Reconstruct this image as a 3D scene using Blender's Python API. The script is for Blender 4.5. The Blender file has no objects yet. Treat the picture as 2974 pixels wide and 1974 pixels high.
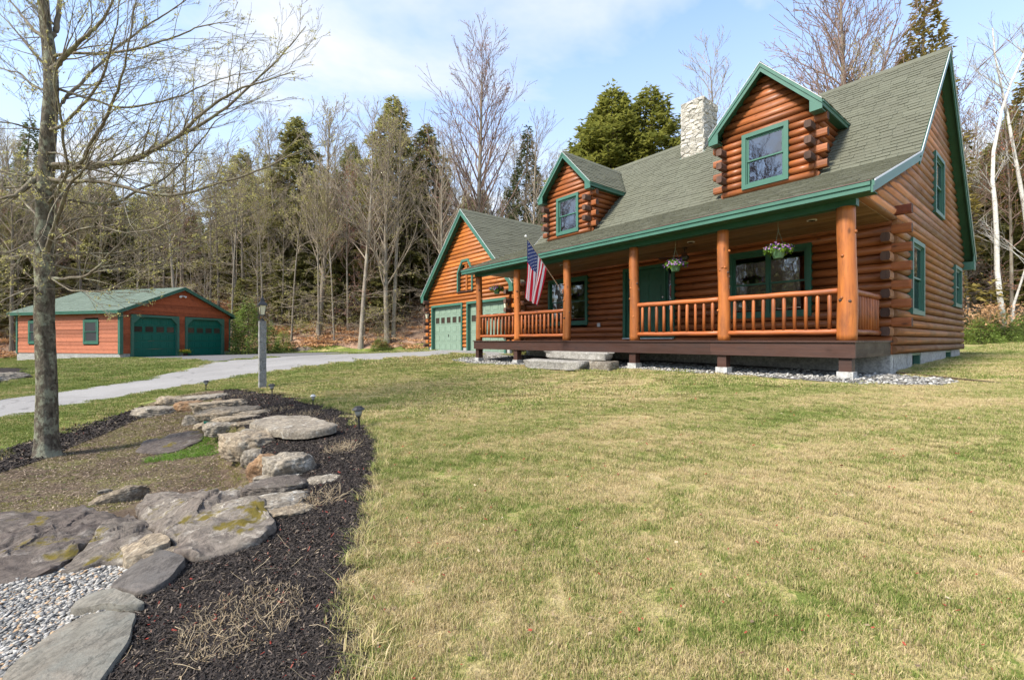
import bpy, math, random
import numpy as np
from mathutils import Vector, noise as mnoise
R = math.radians
random.seed(7)
C = bpy.context.scene.collection
SC = bpy.context.scene
# ---------------------------------------------------------------- camera, sky, sun, exposure
EYE = 1.55
cam_d = bpy.data.cameras.new("camera"); cam = bpy.data.objects.new("camera", cam_d); C.objects.link(cam)
cam.location = (0, 0, EYE); cam.rotation_euler = (R(90), 0, 0)
cam_d.sensor_width = 36; cam_d.lens = 36 * 1322 / 2974.0; cam_d.clip_end = 2000; cam_d.clip_start = 0.05
cam_d.shift_y = 0.0007
SC.camera = cam
W = bpy.data.worlds.new("World"); SC.world = W; W.use_nodes = True
wn = W.node_tree.nodes; wl = W.node_tree.links; wn.clear()
SUN_DIR = Vector((-0.82 * math.cos(R(46)), -0.572 * math.cos(R(46)), math.sin(R(46))))
sky = wn.new("ShaderNodeTexSky"); sky.sky_type = 'NISHITA'; sky.sun_disc = False
sky.sun_elevation = R(46); sky.sun_rotation = math.atan2(-0.82, -0.572)
sky.air_density = 1.0; sky.dust_density = 0.6; sky.ozone_density = 1.6
tc = wn.new("ShaderNodeTexCoord")
sep = wn.new("ShaderNodeSeparateXYZ"); wl.new(tc.outputs['Generated'], sep.inputs[0])
zz = wn.new("ShaderNodeMath"); zz.operation = 'MAXIMUM'; zz.inputs[1].default_value = 0.0; wl.new(sep.outputs[2], zz.inputs[0])
za = wn.new("ShaderNodeMath"); za.operation = 'ADD'; za.inputs[1].default_value = 0.18; wl.new(zz.outputs[0], za.inputs[0])
dx = wn.new("ShaderNodeMath"); dx.operation = 'DIVIDE'; wl.new(sep.outputs[0], dx.inputs[0]); wl.new(za.outputs[0], dx.inputs[1])
dy = wn.new("ShaderNodeMath"); dy.operation = 'DIVIDE'; wl.new(sep.outputs[1], dy.inputs[0]); wl.new(za.outputs[0], dy.inputs[1])
cb = wn.new("ShaderNodeCombineXYZ"); wl.new(dx.outputs[0], cb.inputs[0]); wl.new(dy.outputs[0], cb.inputs[1])
mp = wn.new("ShaderNodeMapping"); mp.inputs['Scale'].default_value = (0.85, 1.3, 1); mp.inputs['Location'].default_value = (0.10, 0.78, 0)
wl.new(cb.outputs[0], mp.inputs[0])
cn = wn.new("ShaderNodeTexNoise"); cn.inputs['Scale'].default_value = 0.85; cn.inputs['Detail'].default_value = 7
cn.inputs['Roughness'].default_value = 0.58; cn.inputs['Distortion'].default_value = 0.35; wl.new(mp.outputs[0], cn.inputs['Vector'])
cr = wn.new("ShaderNodeValToRGB"); cr.color_ramp.elements[0].position = 0.40; cr.color_ramp.elements[1].position = 0.60
cr.color_ramp.elements[0].color = (0, 0, 0, 1); cr.color_ramp.elements[1].color = (1, 1, 1, 1); wl.new(cn.outputs['Fac'], cr.inputs[0])
hz = wn.new("ShaderNodeMapRange"); hz.inputs[1].default_value = 0.0; hz.inputs[2].default_value = 0.62
hz.inputs[3].default_value = 0.92; hz.inputs[4].default_value = 0.12; wl.new(zz.outputs[0], hz.inputs[0])
mxf = wn.new("ShaderNodeMath"); mxf.operation = 'MULTIPLY'; mxf.inputs[1].default_value = 0.95; wl.new(cr.outputs[0], mxf.inputs[0])
mxa = wn.new("ShaderNodeMath"); mxa.operation = 'MAXIMUM'; wl.new(mxf.outputs[0], mxa.inputs[0]); wl.new(hz.outputs[0], mxa.inputs[1])
cm = wn.new("ShaderNodeMix"); cm.data_type = 'RGBA'
sg = wn.new("ShaderNodeMix"); sg.data_type = 'RGBA'; sg.blend_type = 'MULTIPLY'; sg.inputs[0].default_value = 1.0
wl.new(sky.outputs[0], sg.inputs[6]); sg.inputs[7].default_value = (0.90, 1.08, 1.22, 1)
wl.new(mxa.outputs[0], cm.inputs[0]); wl.new(sg.outputs[2], cm.inputs[6]); cm.inputs[7].default_value = (3.0, 3.08, 3.2, 1)
bg = wn.new("ShaderNodeBackground"); bg.inputs[1].default_value = 0.066; wl.new(cm.outputs[2], bg.inputs[0])
wo = wn.new("ShaderNodeOutputWorld"); wl.new(bg.outputs[0], wo.inputs[0])
sd = bpy.data.lights.new("sun", 'SUN'); sd.energy = 1.5; sd.angle = R(10); sd.color = (1.0, 0.93, 0.82)
so = bpy.data.objects.new("sun", sd); C.objects.link(so); so.rotation_euler = SUN_DIR.to_track_quat('Z', 'Y').to_euler()
so.location = (-20, -15, 30)
SC.view_settings.view_transform = 'Standard'; SC.view_settings.look = 'None'; SC.view_settings.gamma = 1
SC.view_settings.use_curve_mapping = False; SC.view_settings.exposure = 2.42
SC.render.engine = 'CYCLES'
SC.cycles.max_bounces = 7; SC.cycles.diffuse_bounces = 3; SC.cycles.glossy_bounces = 3
SC.cycles.transparent_max_bounces = 12; SC.cycles.use_denoising = True
# ---------------------------------------------------------------- materials
def mat(name, col, rough=0.8, spec=0.3):
    m = bpy.data.materials.new(name); m.use_nodes = True
    b = m.node_tree.nodes['Principled BSDF']
    b.inputs['Base Color'].default_value = (*col, 1); b.inputs['Roughness'].default_value = rough
    b.inputs['Specular IOR Level'].default_value = spec
    return m
class NT:
    def __init__(s, m): s.t = m.node_tree; s.n = s.t.nodes; s.l = s.t.links; s.b = s.n.get('Principled BSDF')
    def new(s, typ, **kw):
        x = s.n.new(typ)
        for k, v in kw.items():
            if k.startswith('i_'):
                kk = k[2:]; kk = int(kk) if kk.isdigit() else kk.replace('_', ' '); x.inputs[kk].default_value = v
            else: setattr(x, k, v)
        return x
    def coord(s, kind='Object', scale=(1, 1, 1), rot=(0, 0, 0), loc=(0, 0, 0)):
        mpn = s.new('ShaderNodeMapping'); mpn.inputs['Scale'].default_value = scale; mpn.inputs['Rotation'].default_value = rot
        mpn.inputs['Location'].default_value = loc
        if kind == 'World': s.l.new(s.new('ShaderNodeNewGeometry').outputs['Position'], mpn.inputs[0])
        else: s.l.new(s.new('ShaderNodeTexCoord').outputs[kind], mpn.inputs[0])
        return mpn.outputs[0]
    def noise(s, vec, scale, detail=4, rough=0.55, dist=0.0, out='Fac'):
        x = s.new('ShaderNodeTexNoise'); x.inputs['Scale'].default_value = scale; x.inputs['Detail'].default_value = detail
        x.inputs['Roughness'].default_value = rough; x.inputs['Distortion'].default_value = dist
        s.l.new(vec, x.inputs['Vector']); return x.outputs[out]
    def voro(s, vec, scale, out='Distance', feature='F1'):
        x = s.new('ShaderNodeTexVoronoi'); x.feature = feature; x.inputs['Scale'].default_value = scale; s.l.new(vec, x.inputs['Vector'])
        return x.outputs[out]
    def ramp(s, fac, stops):
        x = s.new('ShaderNodeValToRGB'); e = x.color_ramp.elements
        while len(e) < len(stops): e.new(0.5)
        for el, (p, c) in zip(e, stops):
            el.position = p; el.color = (c, c, c, 1) if isinstance(c, (int, float)) else (*c, 1)
        s.l.new(fac, x.inputs[0]); return x.outputs[0]
    def mix(s, fac, a, b, blend='MIX'):
        x = s.new('ShaderNodeMix', data_type='RGBA', blend_type=blend)
        for i, v in ((0, fac), (6, a), (7, b)):
            if isinstance(v, (int, float)): x.inputs[i].default_value = v
            elif isinstance(v, tuple): x.inputs[i].default_value = (*v, 1) if len(v) == 3 else v
            else: s.l.new(v, x.inputs[i])
        return x.outputs[2]
    def math(s, op, a, b=0.0, clamp=False):
        x = s.new('ShaderNodeMath', operation=op, use_clamp=clamp)
        for i, v in ((0, a), (1, b)):
            if isinstance(v, (int, float)): x.inputs[i].default_value = v
            else: s.l.new(v, x.inputs[i])
        return x.outputs[0]
    def rand(s): return s.new('ShaderNodeObjectInfo').outputs['Random']
    def attr(s, n): return s.new('ShaderNodeAttribute', attribute_name=n).outputs['Fac']
    def base(s, c): s.l.new(c, s.b.inputs['Base Color'])
    def bump(s, h, strength=0.4, dist=0.01):
        x = s.new('ShaderNodeBump'); x.inputs['Strength'].default_value = strength; x.inputs['Distance'].default_value = dist
        s.l.new(h, x.inputs['Height']); s.l.new(x.outputs[0], s.b.inputs['Normal'])
def wood(name, c1, c2, dark, axis=0, rough=0.45, spec=0.4, knots=0.5, dirt=None):
    m = mat(name, c1, rough, spec); n = NT(m)
    sc = [7, 7, 7]; sc[axis] = 0.55
    r = n.rand(); off = n.new('ShaderNodeCombineXYZ'); ro = n.math('MULTIPLY', r, 37.0)
    for i in range(3): n.l.new(ro, off.inputs[i])
    def shifted(scale):
        v = n.coord('Object', scale); a = n.new('ShaderNodeVectorMath', operation='ADD'); n.l.new(v, a.inputs[0]); n.l.new(off.outputs[0], a.inputs[1]); return a.outputs[0]
    v = shifted(tuple(sc))
    g = n.noise(v, 2.6, 6, 0.62, 0.4)
    col = n.mix(n.ramp(g, [(0.32, 0.0), (0.68, 1.0)]), c1, c2)
    k = n.noise(shifted(tuple(2.2 if i != axis else 0.9 for i in range(3))), 1.9, 5, 0.6, 0.2)
    col = n.mix(n.math('MULTIPLY', n.ramp(k, [(0.50, 0.0), (0.72, 1.0)]), knots), col, dark)
    kn = n.voro(shifted(tuple(2.6 if i != axis else 1.2 for i in range(3))), 1.5)
    col = n.mix(n.ramp(kn, [(0.04, 0.75), (0.12, 0.0)]), col, tuple(x * 0.5 for x in dark))
    s2 = [22, 22, 22]; s2[axis] = 0.5; ck = n.noise(shifted(tuple(s2)), 1.0, 3, 0.5, 0.3)
    col = n.mix(n.ramp(ck, [(0.492, 0.0), (0.50, 0.55), (0.508, 0.0)]), col, tuple(x * 0.6 for x in dark))
    s3 = [3.2, 3.2, 3.2]; s3[axis] = 2.0; kn2 = n.voro(shifted(tuple(s3)), 1.0); col = n.mix(n.ramp(kn2, [(0.03, 0.85), (0.075, 0.35), (0.16, 0.0)]), col, tuple(x * 0.7 for x in dark))
    b = n.ramp(n.rand(), [(0.0, 0.66), (1.0, 1.14)])
    col = n.mix(1.0, col, b, 'MULTIPLY')
    if dirt: col = n.mix(n.ramp(n.noise(shifted((1, 1, 1)), 1.3, 4), [(0.45, 0.0), (0.75, 0.7)]), col, dirt)
    n.base(col); n.bump(g, 0.35, 0.006)
    n.l.new(n.ramp(k, [(0.3, rough - 0.08), (0.7, rough + 0.2)]), n.b.inputs['Roughness'])
    return m
M = {}
M['log'] = wood('stained_log', (0.365, 0.120, 0.036), (0.24, 0.072, 0.023), (0.10, 0.032, 0.012), 0)
M['log_y'] = wood('stained_log_side', (0.34, 0.105, 0.025), (0.22, 0.066, 0.018), (0.09, 0.035, 0.016), 1)
M['log_w'] = wood('weathered_shade_toned_log', (0.34, 0.150, 0.062), (0.26, 0.118, 0.052), (0.15, 0.075, 0.042), 1, 0.6, 0.25, 0.5, (0.19, 0.125, 0.068))  # weathered brown, with the gable's shade tone and fill light mixed into the colour
M['log_g'] = wood('garage_log', (0.47, 0.160, 0.032), (0.32, 0.095, 0.018), (0.16, 0.05, 0.015), 0)
M['log_end'] = wood('dark_log_end', (0.125, 0.075, 0.055), (0.085, 0.050, 0.040), (0.045, 0.028, 0.023), 2, 0.75, 0.2)
M['log_red'] = wood('red_log_end', (0.23, 0.060, 0.028), (0.15, 0.042, 0.022), (0.07, 0.025, 0.017), 1, 0.6)
M['post'] = wood('peeled_log_post', (0.45, 0.150, 0.032), (0.31, 0.090, 0.022), (0.14, 0.05, 0.02), 2, 0.45, 0.4, 0.7)
M['rail'] = wood('peeled_rail', (0.44, 0.125, 0.030), (0.30, 0.082, 0.024), (0.13, 0.048, 0.022), 0, 0.42, 0.45)
M['bal'] = wood('peeled_baluster', (0.42, 0.122, 0.026), (0.25, 0.072, 0.022), (0.12, 0.046, 0.022), 2, 0.42, 0.45, 0.8)
M['deck'] = wood('deck_stain', (0.078, 0.036, 0.026), (0.056, 0.027, 0.020), (0.028, 0.015, 0.013), 0, 0.45, 0.4)
M['deck_side'] = wood('weathered_deck_stain', (0.105, 0.070, 0.040), (0.085, 0.058, 0.035), (0.05, 0.035, 0.025), 1, 0.6, 0.3)
M['ceil'] = wood('pine_ceiling', (0.30, 0.19, 0.095), (0.24, 0.14, 0.065), (0.15, 0.08, 0.035), 0, 0.45, 0.4)
M['clap'] = wood('cedar_clapboard', (0.40, 0.098, 0.036), (0.30, 0.070, 0.028), (0.15, 0.042, 0.022), 0, 0.6, 0.3)
M['clap_y'] = wood('cedar_clapboard_sunlit_tone', (0.46, 0.170, 0.095), (0.37, 0.120, 0.065), (0.25, 0.085, 0.05), 1, 0.6, 0.3)  # paler, pinker clapboard copy: sunlight on the side wall is put into its colour
def paint(name, col, rough=0.5, spec=0.4, var=0.12):
    m = mat(name, col, rough, spec); n = NT(m)
    g = n.noise(n.coord('Object'), 3.0, 5); c = n.mix(n.ramp(g, [(0.3, 0.0), (0.75, 1.0)]), tuple(x * (1 - var) for x in col), tuple(min(1, x * (1 + var)) for x in col))
    n.base(c); n.bump(n.noise(n.coord('Object'), 60, 2), 0.08, 0.002); return m
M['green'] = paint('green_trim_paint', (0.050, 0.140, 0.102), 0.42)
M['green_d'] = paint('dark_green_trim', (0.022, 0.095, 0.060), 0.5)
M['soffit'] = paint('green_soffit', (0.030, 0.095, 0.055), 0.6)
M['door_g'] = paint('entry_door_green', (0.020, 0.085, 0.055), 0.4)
M['gdoor'] = paint('sage_garage_door', (0.195, 0.270, 0.205), 0.5, 0.35, 0.06)
M['ddoor'] = paint('deep_green_door', (0.004, 0.110, 0.078), 0.42, 0.4, 0.08)
M['metal_w'] = mat('drip_edge', (0.62, 0.62, 0.63), 0.35, 0.5)
M['metal_b'] = mat('drip_edge_brown', (0.13, 0.08, 0.07), 0.5, 0.4)
M['white'] = paint('white_vinyl', (0.74, 0.74, 0.72), 0.5)
M['black'] = paint('black_metal', (0.018, 0.018, 0.019), 0.4, 0.5)
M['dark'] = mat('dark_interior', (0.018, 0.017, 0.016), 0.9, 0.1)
M['curtain'] = mat('pale_curtain', (0.42, 0.40, 0.36), 0.9, 0.1)
M['chrome'] = mat('cast_metal', (0.55, 0.55, 0.56), 0.25, 0.5); M['chrome'].node_tree.nodes['Principled BSDF'].inputs['Metallic'].default_value = 0.9
def glassmat(name, ior, tint, bump=0.02):
    m = bpy.data.materials.new(name); m.use_nodes = True; n = NT(m); n.n.clear()
    out = n.new('ShaderNodeOutputMaterial'); mx = n.new('ShaderNodeMixShader'); tr = n.new('ShaderNodeBsdfTransparent'); gl = n.new('ShaderNodeBsdfGlossy')
    tr.inputs[0].default_value = (*tint, 1); gl.inputs[0].default_value = (0.92, 0.95, 1.0, 1); gl.inputs['Roughness'].default_value = 0.015
    fr = n.new('ShaderNodeFresnel'); fr.inputs[0].default_value = ior
    bp = n.new('ShaderNodeBump'); bp.inputs['Strength'].default_value = 0.12; bp.inputs['Distance'].default_value = bump
    n.l.new(n.noise(n.coord('Object'), 1.6, 2), bp.inputs['Height']); n.l.new(bp.outputs[0], gl.inputs['Normal'])
    n.l.new(fr.outputs[0], mx.inputs[0]); n.l.new(tr.outputs[0], mx.inputs[1]); n.l.new(gl.outputs[0], mx.inputs[2]); n.l.new(mx.outputs[0], out.inputs[0])
    return m
M['glass'] = glassmat('window_glass', 2.8, (0.6, 0.63, 0.63))
M['frost'] = mat('frosted_glass', (0.70, 0.66, 0.48), 0.25, 0.5)
def mix_stone(name, a, b, c, sc=3.0, lich=(0.5, 0.5, 0.46), lf=0.35, moss=None, bump=0.6):
    m = mat(name, a, 0.85, 0.25); n = NT(m)
    w = n.coord('Object')
    g = n.noise(w, sc, 8, 0.62, 0.3); col = n.mix(n.ramp(g, [(0.33, 0.0), (0.62, 1.0)]), a, b)
    g2 = n.noise(w, sc * 3.3, 6, 0.65); col = n.mix(n.ramp(g2, [(0.50, 0.0), (0.68, 0.8)]), col, c)
    g3 = n.noise(w, sc * 1.9, 7, 0.7, 0.5); col = n.mix(n.math('MULTIPLY', n.ramp(g3, [(0.55, 0.0), (0.66, 1.0)]), lf), col, lich)
    col = n.mix(1.0, col, n.ramp(n.noise(w, sc * 7, 5, 0.75), [(0.34, 0.55), (0.62, 1.22)]), 'MULTIPLY')
    cr_ = n.noise(w, sc * .9, 6, 0.7, 0.8); col = n.mix(n.ramp(cr_, [(0.485, 0.0), (0.50, 0.55), (0.515, 0.0)]), col, tuple(x * 0.35 for x in a))
    col = n.mix(1.0, col, n.ramp(n.rand(), [(0.0, 0.82), (1.0, 1.18)]), 'MULTIPLY')
    if moss:
        ge = n.new('ShaderNodeNewGeometry'); sx = n.new('ShaderNodeSeparateXYZ'); n.l.new(ge.outputs['Normal'], sx.inputs[0])
        up = n.ramp(sx.outputs[2], [(0.75, 0.0), (0.9, 1.0)])
        g4 = n.noise(w, 2.3, 5, 0.6, 0.2); mf = n.math('MULTIPLY', n.ramp(g4, [(0.59, 0.0), (0.64, 1.0)]), up)
        mc = n.mix(n.noise(w, 22, 3), (0.05, 0.048, 0.012), (0.17, 0.120, 0.014)); col = n.mix(mf, col, mc)
    n.base(col)
    h = n.math('ADD', n.math('MULTIPLY', n.noise(w, sc * 2, 10, 0.7), 1.0), n.math('MULTIPLY', n.noise(w, 45, 4, 0.7), 0.25))
    n.bump(h, bump, 0.05); return m
M['rock_tan'] = mix_stone('tan_ledge_rock', (0.30, 0.235, 0.160), (0.17, 0.140, 0.105), (0.42, 0.345, 0.245), 5.0, (0.46, 0.42, 0.34), 0.5)
M['rock_rust'] = mix_stone('rust_rock', (0.31, 0.175, 0.085), (0.17, 0.110, 0.070), (0.38, 0.27, 0.16), 5.5, (0.42, 0.33, 0.22), 0.3)
M['rock_grey'] = mix_stone('grey_rock', (0.250, 0.215, 0.165), (0.135, 0.115, 0.092), (0.34, 0.295, 0.235), 4.5, (0.46, 0.445, 0.40), 0.6)
M['rock_purple'] = mix_stone('purple_grey_outcrop', (0.115, 0.092, 0.078), (0.165, 0.142, 0.116), (0.064, 0.051, 0.045), 2.2, (0.36, 0.325, 0.275), 0.75, True)
M['rock_mauve'] = mix_stone('mauve_ledge', (0.092, 0.072, 0.062), (0.132, 0.109, 0.091), (0.056, 0.044, 0.040), 2.4, (0.30, 0.27, 0.235), 0.5, True)
M['flag_grey'] = mix_stone('grey_flagstone', (0.160, 0.155, 0.132), (0.215, 0.188, 0.152), (0.125, 0.128, 0.112), 1.4, (0.26, 0.23, 0.19), 0.35, None, 0.35)
M['flag_dark'] = mix_stone('dark_flagstone', (0.100, 0.090, 0.082), (0.135, 0.118, 0.105), (0.075, 0.070, 0.066), 1.4, (0.19, 0.16, 0.14), 0.35, None, 0.35)
M['granite'] = mix_stone('rough_granite', (0.27, 0.268, 0.255), (0.19, 0.19, 0.182), (0.36, 0.355, 0.34), 9, (0.42, 0.41, 0.39), 0.3, None, 0.5)
M['step'] = mix_stone('pale_step_stone', (0.36, 0.34, 0.305), (0.25, 0.235, 0.21), (0.44, 0.42, 0.38), 5.0, (0.15, 0.135, 0.115), 0.5)
M['veneer'] = mix_stone('chimney_veneer', (0.58, 0.54, 0.465), (0.43, 0.41, 0.365), (0.66, 0.62, 0.55), 5, (0.52, 0.43, 0.32), 0.35)
M['mortar'] = mix_stone('mortar', (0.30, 0.29, 0.27), (0.25, 0.24, 0.23), (0.34, 0.33, 0.31), 6)
M['conc'] = mix_stone('concrete', (0.43, 0.425, 0.40), (0.35, 0.345, 0.33), (0.50, 0.49, 0.47), 2.2, (0.32, 0.31, 0.29), 0.4, None, 0.2)
def shingle(name, a, b, c):
    m = mat(name, a, 0.93, 0.15); n = NT(m)
    r = n.math('FRACT', n.math('ADD', n.attr('rnd'), n.rand()))
    col = n.mix(n.ramp(r, [(0.0, 0.0), (1.0, 1.0)]), a, b)
    g = n.noise(n.coord('Object'), 1.1, 5, 0.6); col = n.mix(n.ramp(g, [(0.4, 0.0), (0.7, 0.75)]), col, c)
    s = n.noise(n.coord('Object'), 130, 2, 0.7); col = n.mix(0.6, col, n.mix(n.ramp(s, [(0.35, 0.0), (0.65, 1.0)]), tuple(x * 0.55 for x in a), tuple(x * 1.5 for x in a)))
    n.base(col); n.bump(s, 0.3, 0.003); return m
M['shingle'] = shingle('green_grey_shingle', (0.108, 0.110, 0.080), (0.150, 0.152, 0.114), (0.098, 0.094, 0.074))
M['shingle_d'] = shingle('green_shingle', (0.125, 0.160, 0.130), (0.165, 0.205, 0.168), (0.12, 0.145, 0.12))
def bark(name, a, b, lich, lf=0.5, sc=6.0, stretch=0.25, birch=False, lo=0.52):
    m = mat(name, a, 0.9, 0.15); n = NT(m); w = n.coord('Object', (1, 1, stretch))
    g = n.noise(w, sc * 2, 8, 0.65, 0.5); col = n.mix(n.ramp(g, [(0.35, 0.0), (0.65, 1.0)]), a, b)
    g2 = n.noise(n.coord('Object', (1, 1, 0.7)), sc * 0.9, 6, 0.7); col = n.mix(n.math('MULTIPLY', n.ramp(g2, [(lo, 0.0), (lo + 0.10, 1.0)]), lf), col, lich)
    if birch:
        g3 = n.noise(n.coord('Object', (1, 1, 5)), 4, 4, 0.7); col = n.mix(n.ramp(g3, [(0.58, 0.0), (0.64, 1.0)]), col, (0.03, 0.028, 0.026))
    col = n.mix(1.0, col, n.ramp(n.rand(), [(0.0, 0.75), (1.0, 1.25)]), 'MULTIPLY')
    n.base(col); n.bump(n.math('ADD', g, n.noise(w, sc * 6, 4, 0.7)), 0.9, 0.025); return m
M['bark_hero'] = bark('maple_bark', (0.055, 0.044, 0.033), (0.21, 0.178, 0.136), (0.34, 0.345, 0.25), 0.8, 9, 0.45, False, 0.485)
M['limb'] = bark('maple_limb', (0.125, 0.102, 0.078), (0.235, 0.200, 0.150), (0.31, 0.32, 0.22), 0.6, 7)
M['bark'] = bark('grey_bark', (0.19, 0.155, 0.12), (0.28, 0.24, 0.19), (0.36, 0.35, 0.29), 0.5, 3)
M['twig'] = bark('twig_bark', (0.27, 0.215, 0.160), (0.36, 0.295, 0.225), (0.38, 0.34, 0.27), 0.3, 3)
M['twig_r'] = bark('ruddy_twig_bark', (0.22, 0.15, 0.12), (0.30, 0.20, 0.165), (0.27, 0.22, 0.18), 0.3, 3)
M['bark_c'] = bark('conifer_bark', (0.12, 0.09, 0.065), (0.19, 0.15, 0.11), (0.24, 0.23, 0.18), 0.3, 3)
M['birch'] = bark('birch_bark', (0.50, 0.475, 0.44), (0.58, 0.555, 0.52), (0.40, 0.36, 0.32), 0.4, 3, 1.0, True)
def leafmat(name, a, b, rough=0.6, tr=0.25):
    m = mat(name, a, rough, 0.25); n = NT(m)
    r = n.attr('rnd'); col = n.mix(r, a, b)
    col = n.mix(1.0, col, n.ramp(n.rand(), [(0.0, 0.85), (1.0, 1.15)]), 'MULTIPLY'); n.base(col)
    out = n.n['Material Output']; t = n.new('ShaderNodeBsdfTranslucent'); mx = n.new('ShaderNodeMixShader'); mx.inputs[0].default_value = tr
    n.l.new(col, t.inputs[0]); n.l.new(n.b.outputs[0], mx.inputs[1]); n.l.new(t.outputs[0], mx.inputs[2]); n.l.new(mx.outputs[0], out.inputs[0]); return m
M['hemlock'] = leafmat('hemlock_needles', (0.16, 0.165, 0.055), (0.40, 0.37, 0.13), 0.6, 0.5)
M['hemlock_l'] = leafmat('olive_cedar_needles', (0.12, 0.135, 0.028), (0.28, 0.275, 0.06), 0.6, 0.45)  # olive is the needles' own colour
M['pine'] = leafmat('pine_needles', (0.085, 0.115, 0.045), (0.19, 0.215, 0.09), 0.6, 0.35)
M['cedar_b'] = leafmat('bronzed_needles', (0.15, 0.125, 0.035), (0.29, 0.225, 0.065), 0.6, 0.35)
M['bud'] = leafmat('spring_buds', (0.36, 0.34, 0.10), (0.54, 0.48, 0.19), 0.6, 0.35)
M['bud_r'] = leafmat('red_buds', (0.34, 0.10, 0.06), (0.46, 0.22, 0.12), 0.6, 0.35)
M['pineyoung'] = leafmat('young_pine_needles', (0.13, 0.20, 0.035), (0.28, 0.36, 0.08), 0.6, 0.3)
M['beech'] = leafmat('dry_beech_leaves', (0.50, 0.27, 0.12), (0.66, 0.42, 0.24), 0.7, 0.3)
M['leafgreen'] = leafmat('green_leaves', (0.08, 0.17, 0.02), (0.20, 0.34, 0.04), 0.5, 0.3)
M['purple'] = leafmat('purple_petals', (0.12, 0.03, 0.32), (0.30, 0.12, 0.55), 0.6, 0.3)
M['yellow'] = leafmat('yellow_petals', (0.75, 0.48, 0.02), (0.85, 0.62, 0.05), 0.6, 0.2)
M['mossgrass'] = leafmat('mossy_grass', (0.16, 0.15, 0.045), (0.30, 0.27, 0.085), 0.6, 0.25)
M['straw'] = leafmat('dry_stems', (0.38, 0.28, 0.17), (0.58, 0.47, 0.31), 0.8, 0.1)
M['moss'] = leafmat('orange_moss', (0.16, 0.12, 0.012), (0.36, 0.24, 0.02), 0.9, 0.1)
# grass: world-space patches of straw and green
GRASS_SPOTS = True
def grass_color(n, blades):
    w = n.coord('World', (1, 1, 0)); wr = n.coord('World', (0.45, 1.5, 0), (0, 0, R(38)))
    a = n.noise(w, 0.42, 4, 0.55, 0.3); b = n.noise(wr, 1.15, 5, 0.6, 0.4); c = n.noise(w, 6.0, 3, 0.6)
    e_ = n.noise(w, 14.0, 3, 0.6)
    f = n.math('ADD', n.math('ADD', n.math('MULTIPLY', a, 0.62), n.math('MULTIPLY', b, 0.80)), n.math('ADD', n.math('MULTIPLY', c, 0.58), n.math('MULTIPLY', e_, 0.44))); f = n.math('SUBTRACT', f, 0.282)
    if blades: f = n.math('ADD', f, n.math('MULTIPLY', n.math('SUBTRACT', n.attr('rnd'), 0.5), 0.40))
    # lawns beyond the drive and near the walls are greener
    sx = n.new('ShaderNodeSeparateXYZ'); n.l.new(n.new('ShaderNodeNewGeometry').outputs['Position'], sx.inputs[0])
    far = n.new('ShaderNodeMapRange', i_1=-3.0, i_2=-9.5, i_3=0.0, i_4=0.11); n.l.new(sx.outputs[0], far.inputs[0]); f = n.math('ADD', f, far.outputs[0])
    far2 = n.new('ShaderNodeMapRange', i_1=9.0, i_2=13.0, i_3=0.0, i_4=0.05); n.l.new(sx.outputs[1], far2.inputs[0]); f = n.math('ADD', f, far2.outputs[0])
    near = n.new('ShaderNodeMapRange', i_1=4.5, i_2=1.6, i_3=0.0, i_4=-0.04); n.l.new(sx.outputs[1], near.inputs[0]); f = n.math('ADD', f, near.outputs[0])
    g = n.ramp(f, [(0.74, (0.53, 0.42, 0.24)), (0.90, (0.48, 0.405, 0.185)), (1.03, (0.345, 0.335, 0.11)), (1.22, (0.185, 0.230, 0.055))])
    return g, c
gm = mat('lawn_blades', (0.2, 0.2, 0.05), 0.65, 0.25); n = NT(gm); g, _ = grass_color(n, True)
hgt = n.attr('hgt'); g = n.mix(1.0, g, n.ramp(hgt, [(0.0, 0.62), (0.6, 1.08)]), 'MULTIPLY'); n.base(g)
t = n.new('ShaderNodeBsdfTranslucent'); mx = n.new('ShaderNodeMixShader'); mx.inputs[0].default_value = 0.25
n.l.new(g, t.inputs[0]); n.l.new(n.b.outputs[0], mx.inputs[1]); n.l.new(t.outputs[0], mx.inputs[2]); n.l.new(mx.outputs[0], n.n['Material Output'].inputs[0])
M['blade'] = gm
gm = mat('lawn_ground', (0.2, 0.2, 0.05), 0.95, 0.1); n = NT(gm); g, c = grass_color(n, False)
w = n.coord('World'); fine = n.noise(w, 55, 4, 0.75); g = n.mix(1.0, g, n.ramp(fine, [(0.3, 0.45), (0.65, 1.05)]), 'MULTIPLY'); n.base(g); n.bump(fine, 0.8, 0.03)
M['lawn'] = gm
def groundmat(name, stops, sc, fine=60, bump=0.6, dist=0.02, rough=0.95, sp=None):
    m = mat(name, stops[0][1], rough, 0.15); n = NT(m); w = n.coord('World')
    col = n.ramp(n.noise(w, sc, 7, 0.65, 0.2), stops); f = n.noise(w, fine, 5, 0.7)
    col = n.mix(1.0, col, n.ramp(f, [(0.3, 0.6), (0.7, 1.35)]), 'MULTIPLY')
    if sp:
        v = n.voro(w, sp[0]); col = n.mix(n.ramp(v, [(sp[1], sp[2]), (sp[1] + 0.05, 0.0)]), col, sp[3])
    n.base(col); n.bump(f, bump, dist); return m
M['mulch'] = groundmat('dark_mulch', [(0.3, (0.026, 0.022, 0.021)), (0.7, (0.055, 0.045, 0.041))], 6, 90, 1.0, 0.03)
M['soil'] = groundmat('mossy_soil', [(0.40, (0.13, 0.092, 0.066)), (0.49, (0.19, 0.140, 0.094)), (0.56, (0.205, 0.175, 0.080)), (0.68, (0.215, 0.205, 0.070))], 1.3, 45, 1.0, 0.05)
M['asphalt'] = groundmat('weathered_asphalt', [(0.3, (0.215, 0.207, 0.200)), (0.7, (0.285, 0.275, 0.265))], 0.45, 90, 0.4, 0.008, 0.9)
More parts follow.
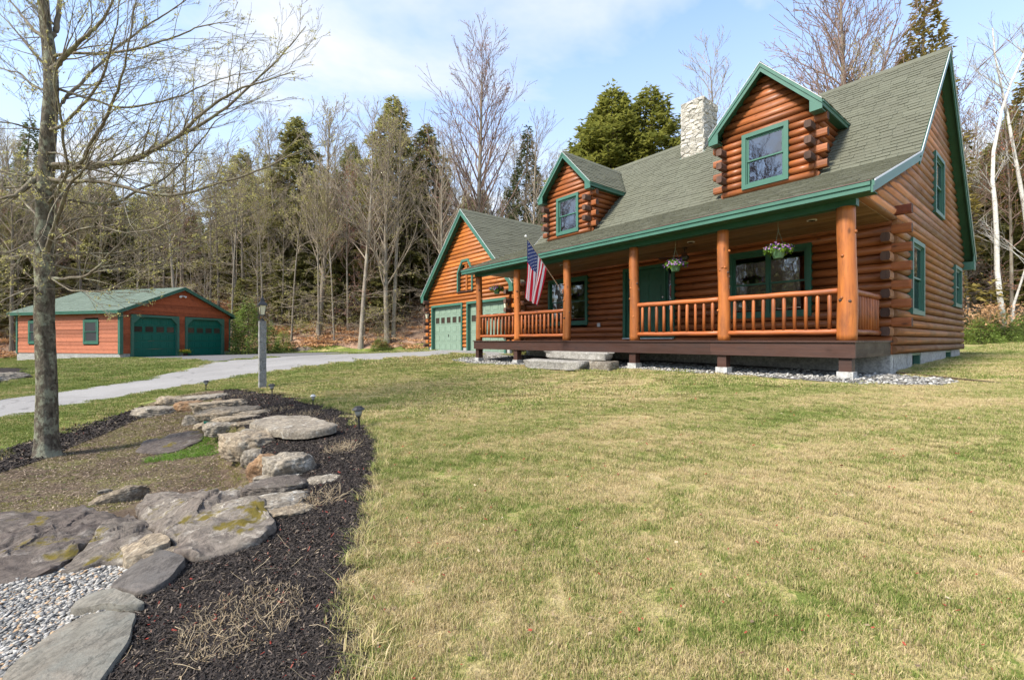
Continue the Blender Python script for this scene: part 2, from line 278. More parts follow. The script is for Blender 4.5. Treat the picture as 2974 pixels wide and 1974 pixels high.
n = NT(M['asphalt']); w = n.coord('World'); l_ = n.b.inputs['Base Color'].links[0].from_socket; ed = n.new('ShaderNodeTexVoronoi', feature='DISTANCE_TO_EDGE'); ed.inputs['Scale'].default_value = 0.32
wv = n.new('ShaderNodeVectorMath', operation='ADD'); n.l.new(w, wv.inputs[0]); n.l.new(n.noise(w, 1.2, 5, 0.6, 0, 'Color'), wv.inputs[1]); n.l.new(wv.outputs[0], ed.inputs['Vector'])
n.base(n.mix(n.ramp(ed.outputs['Distance'], [(0.0, 0.55), (0.010, 0.0)]), l_, (0.06, 0.058, 0.055)))
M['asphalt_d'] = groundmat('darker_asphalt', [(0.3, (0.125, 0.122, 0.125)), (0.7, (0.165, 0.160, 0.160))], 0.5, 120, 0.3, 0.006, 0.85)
M['litter'] = groundmat('leaf_litter', [(0.35, (0.24, 0.145, 0.095)), (0.55, (0.38, 0.25, 0.17)), (0.72, (0.46, 0.33, 0.235))], 1.2, 9, 1.0, 0.10)
M['gravel_base'] = groundmat('gravel_base', [(0.3, (0.20, 0.19, 0.175)), (0.7, (0.33, 0.31, 0.29))], 8, 60, 1.0, 0.03)
def chipmat(name, stops):
    m = mat(name, stops[0][1], 0.85, 0.2); n = NT(m); n.base(n.ramp(n.attr('rnd'), stops)); return m
M['chips'] = chipmat('mulch_chips', [(0.0, (0.014, 0.012, 0.011)), (0.6, (0.040, 0.032, 0.028)), (0.90, (0.070, 0.056, 0.047)), (0.96, (0.15, 0.118, 0.088)), (0.990, (0.30, 0.24, 0.18)), (0.994, (0.20, 0.030, 0.02)), (1.0, (0.20, 0.030, 0.02))])
M['pebble'] = chipmat('pebbles', [(0.0, (0.07, 0.072, 0.074)), (0.25, (0.16, 0.158, 0.152)), (0.6, (0.29, 0.277, 0.255)), (0.86, (0.44, 0.42, 0.385)), (0.92, (0.36, 0.24, 0.14)), (1.0, (0.42, 0.30, 0.19))])
M['whiterock'] = chipmat('crushed_stone', [(0.0, (0.12, 0.115, 0.105)), (0.5, (0.27, 0.26, 0.24)), (1.0, (0.50, 0.485, 0.45))])
M['debris'] = chipmat('ground_debris', [(0.0, (0.05, 0.038, 0.030)), (0.5, (0.13, 0.094, 0.068)), (0.8, (0.25, 0.185, 0.13)), (1.0, (0.48, 0.38, 0.28))])
def cloth_mat(name, c):
    m = mat(name, c, 0.75, 0.2); n = NT(m); t = n.new('ShaderNodeBsdfTranslucent'); t.inputs[0].default_value = (*c, 1); mx = n.new('ShaderNodeMixShader'); mx.inputs[0].default_value = 0.4
    n.l.new(n.b.outputs[0], mx.inputs[1]); n.l.new(t.outputs[0], mx.inputs[2]); n.l.new(mx.outputs[0], n.n['Material Output'].inputs[0]); return m
M['flag_r'] = cloth_mat('flag_red', (0.66, 0.022, 0.045)); M['flag_w'] = cloth_mat('flag_white', (0.84, 0.82, 0.82)); M['flag_b'] = cloth_mat('flag_blue', (0.035, 0.055, 0.19))
M['potgreen'] = paint('green_plastic', (0.10, 0.20, 0.10), 0.4)
M['wire'] = mat('basket_wire', (0.16, 0.20, 0.14), 0.5)
M['grey_box'] = mat('grey_cover', (0.42, 0.43, 0.43), 0.5)
# ---------------------------------------------------------------- mesh helpers
class MB:
    def __init__(s): s.v = []; s.f = []; s.r = []; s.mi = []
    def add(s, vs, fs, rnd=None, mi=0):
        o = len(s.v); s.v.extend(tuple(map(float, p)) for p in vs); s.f.extend(tuple(i + o for i in f) for f in fs)
        s.r.extend([random.random() if rnd is None else rnd] * len(vs)); s.mi.extend([mi] * len(fs)); return s
    def box(s, x0, x1, y0, y1, z0, z1, mi=0, rnd=None):
        return s.add([(x0, y0, z0), (x1, y0, z0), (x1, y1, z0), (x0, y1, z0), (x0, y0, z1), (x1, y0, z1), (x1, y1, z1), (x0, y1, z1)],
                     [(0, 3, 2, 1), (4, 5, 6, 7), (0, 1, 5, 4), (1, 2, 6, 5), (2, 3, 7, 6), (3, 0, 4, 7)], rnd, mi)
    def tube(s, pts, rad, sides=8, caps=True, rnd=None, mi=0, wob=0.0):
        pts = [Vector(p) for p in pts]; n = len(pts); vs = []; fs = []
        if not hasattr(rad, '__len__'): rad = [rad] * n
        up = None
        for i, p in enumerate(pts):
            d = (pts[min(i + 1, n - 1)] - pts[max(i - 1, 0)]); d = d.normalized() if d.length > 1e-9 else Vector((0, 0, 1))
            if up is None: up = Vector((0, 0, 1)) if abs(d.z) < 0.9 else Vector((1, 0, 0))
            a = d.cross(up); a = a.normalized() if a.length > 1e-6 else Vector((1, 0, 0)); b = a.cross(d).normalized(); up = b
            for k in range(sides):
                t_ = 2 * math.pi * k / sides; rr = rad[i] * (1 + (random.uniform(-wob, wob) if wob else 0))
                vs.append(p + a * (math.cos(t_) * rr) + b * (math.sin(t_) * rr))
        for i in range(n - 1):
            for k in range(sides):
                k2 = (k + 1) % sides; fs.append((i * sides + k, i * sides + k2, (i + 1) * sides + k2, (i + 1) * sides + k))
        if caps: fs.append(tuple(range(sides))[::-1]); fs.append(tuple((n - 1) * sides + k for k in range(sides)))
        return s.add(vs, fs, rnd, mi)
    def lathe(s, prof, c=(0, 0, 0), sides=12, mi=0, rnd=None, sq=None):
        vs = []; fs = []
        for r_, z_ in prof:
            for k in range(sides):
                t_ = 2 * math.pi * (k + (0.5 if sq else 0)) / sides; vs.append((c[0] + r_ * math.cos(t_), c[1] + r_ * math.sin(t_), c[2] + z_))
        for i in range(len(prof) - 1):
            for k in range(sides):
                k2 = (k + 1) % sides; fs.append((i * sides + k, i * sides + k2, (i + 1) * sides + k2, (i + 1) * sides + k))
        fs.append(tuple(range(sides))[::-1]); fs.append(tuple((len(prof) - 1) * sides + k for k in range(sides)))
        return s.add(vs, fs, rnd, mi)
    def poly(s, pts, th):  # th: extrusion vector
        n = len(pts); t_ = Vector(th); vs = [Vector(p) for p in pts] + [Vector(p) + t_ for p in pts]
        fs = [tuple(range(n)), tuple(range(2 * n - 1, n - 1, -1))] + [(i, i + n, (i + 1) % n + n, (i + 1) % n) for i in range(n)]
        return s.add(vs, fs)
    def mesh(s, name, mats, smooth=False, attr=False):
        me = bpy.data.meshes.new(name); me.from_pydata(s.v, [], s.f); me.update()
        for m_ in (mats if isinstance(mats, (list, tuple)) else [mats]): me.materials.append(m_)
        if any(s.mi): me.polygons.foreach_set('material_index', s.mi)
        if smooth: me.polygons.foreach_set('use_smooth', [True] * len(me.polygons))
        if attr: a = me.attributes.new('rnd', 'FLOAT', 'POINT'); a.data.foreach_set('value', s.r)
        return me
    def build(s, name, mats, parent=None, smooth=False, attr=False, fixn=False, **kw):
        me = s.mesh(name, mats, smooth, attr)
        if fixn:
            import bmesh
            bm = bmesh.new(); bm.from_mesh(me); bmesh.ops.recalc_face_normals(bm, faces=bm.faces); bm.to_mesh(me); bm.free()
        return link(name, me, parent, **kw)
def link(name, me, parent=None, loc=None, rot=None, label=None, cat=None, group=None, kind=None):
    o = bpy.data.objects.new(name, me); C.objects.link(o)
    if parent: o.parent = parent
    if loc is not None: o.location = loc
    if rot is not None: o.rotation_euler = rot
    tag(o, label, cat, group, kind); return o
def tag(o, label=None, cat=None, group=None, kind=None):
    if label: o['label'] = label
    if cat: o['category'] = cat
    if group: o['group'] = group
    if kind: o['kind'] = kind
def empty(name, loc, rz=0.0, label=None, cat=None, group=None):
    o = bpy.data.objects.new(name, None); C.objects.link(o); o.location = loc; o.rotation_euler = (0, 0, rz); o.empty_display_size = 0.2
    tag(o, label, cat, group); return o
def copy_tree(o, parent=None):
    c = o.copy(); C.objects.link(c)
    if parent: c.parent = parent
    for ch in list(o.children): copy_tree(ch, c)
    return c
def bigmesh(name, V, F, mats, rnd=None, extra=None, smooth=False):
    """V (n,3) array, F (m,k) array of equal-sized faces"""
    me = bpy.data.meshes.new(name); V = np.asarray(V, dtype=np.float32); F = np.asarray(F, dtype=np.int32); k = F.shape[1]
    me.vertices.add(len(V)); me.vertices.foreach_set('co', V.ravel())
    me.loops.add(F.size); me.loops.foreach_set('vertex_index', F.ravel())
    me.polygons.add(len(F)); me.polygons.foreach_set('loop_start', np.arange(0, F.size, k, dtype=np.int32))
    me.update(calc_edges=True); me.validate()
    me.materials.append(mats)
    if rnd is not None: a = me.attributes.new('rnd', 'FLOAT', 'POINT'); a.data.foreach_set('value', np.asarray(rnd, dtype=np.float32))
    if extra:
        for kk, vv in extra.items(): a = me.attributes.new(kk, 'FLOAT', 'POINT'); a.data.foreach_set('value', np.asarray(vv, dtype=np.float32))
    if smooth: me.polygons.foreach_set('use_smooth', [True] * len(me.polygons))
    return me
# ---------------------------------------------------------------- frames and ground
F0 = 1322.0 / 1.259
E1 = np.array([0.6298, -0.7767]); E2 = np.array([0.7767, 0.6298]); P0 = np.array([5.574, 7.39])
HROT = math.atan2(-0.7767, 0.6298)
def h2w(x, y): return P0 + x * E1 + y * E2
def w2h(x, y): d = np.array([x, y]) - P0; return float(d @ E1), float(d @ E2)
_cp = [(0, 0, -.66), (-5.5, 0, -.68), (-11, 0, -.73), (0, 2.4, -.66), (0, 5, -.60), (0, 8, -.55), (0, 11, -.51), (8, 0, -.80), (6, 8, -.58), (8, 11, -.50), (15, 5, -.62), (14, 14, -.45), (5, 18, -.4),
       (-11.8, 2.4, -.52), (-18.5, 2.4, -.51), (-15, -.5, -.55), (-12.5, -2.2, -.80), (2.2, -9, -1.55), (2.2, -6, -1.27), (2.2, -3, -.95), (-4.7, -6.4, -1.30), (-6.3, -10, -1.62), (-10.8, -6.6, -1.25), (-11.2, -11, -1.66),
       (-5, -3, -.98), (-11, -3.5, -1.0), (8, -8, -1.5), (-17, -12, -1.6), (-17, -6, -1.15), (-24, -8, -1.05), (-24, -2, -.85), (-32.7, -10, -1.02), (-36.9, -4.06, -1.02), (-34, -12, -1.1), (-38, -15, -1.3), (-30, 6, -.85), (-18, 12, -.5), (-28, -16, -1.5), (0, -20, -1.9), (-20, -25, -1.9), (15, -15, -1.9)]
_cw = np.array([[*h2w(a, b), c] for a, b, c in _cp])
def _phi(r2): return np.sqrt(r2 + 2.0)
_A = _phi(((_cw[:, None, :2] - _cw[None, :, :2]) ** 2).sum(-1)); _n = len(_cw)
_AA = np.zeros((_n + 3, _n + 3)); _AA[:_n, :_n] = _A; _Pp = np.c_[np.ones(_n), _cw[:, :2]]; _AA[:_n, _n:] = _Pp; _AA[_n:, :_n] = _Pp.T
_wt = np.linalg.solve(_AA, np.r_[_cw[:, 2], 0, 0, 0])
def yb(x): return np.interp(x, [-110, -80, -60, -32, -22, 4, 27, 45, 70], [10, 24, 30, 34, 36.0, 36, 25, 17, 8])
def sstep(a, b, x): t_ = np.clip((x - a) / (b - a), 0, 1); return t_ * t_ * (3 - 2 * t_)
WALL = None
def ground(x, y, basin=True):
    x = np.atleast_1d(np.asarray(x, float)); y = np.atleast_1d(np.asarray(y, float)); sh = x.shape; x = x.ravel(); y = y.ravel()
    xc = np.clip(x, -45, 40); yc = np.clip(y, -12, 50)
    z = np.empty(len(x))
    for i in range(0, len(x), 20000):
        sl = slice(i, i + 20000); r2 = (xc[sl, None] - _cw[None, :, 0]) ** 2 + (yc[sl, None] - _cw[None, :, 1]) ** 2
        z[sl] = _phi(r2) @ _wt[:_n] + _wt[_n] + _wt[_n + 1] * xc[sl] + _wt[_n + 2] * yc[sl]
    d = np.maximum(0, y - yb(x)); far = sstep(0, 6, d)
    z = z * (1 - far) + (-0.6) * far
    z = z + (6.5 * (1 - np.exp(-d * 0.075)) + 0.10 * np.minimum(d, 70)) * np.interp(x, [4, 20], [1.0, 0.35]) + 0.25 * far * np.sin(x * 0.5 + 1.3 * np.sin(y * 0.3)) * np.cos(y * 0.43)
    if basin and WALL is not None:
        dd = sdist(x, y); amp = BAMP(y)
        z = z - amp * sstep(-0.06, 0.30, dd) * np.exp(-np.maximum(dd - 0.3, 0) ** 2 / 9.0)
    return (z + EYE).reshape(sh)
def gz(x, y): return float(ground(x, y)[0])
def gp(dx_, dy_, basin=True):
    """point of the ground seen in direction of picture position (dx_, dy_) of the 2362-wide view"""
    u = (dx_ * 1.259 - 1487) / 1322; v = (989 - dy_ * 1.259) / 1322
    ys = np.concatenate([np.arange(0.8, 12, 0.02), np.arange(12, 80, 0.1)]); g = ground(u * ys, ys, basin); h = EYE + v * ys
    k = np.nonzero(h <= g)[0]
    if len(k) == 0: return u * 60, 60.0
    y_ = ys[k[0]]; return u * y_, y_
_w = [gp(a, b, False) for a, b in [(478, 901), (505, 925), (530, 960), (565, 1010), (600, 1060), (640, 1098), (520, 1150), (400, 1230), (330, 1345), (230, 1450), (120, 1568)]]
WALL = np.array(_w + [(_w[-1][0] - 0.5, _w[-1][1] - 1.5)])
def BAMP(y): return np.interp(y, [1.5, 3.0, 4.2, 5.5, 7.5, 9.5, 10.5], [0.05, 0.06, 0.16, 0.40, 0.36, 0.14, 0.0])
def sdist(x, y):
    best = np.full(len(x), 1e9); sign = np.ones(len(x))
    for (ax, ay), (bx, by) in zip(WALL[:-1], WALL[1:]):
        vx, vy = bx - ax, by - ay; t_ = np.clip(((x - ax) * vx + (y - ay) * vy) / (vx * vx + vy * vy), 0, 1)
        px, py = x - ax - t_ * vx, y - ay - t_ * vy; d = np.hypot(px, py); cr_ = vx * (y - ay) - vy * (x - ax)
        m_ = d < best - 1e-9; best = np.where(m_, d, best); sign = np.where(m_, np.where(cr_ > 0, -1, 1), sign)
    return best * sign
# the sign is + on the basin side (left of the wall seen from the camera)
if sdist(np.array([WALL[3][0] - 2.0]), np.array([WALL[3][1]]))[0] < 0:
    _sd = sdist
    def sdist(x, y): return -_sd(x, y)
def inpoly(x, y, P):
    x = np.asarray(x); y = np.asarray(y); c = np.zeros(x.shape, bool); P = np.asarray(P)
    for i in range(len(P)):
        x1, y1 = P[i]; x2, y2 = P[i - 1]
        with np.errstate(divide='ignore', invalid='ignore'):
            c ^= ((y1 > y) != (y2 > y)) & (x < (x2 - x1) * (y - y1) / (y2 - y1 + 1e-12) + x1)
    return c
XS = np.concatenate([np.arange(-400, -60, 20), np.arange(-60, -14, 1.0), np.arange(-14, 13, 0.1), np.arange(13, 60, 1.0), np.arange(60, 401, 20)])
YS = np.concatenate([np.arange(-200, -12, 12), np.arange(-12, 0, 1.0), np.arange(0, 17, 0.1), np.arange(17, 95, 0.75), np.arange(95, 500, 20)])
GX, GY = np.meshgrid(XS, YS); GZ = ground(GX, GY)
def smooth_poly(pts, it=2):
    pts = [tuple(p) for p in pts]
    for _ in range(it):
        q = []
        for i in range(len(pts)):
            a = pts[i]; b = pts[(i + 1) % len(pts)]; q += [(a[0] * .75 + b[0] * .25, a[1] * .75 + b[1] * .25), (a[0] * .25 + b[0] * .75, a[1] * .25 + b[1] * .75)]
        pts = q
    return pts
def sheet(name, polys, off, m, label=None, kind='structure', holes=()):
    P = np.array(polys); inside = inpoly(GX, GY, P)
    for h in holes: inside &= ~inpoly(GX, GY, np.array(h))
    V = np.stack([GX, GY, GZ + off], -1).reshape(-1, 3).copy(); ny, nx = GX.shape; idx = np.arange(ny * nx).reshape(ny, nx)
    q = np.stack([idx[:-1, :-1], idx[:-1, 1:], idx[1:, 1:], idx[1:, :-1]], -1).reshape(-1, 4); ins = inside.ravel(); cnt = ins[q].sum(1); q = q[cnt > 0]
    used = np.unique(q); out = used[~ins[used]]
    segs = np.concatenate([P[None]] + [np.array(h)[None] for h in []], 0)[0]; A = segs; B = np.roll(segs, -1, 0)
    if len(out):
        X = V[out, :2]; best = np.full(len(X), 1e9); bp = X.copy()
        for a, b in zip(A, B):
            ab = b - a; t_ = np.clip(((X - a) @ ab) / (ab @ ab + 1e-12), 0, 1); pr = a + t_[:, None] * ab; d = np.hypot(*(X - pr).T); m_ = d < best; best[m_] = d[m_]; bp[m_] = pr[m_]
        V[out, :2] = bp; V[out, 2] = ground(bp[:, 0], bp[:, 1]) + off
    mapi = np.full(len(V), -1); mapi[used] = np.arange(len(used))
    me = bigmesh(name, V[used], mapi[q], m, smooth=True); return link(name, me, label=label, kind=kind)
def scatter(name, pts, rots, scl, idx, objs, label=None, kind='stuff', parent=None):
    me = bpy.data.meshes.new(name); me.vertices.add(len(pts)); me.vertices.foreach_set('co', np.asarray(pts, dtype=np.float32).ravel())
    a = me.attributes.new('rot', 'FLOAT_VECTOR', 'POINT'); a.data.foreach_set('vector', np.asarray(rots, dtype=np.float32).ravel())
    a = me.attributes.new('scl', 'FLOAT', 'POINT'); a.data.foreach_set('value', np.asarray(scl, dtype=np.float32))
    a = me.attributes.new('pick', 'INT', 'POINT'); a.data.foreach_set('value', np.asarray(idx, dtype=np.int32))
    col = bpy.data.collections.new(name + '_source')
    for o_ in objs: col.objects.link(o_)
    ng = bpy.data.node_groups.new(name, 'GeometryNodeTree')
    ng.interface.new_socket('Geometry', in_out='INPUT', socket_type='NodeSocketGeometry'); ng.interface.new_socket('Geometry', in_out='OUTPUT', socket_type='NodeSocketGeometry')
    N = ng.nodes; L = ng.links; gi = N.new('NodeGroupInput'); go = N.new('NodeGroupOutput'); ip = N.new('GeometryNodeInstanceOnPoints')
    ci = N.new('GeometryNodeCollectionInfo'); ci.inputs['Collection'].default_value = col; ci.inputs['Separate Children'].default_value = True; ci.inputs['Reset Children'].default_value = True
    def na(nm, t_): x = N.new('GeometryNodeInputNamedAttribute'); x.data_type = t_; x.inputs[0].default_value = nm; return x.outputs[0]
    L.new(gi.outputs[0], ip.inputs['Points']); L.new(ci.outputs[0], ip.inputs['Instance']); ip.inputs['Pick Instance'].default_value = True
    L.new(na('pick', 'INT'), ip.inputs['Instance Index']); e = N.new('FunctionNodeEulerToRotation'); L.new(na('rot', 'FLOAT_VECTOR'), e.inputs[0]); L.new(e.outputs[0], ip.inputs['Rotation'])
    L.new(na('scl', 'FLOAT'), ip.inputs['Scale']); L.new(ip.outputs[0], go.inputs[0])
    o = link(name, me, parent, label=label, kind=kind); md = o.modifiers.new('scatter', 'NODES'); md.node_group = ng; return o
def srcobj(name, me): return bpy.data.objects.new(name, me)
# ---------------------------------------------------------------- ground, drive, beds
def D(pts): return [gp(a, b) for a, b in pts]
def dens(pts, n=6):
    q = []
    for i in range(len(pts)):
        a = pts[i]; b = pts[(i + 1) % len(pts)]
        q += [(a[0] + (b[0] - a[0]) * k / n, a[1] + (b[1] - a[1]) * k / n) for k in range(n)]
    return q
sheet('ground', [(-401, -201), (402, -201), (402, 501), (-401, 501)], 0.0, M['lawn'], 'lawn of patchy straw and green grass')
drive_px = [(-60, 982), (0, 966), (140, 940), (300, 913), (450, 889), (600, 863), (700, 849), (850, 832), (980, 822), (1085, 814)]
up_px = [(470, 838), (462, 845), (430, 853), (380, 864), (300, 881), (200, 896), (140, 905), (0, 921), (-60, 930)]
gR = h2w(-11.7, 2.45); gR2 = h2w(-12.0, 0.0); gL = h2w(-18.2, 2.45); G2 = np.array([-22.8, 26.5]); G2X = np.array([0.9612, -0.2759]); G2Y = np.array([0.2759, 0.9612])
def g2w(x, y): return G2 + x * G2X + y * G2Y
far_px = [gp(980, 811), gp(850, 812.5), gp(700, 814)]
light = D(drive_px) + [tuple(h2w(-11.2, 0.4)), tuple(gR), tuple(gL), tuple(gp(960, 812))] + [gp(800, 816), gp(700, 820), gp(620, 825), gp(540, 831)] + D(up_px)
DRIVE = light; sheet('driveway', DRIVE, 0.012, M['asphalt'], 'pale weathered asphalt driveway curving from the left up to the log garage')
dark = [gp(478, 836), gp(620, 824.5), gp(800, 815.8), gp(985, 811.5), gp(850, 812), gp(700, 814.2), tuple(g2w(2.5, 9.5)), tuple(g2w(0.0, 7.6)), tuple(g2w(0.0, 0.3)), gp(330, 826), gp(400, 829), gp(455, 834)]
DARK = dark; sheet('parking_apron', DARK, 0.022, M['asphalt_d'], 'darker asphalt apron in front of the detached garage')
bed_px = [(520, 896), (600, 899), (700, 918), (770, 939), (830, 963), (868, 990), (885, 1028), (880, 1090), (866, 1150), (850, 1220), (830, 1290), (817, 1345), (818, 1400), (830, 1460), (846, 1520), (850, 1640), (500, 1900), (-300, 1900), (-500, 1500), (-200, 1120), (0, 1055), (130, 1000), (250, 965), (330, 935), (420, 908)]
BED = smooth_poly(D(bed_px), 1); sheet('garden_bed_soil', BED, 0.006, M['soil'], 'thin mossy soil of the garden bed')
mul_px = [(520, 897), (600, 900), (700, 919), (770, 940), (830, 964), (867, 991), (884, 1029), (879, 1090), (865, 1150), (849, 1220), (829, 1290), (816, 1345), (817, 1400), (829, 1460), (845, 1520), (849, 1640), (300, 1800), (200, 1568), (240, 1450), (330, 1345), (400, 1240), (530, 1150), (640, 1095), (610, 1050), (575, 1000), (540, 955), (510, 920)]
MULCH = D(mul_px); sheet('mulch', MULCH, 0.016, M['mulch'], 'dark bark mulch along the lawn edge')
MUL2 = D([(-60, 1062), (0, 1042), (120, 998), (260, 962), (330, 938), (345, 955), (270, 990), (170, 1030), (120, 1052), (60, 1075), (-60, 1110)])
sheet('mulch', MUL2, 0.014, M['mulch'], 'dark bark mulch strip behind the maple trunk')
GRAV = D([(0, 1352), (60, 1345), (150, 1318), (230, 1290), (362, 1300), (360, 1345), (300, 1380), (240, 1420), (210, 1450), (60, 1568), (-250, 1700), (-300, 1400)])
sheet('gravel_ground', GRAV, 0.014, M['gravel_base'], 'grey ground under the loose gravel')
LB = D([(-60, 900), (0, 892), (40, 881), (86, 862), (80, 848), (40, 846), (-60, 852)]); sheet('mulch', LB, 0.015, M['mulch'], 'dark mulch bed on the far lawn by the left edge')
WOOD = [(x, float(yb(x)) + 0.6 + 0.5 * math.sin(x * 0.7)) for x in range(-110, 71, 2)] + [(200, 0), (300, 300), (-300, 300), (-260, 10)]
sheet('forest_floor', WOOD, 0.03, M['litter'], 'leaf covered woodland slope')
def strip(pts): return [tuple(h2w(a, b)) for a, b in pts]
STONES = strip([(-11.9, -0.35), (-11.5, -0.50), (-9, -0.30), (-7.4, -0.10), (-4, 0.02), (-1.6, -0.12), (0.2, -0.45), (1.0, 0.2), (1.1, 1.1), (0.05, 2.5), (-10.9, 2.5), (-11.7, 1.6), (-12.2, 0.4)])
sheet('crushed_stone_ground', STONES, 0.012, M['gravel_base'], 'crushed stone strip below the porch')
HOUSEFP = strip([(-10.97, 2.3), (0, 2.3), (0, 11), (-10.97, 11)]); GARFP = strip([(-18.6, 2.4), (-11.7, 2.4), (-11.7, 11.6), (-18.6, 11.6)])
DETFP = [tuple(g2w(a, b)) for a, b in ((-9.1, 0), (0, 0), (0, 7.32), (-9.1, 7.32))]
# ---------------------------------------------------------------- wall, window and roof builders
def fb(mb, ax, n0, a0, a1, na, nb, z0, z1, rnd=None, mi=0):
    if ax == 'x': mb.box(a0, a1, n0 - nb, n0 - na, z0, z1, mi, rnd)
    elif ax == 'y': mb.box(n0 + na, n0 + nb, a0, a1, z0, z1, mi, rnd)
    else: mb.box(n0 - nb, n0 - na, a0, a1, z0, z1, mi, rnd)
PROF = [(-.05, .012), (-.012, .012), (.042, .085), (.075, .27), (.086, .5), (.075, .73), (.042, .915), (-.012, .988), (-.05, .988)]
def log_piece(parent, ax, n0, a0, a1, z0, h, m, name='log', prof=PROF):
    f0 = a0 if callable(a0) else (lambda z: a0); f1 = a1 if callable(a1) else (lambda z: a1)
    vs = []; k = len(prof); dz = random.uniform(-.003, .003); dn = random.uniform(-.006, .006)
    if f1(z0 + h * .5) - f0(z0 + h * .5) < 0.06: return None
    for side in (0, 1):
        for nn, zf in prof:
            z = z0 + h * zf; a = f0(z) if side == 0 else max(f1(z), f0(z) + 0.001); nn = nn + (dn if nn > 0 else 0)
            vs.append((a, n0 - nn, z) if ax == 'x' else ((n0 + nn, a, z) if ax == 'y' else (n0 - nn, a, z)))
    fs = [(i, (i + 1) % k, (i + 1) % k + k, i + k) for i in range(k)] + [tuple(range(k))[::-1], tuple(range(k, 2 * k))]
    mb = MB(); mb.add(vs, fs)
    o = mb.build(name, m, parent, fixn=True)
    if prof is PROF:
        for p in o.data.polygons: p.use_smooth = len(p.vertices) == 4
    return o
def courses(parent, ax, n0, zs, h, lo, hi, m, cuts=(), name='log', prof=PROF, ends=None, nmax=999):
    """cuts: (a0, a1, z0, z1) openings"""
    i = 0
    for z0 in zs:
        zc = z0 + h / 2; a = lo(zc) if callable(lo) else lo; b = hi(zc) if callable(hi) else hi
        if b - a < 0.05: i += 1; continue
        iv = [(lo, hi, a, b)]
        for c0, c1, y0, y1 in cuts:
            if y0 < zc < y1:
                nv = []
                for (l, r, la, ra) in iv:
                    if c1 <= la or c0 >= ra: nv.append((l, r, la, ra)); continue
                    if c0 > la: nv.append((l, c0, la, c0))
                    if c1 < ra: nv.append((c1, r, c1, ra))
                iv = nv
        for (l, r, la, ra) in iv: log_piece(parent, ax, n0, l, r, z0, h, m, name, prof)
        i += 1
def log_end(parent, ax, n0, a0, a1, z0, h, m, face=None):
    """end of a corner log standing past the wall; ax is the log's direction"""
    mb = MB(); w = .074; pr = [(-.8, .03), (.8, .03), (1.0, .25), (1.0, .72), (.72, .97), (-.72, .97), (-1.0, .72), (-1.0, .25)]
    vs = []
    for a in (a0, a1):
        for q, zf in pr: vs.append((a, n0 + q * w, z0 + h * zf) if ax == 'x' else (n0 + q * w, a, z0 + h * zf))
    k = len(pr); mb.add(vs, [(i, (i + 1) % k, (i + 1) % k + k, i + k) for i in range(k)])
    mb.add([vs[i] for i in range(k)], [tuple(range(k))[::-1]], mi=1); mb.add([vs[i + k] for i in range(k)], [tuple(range(k))], mi=1)
    return mb.build('log_end', [m, face or M['log_end']], parent, fixn=True)
def frame_boxes(mb, ax, n0, a0, a1, z0, z1, w, na, nb, wb=None, wt=None):
    wb = wb or w; wt = wt or w
    fb(mb, ax, n0, a0, a0 + w, na, nb, z0, z1); fb(mb, ax, n0, a1 - w, a1, na, nb, z0, z1)
    fb(mb, ax, n0, a0 + w, a1 - w, na, nb, z1 - wt, z1); fb(mb, ax, n0, a0 + w, a1 - w, na, nb, z0, z0 + wb)
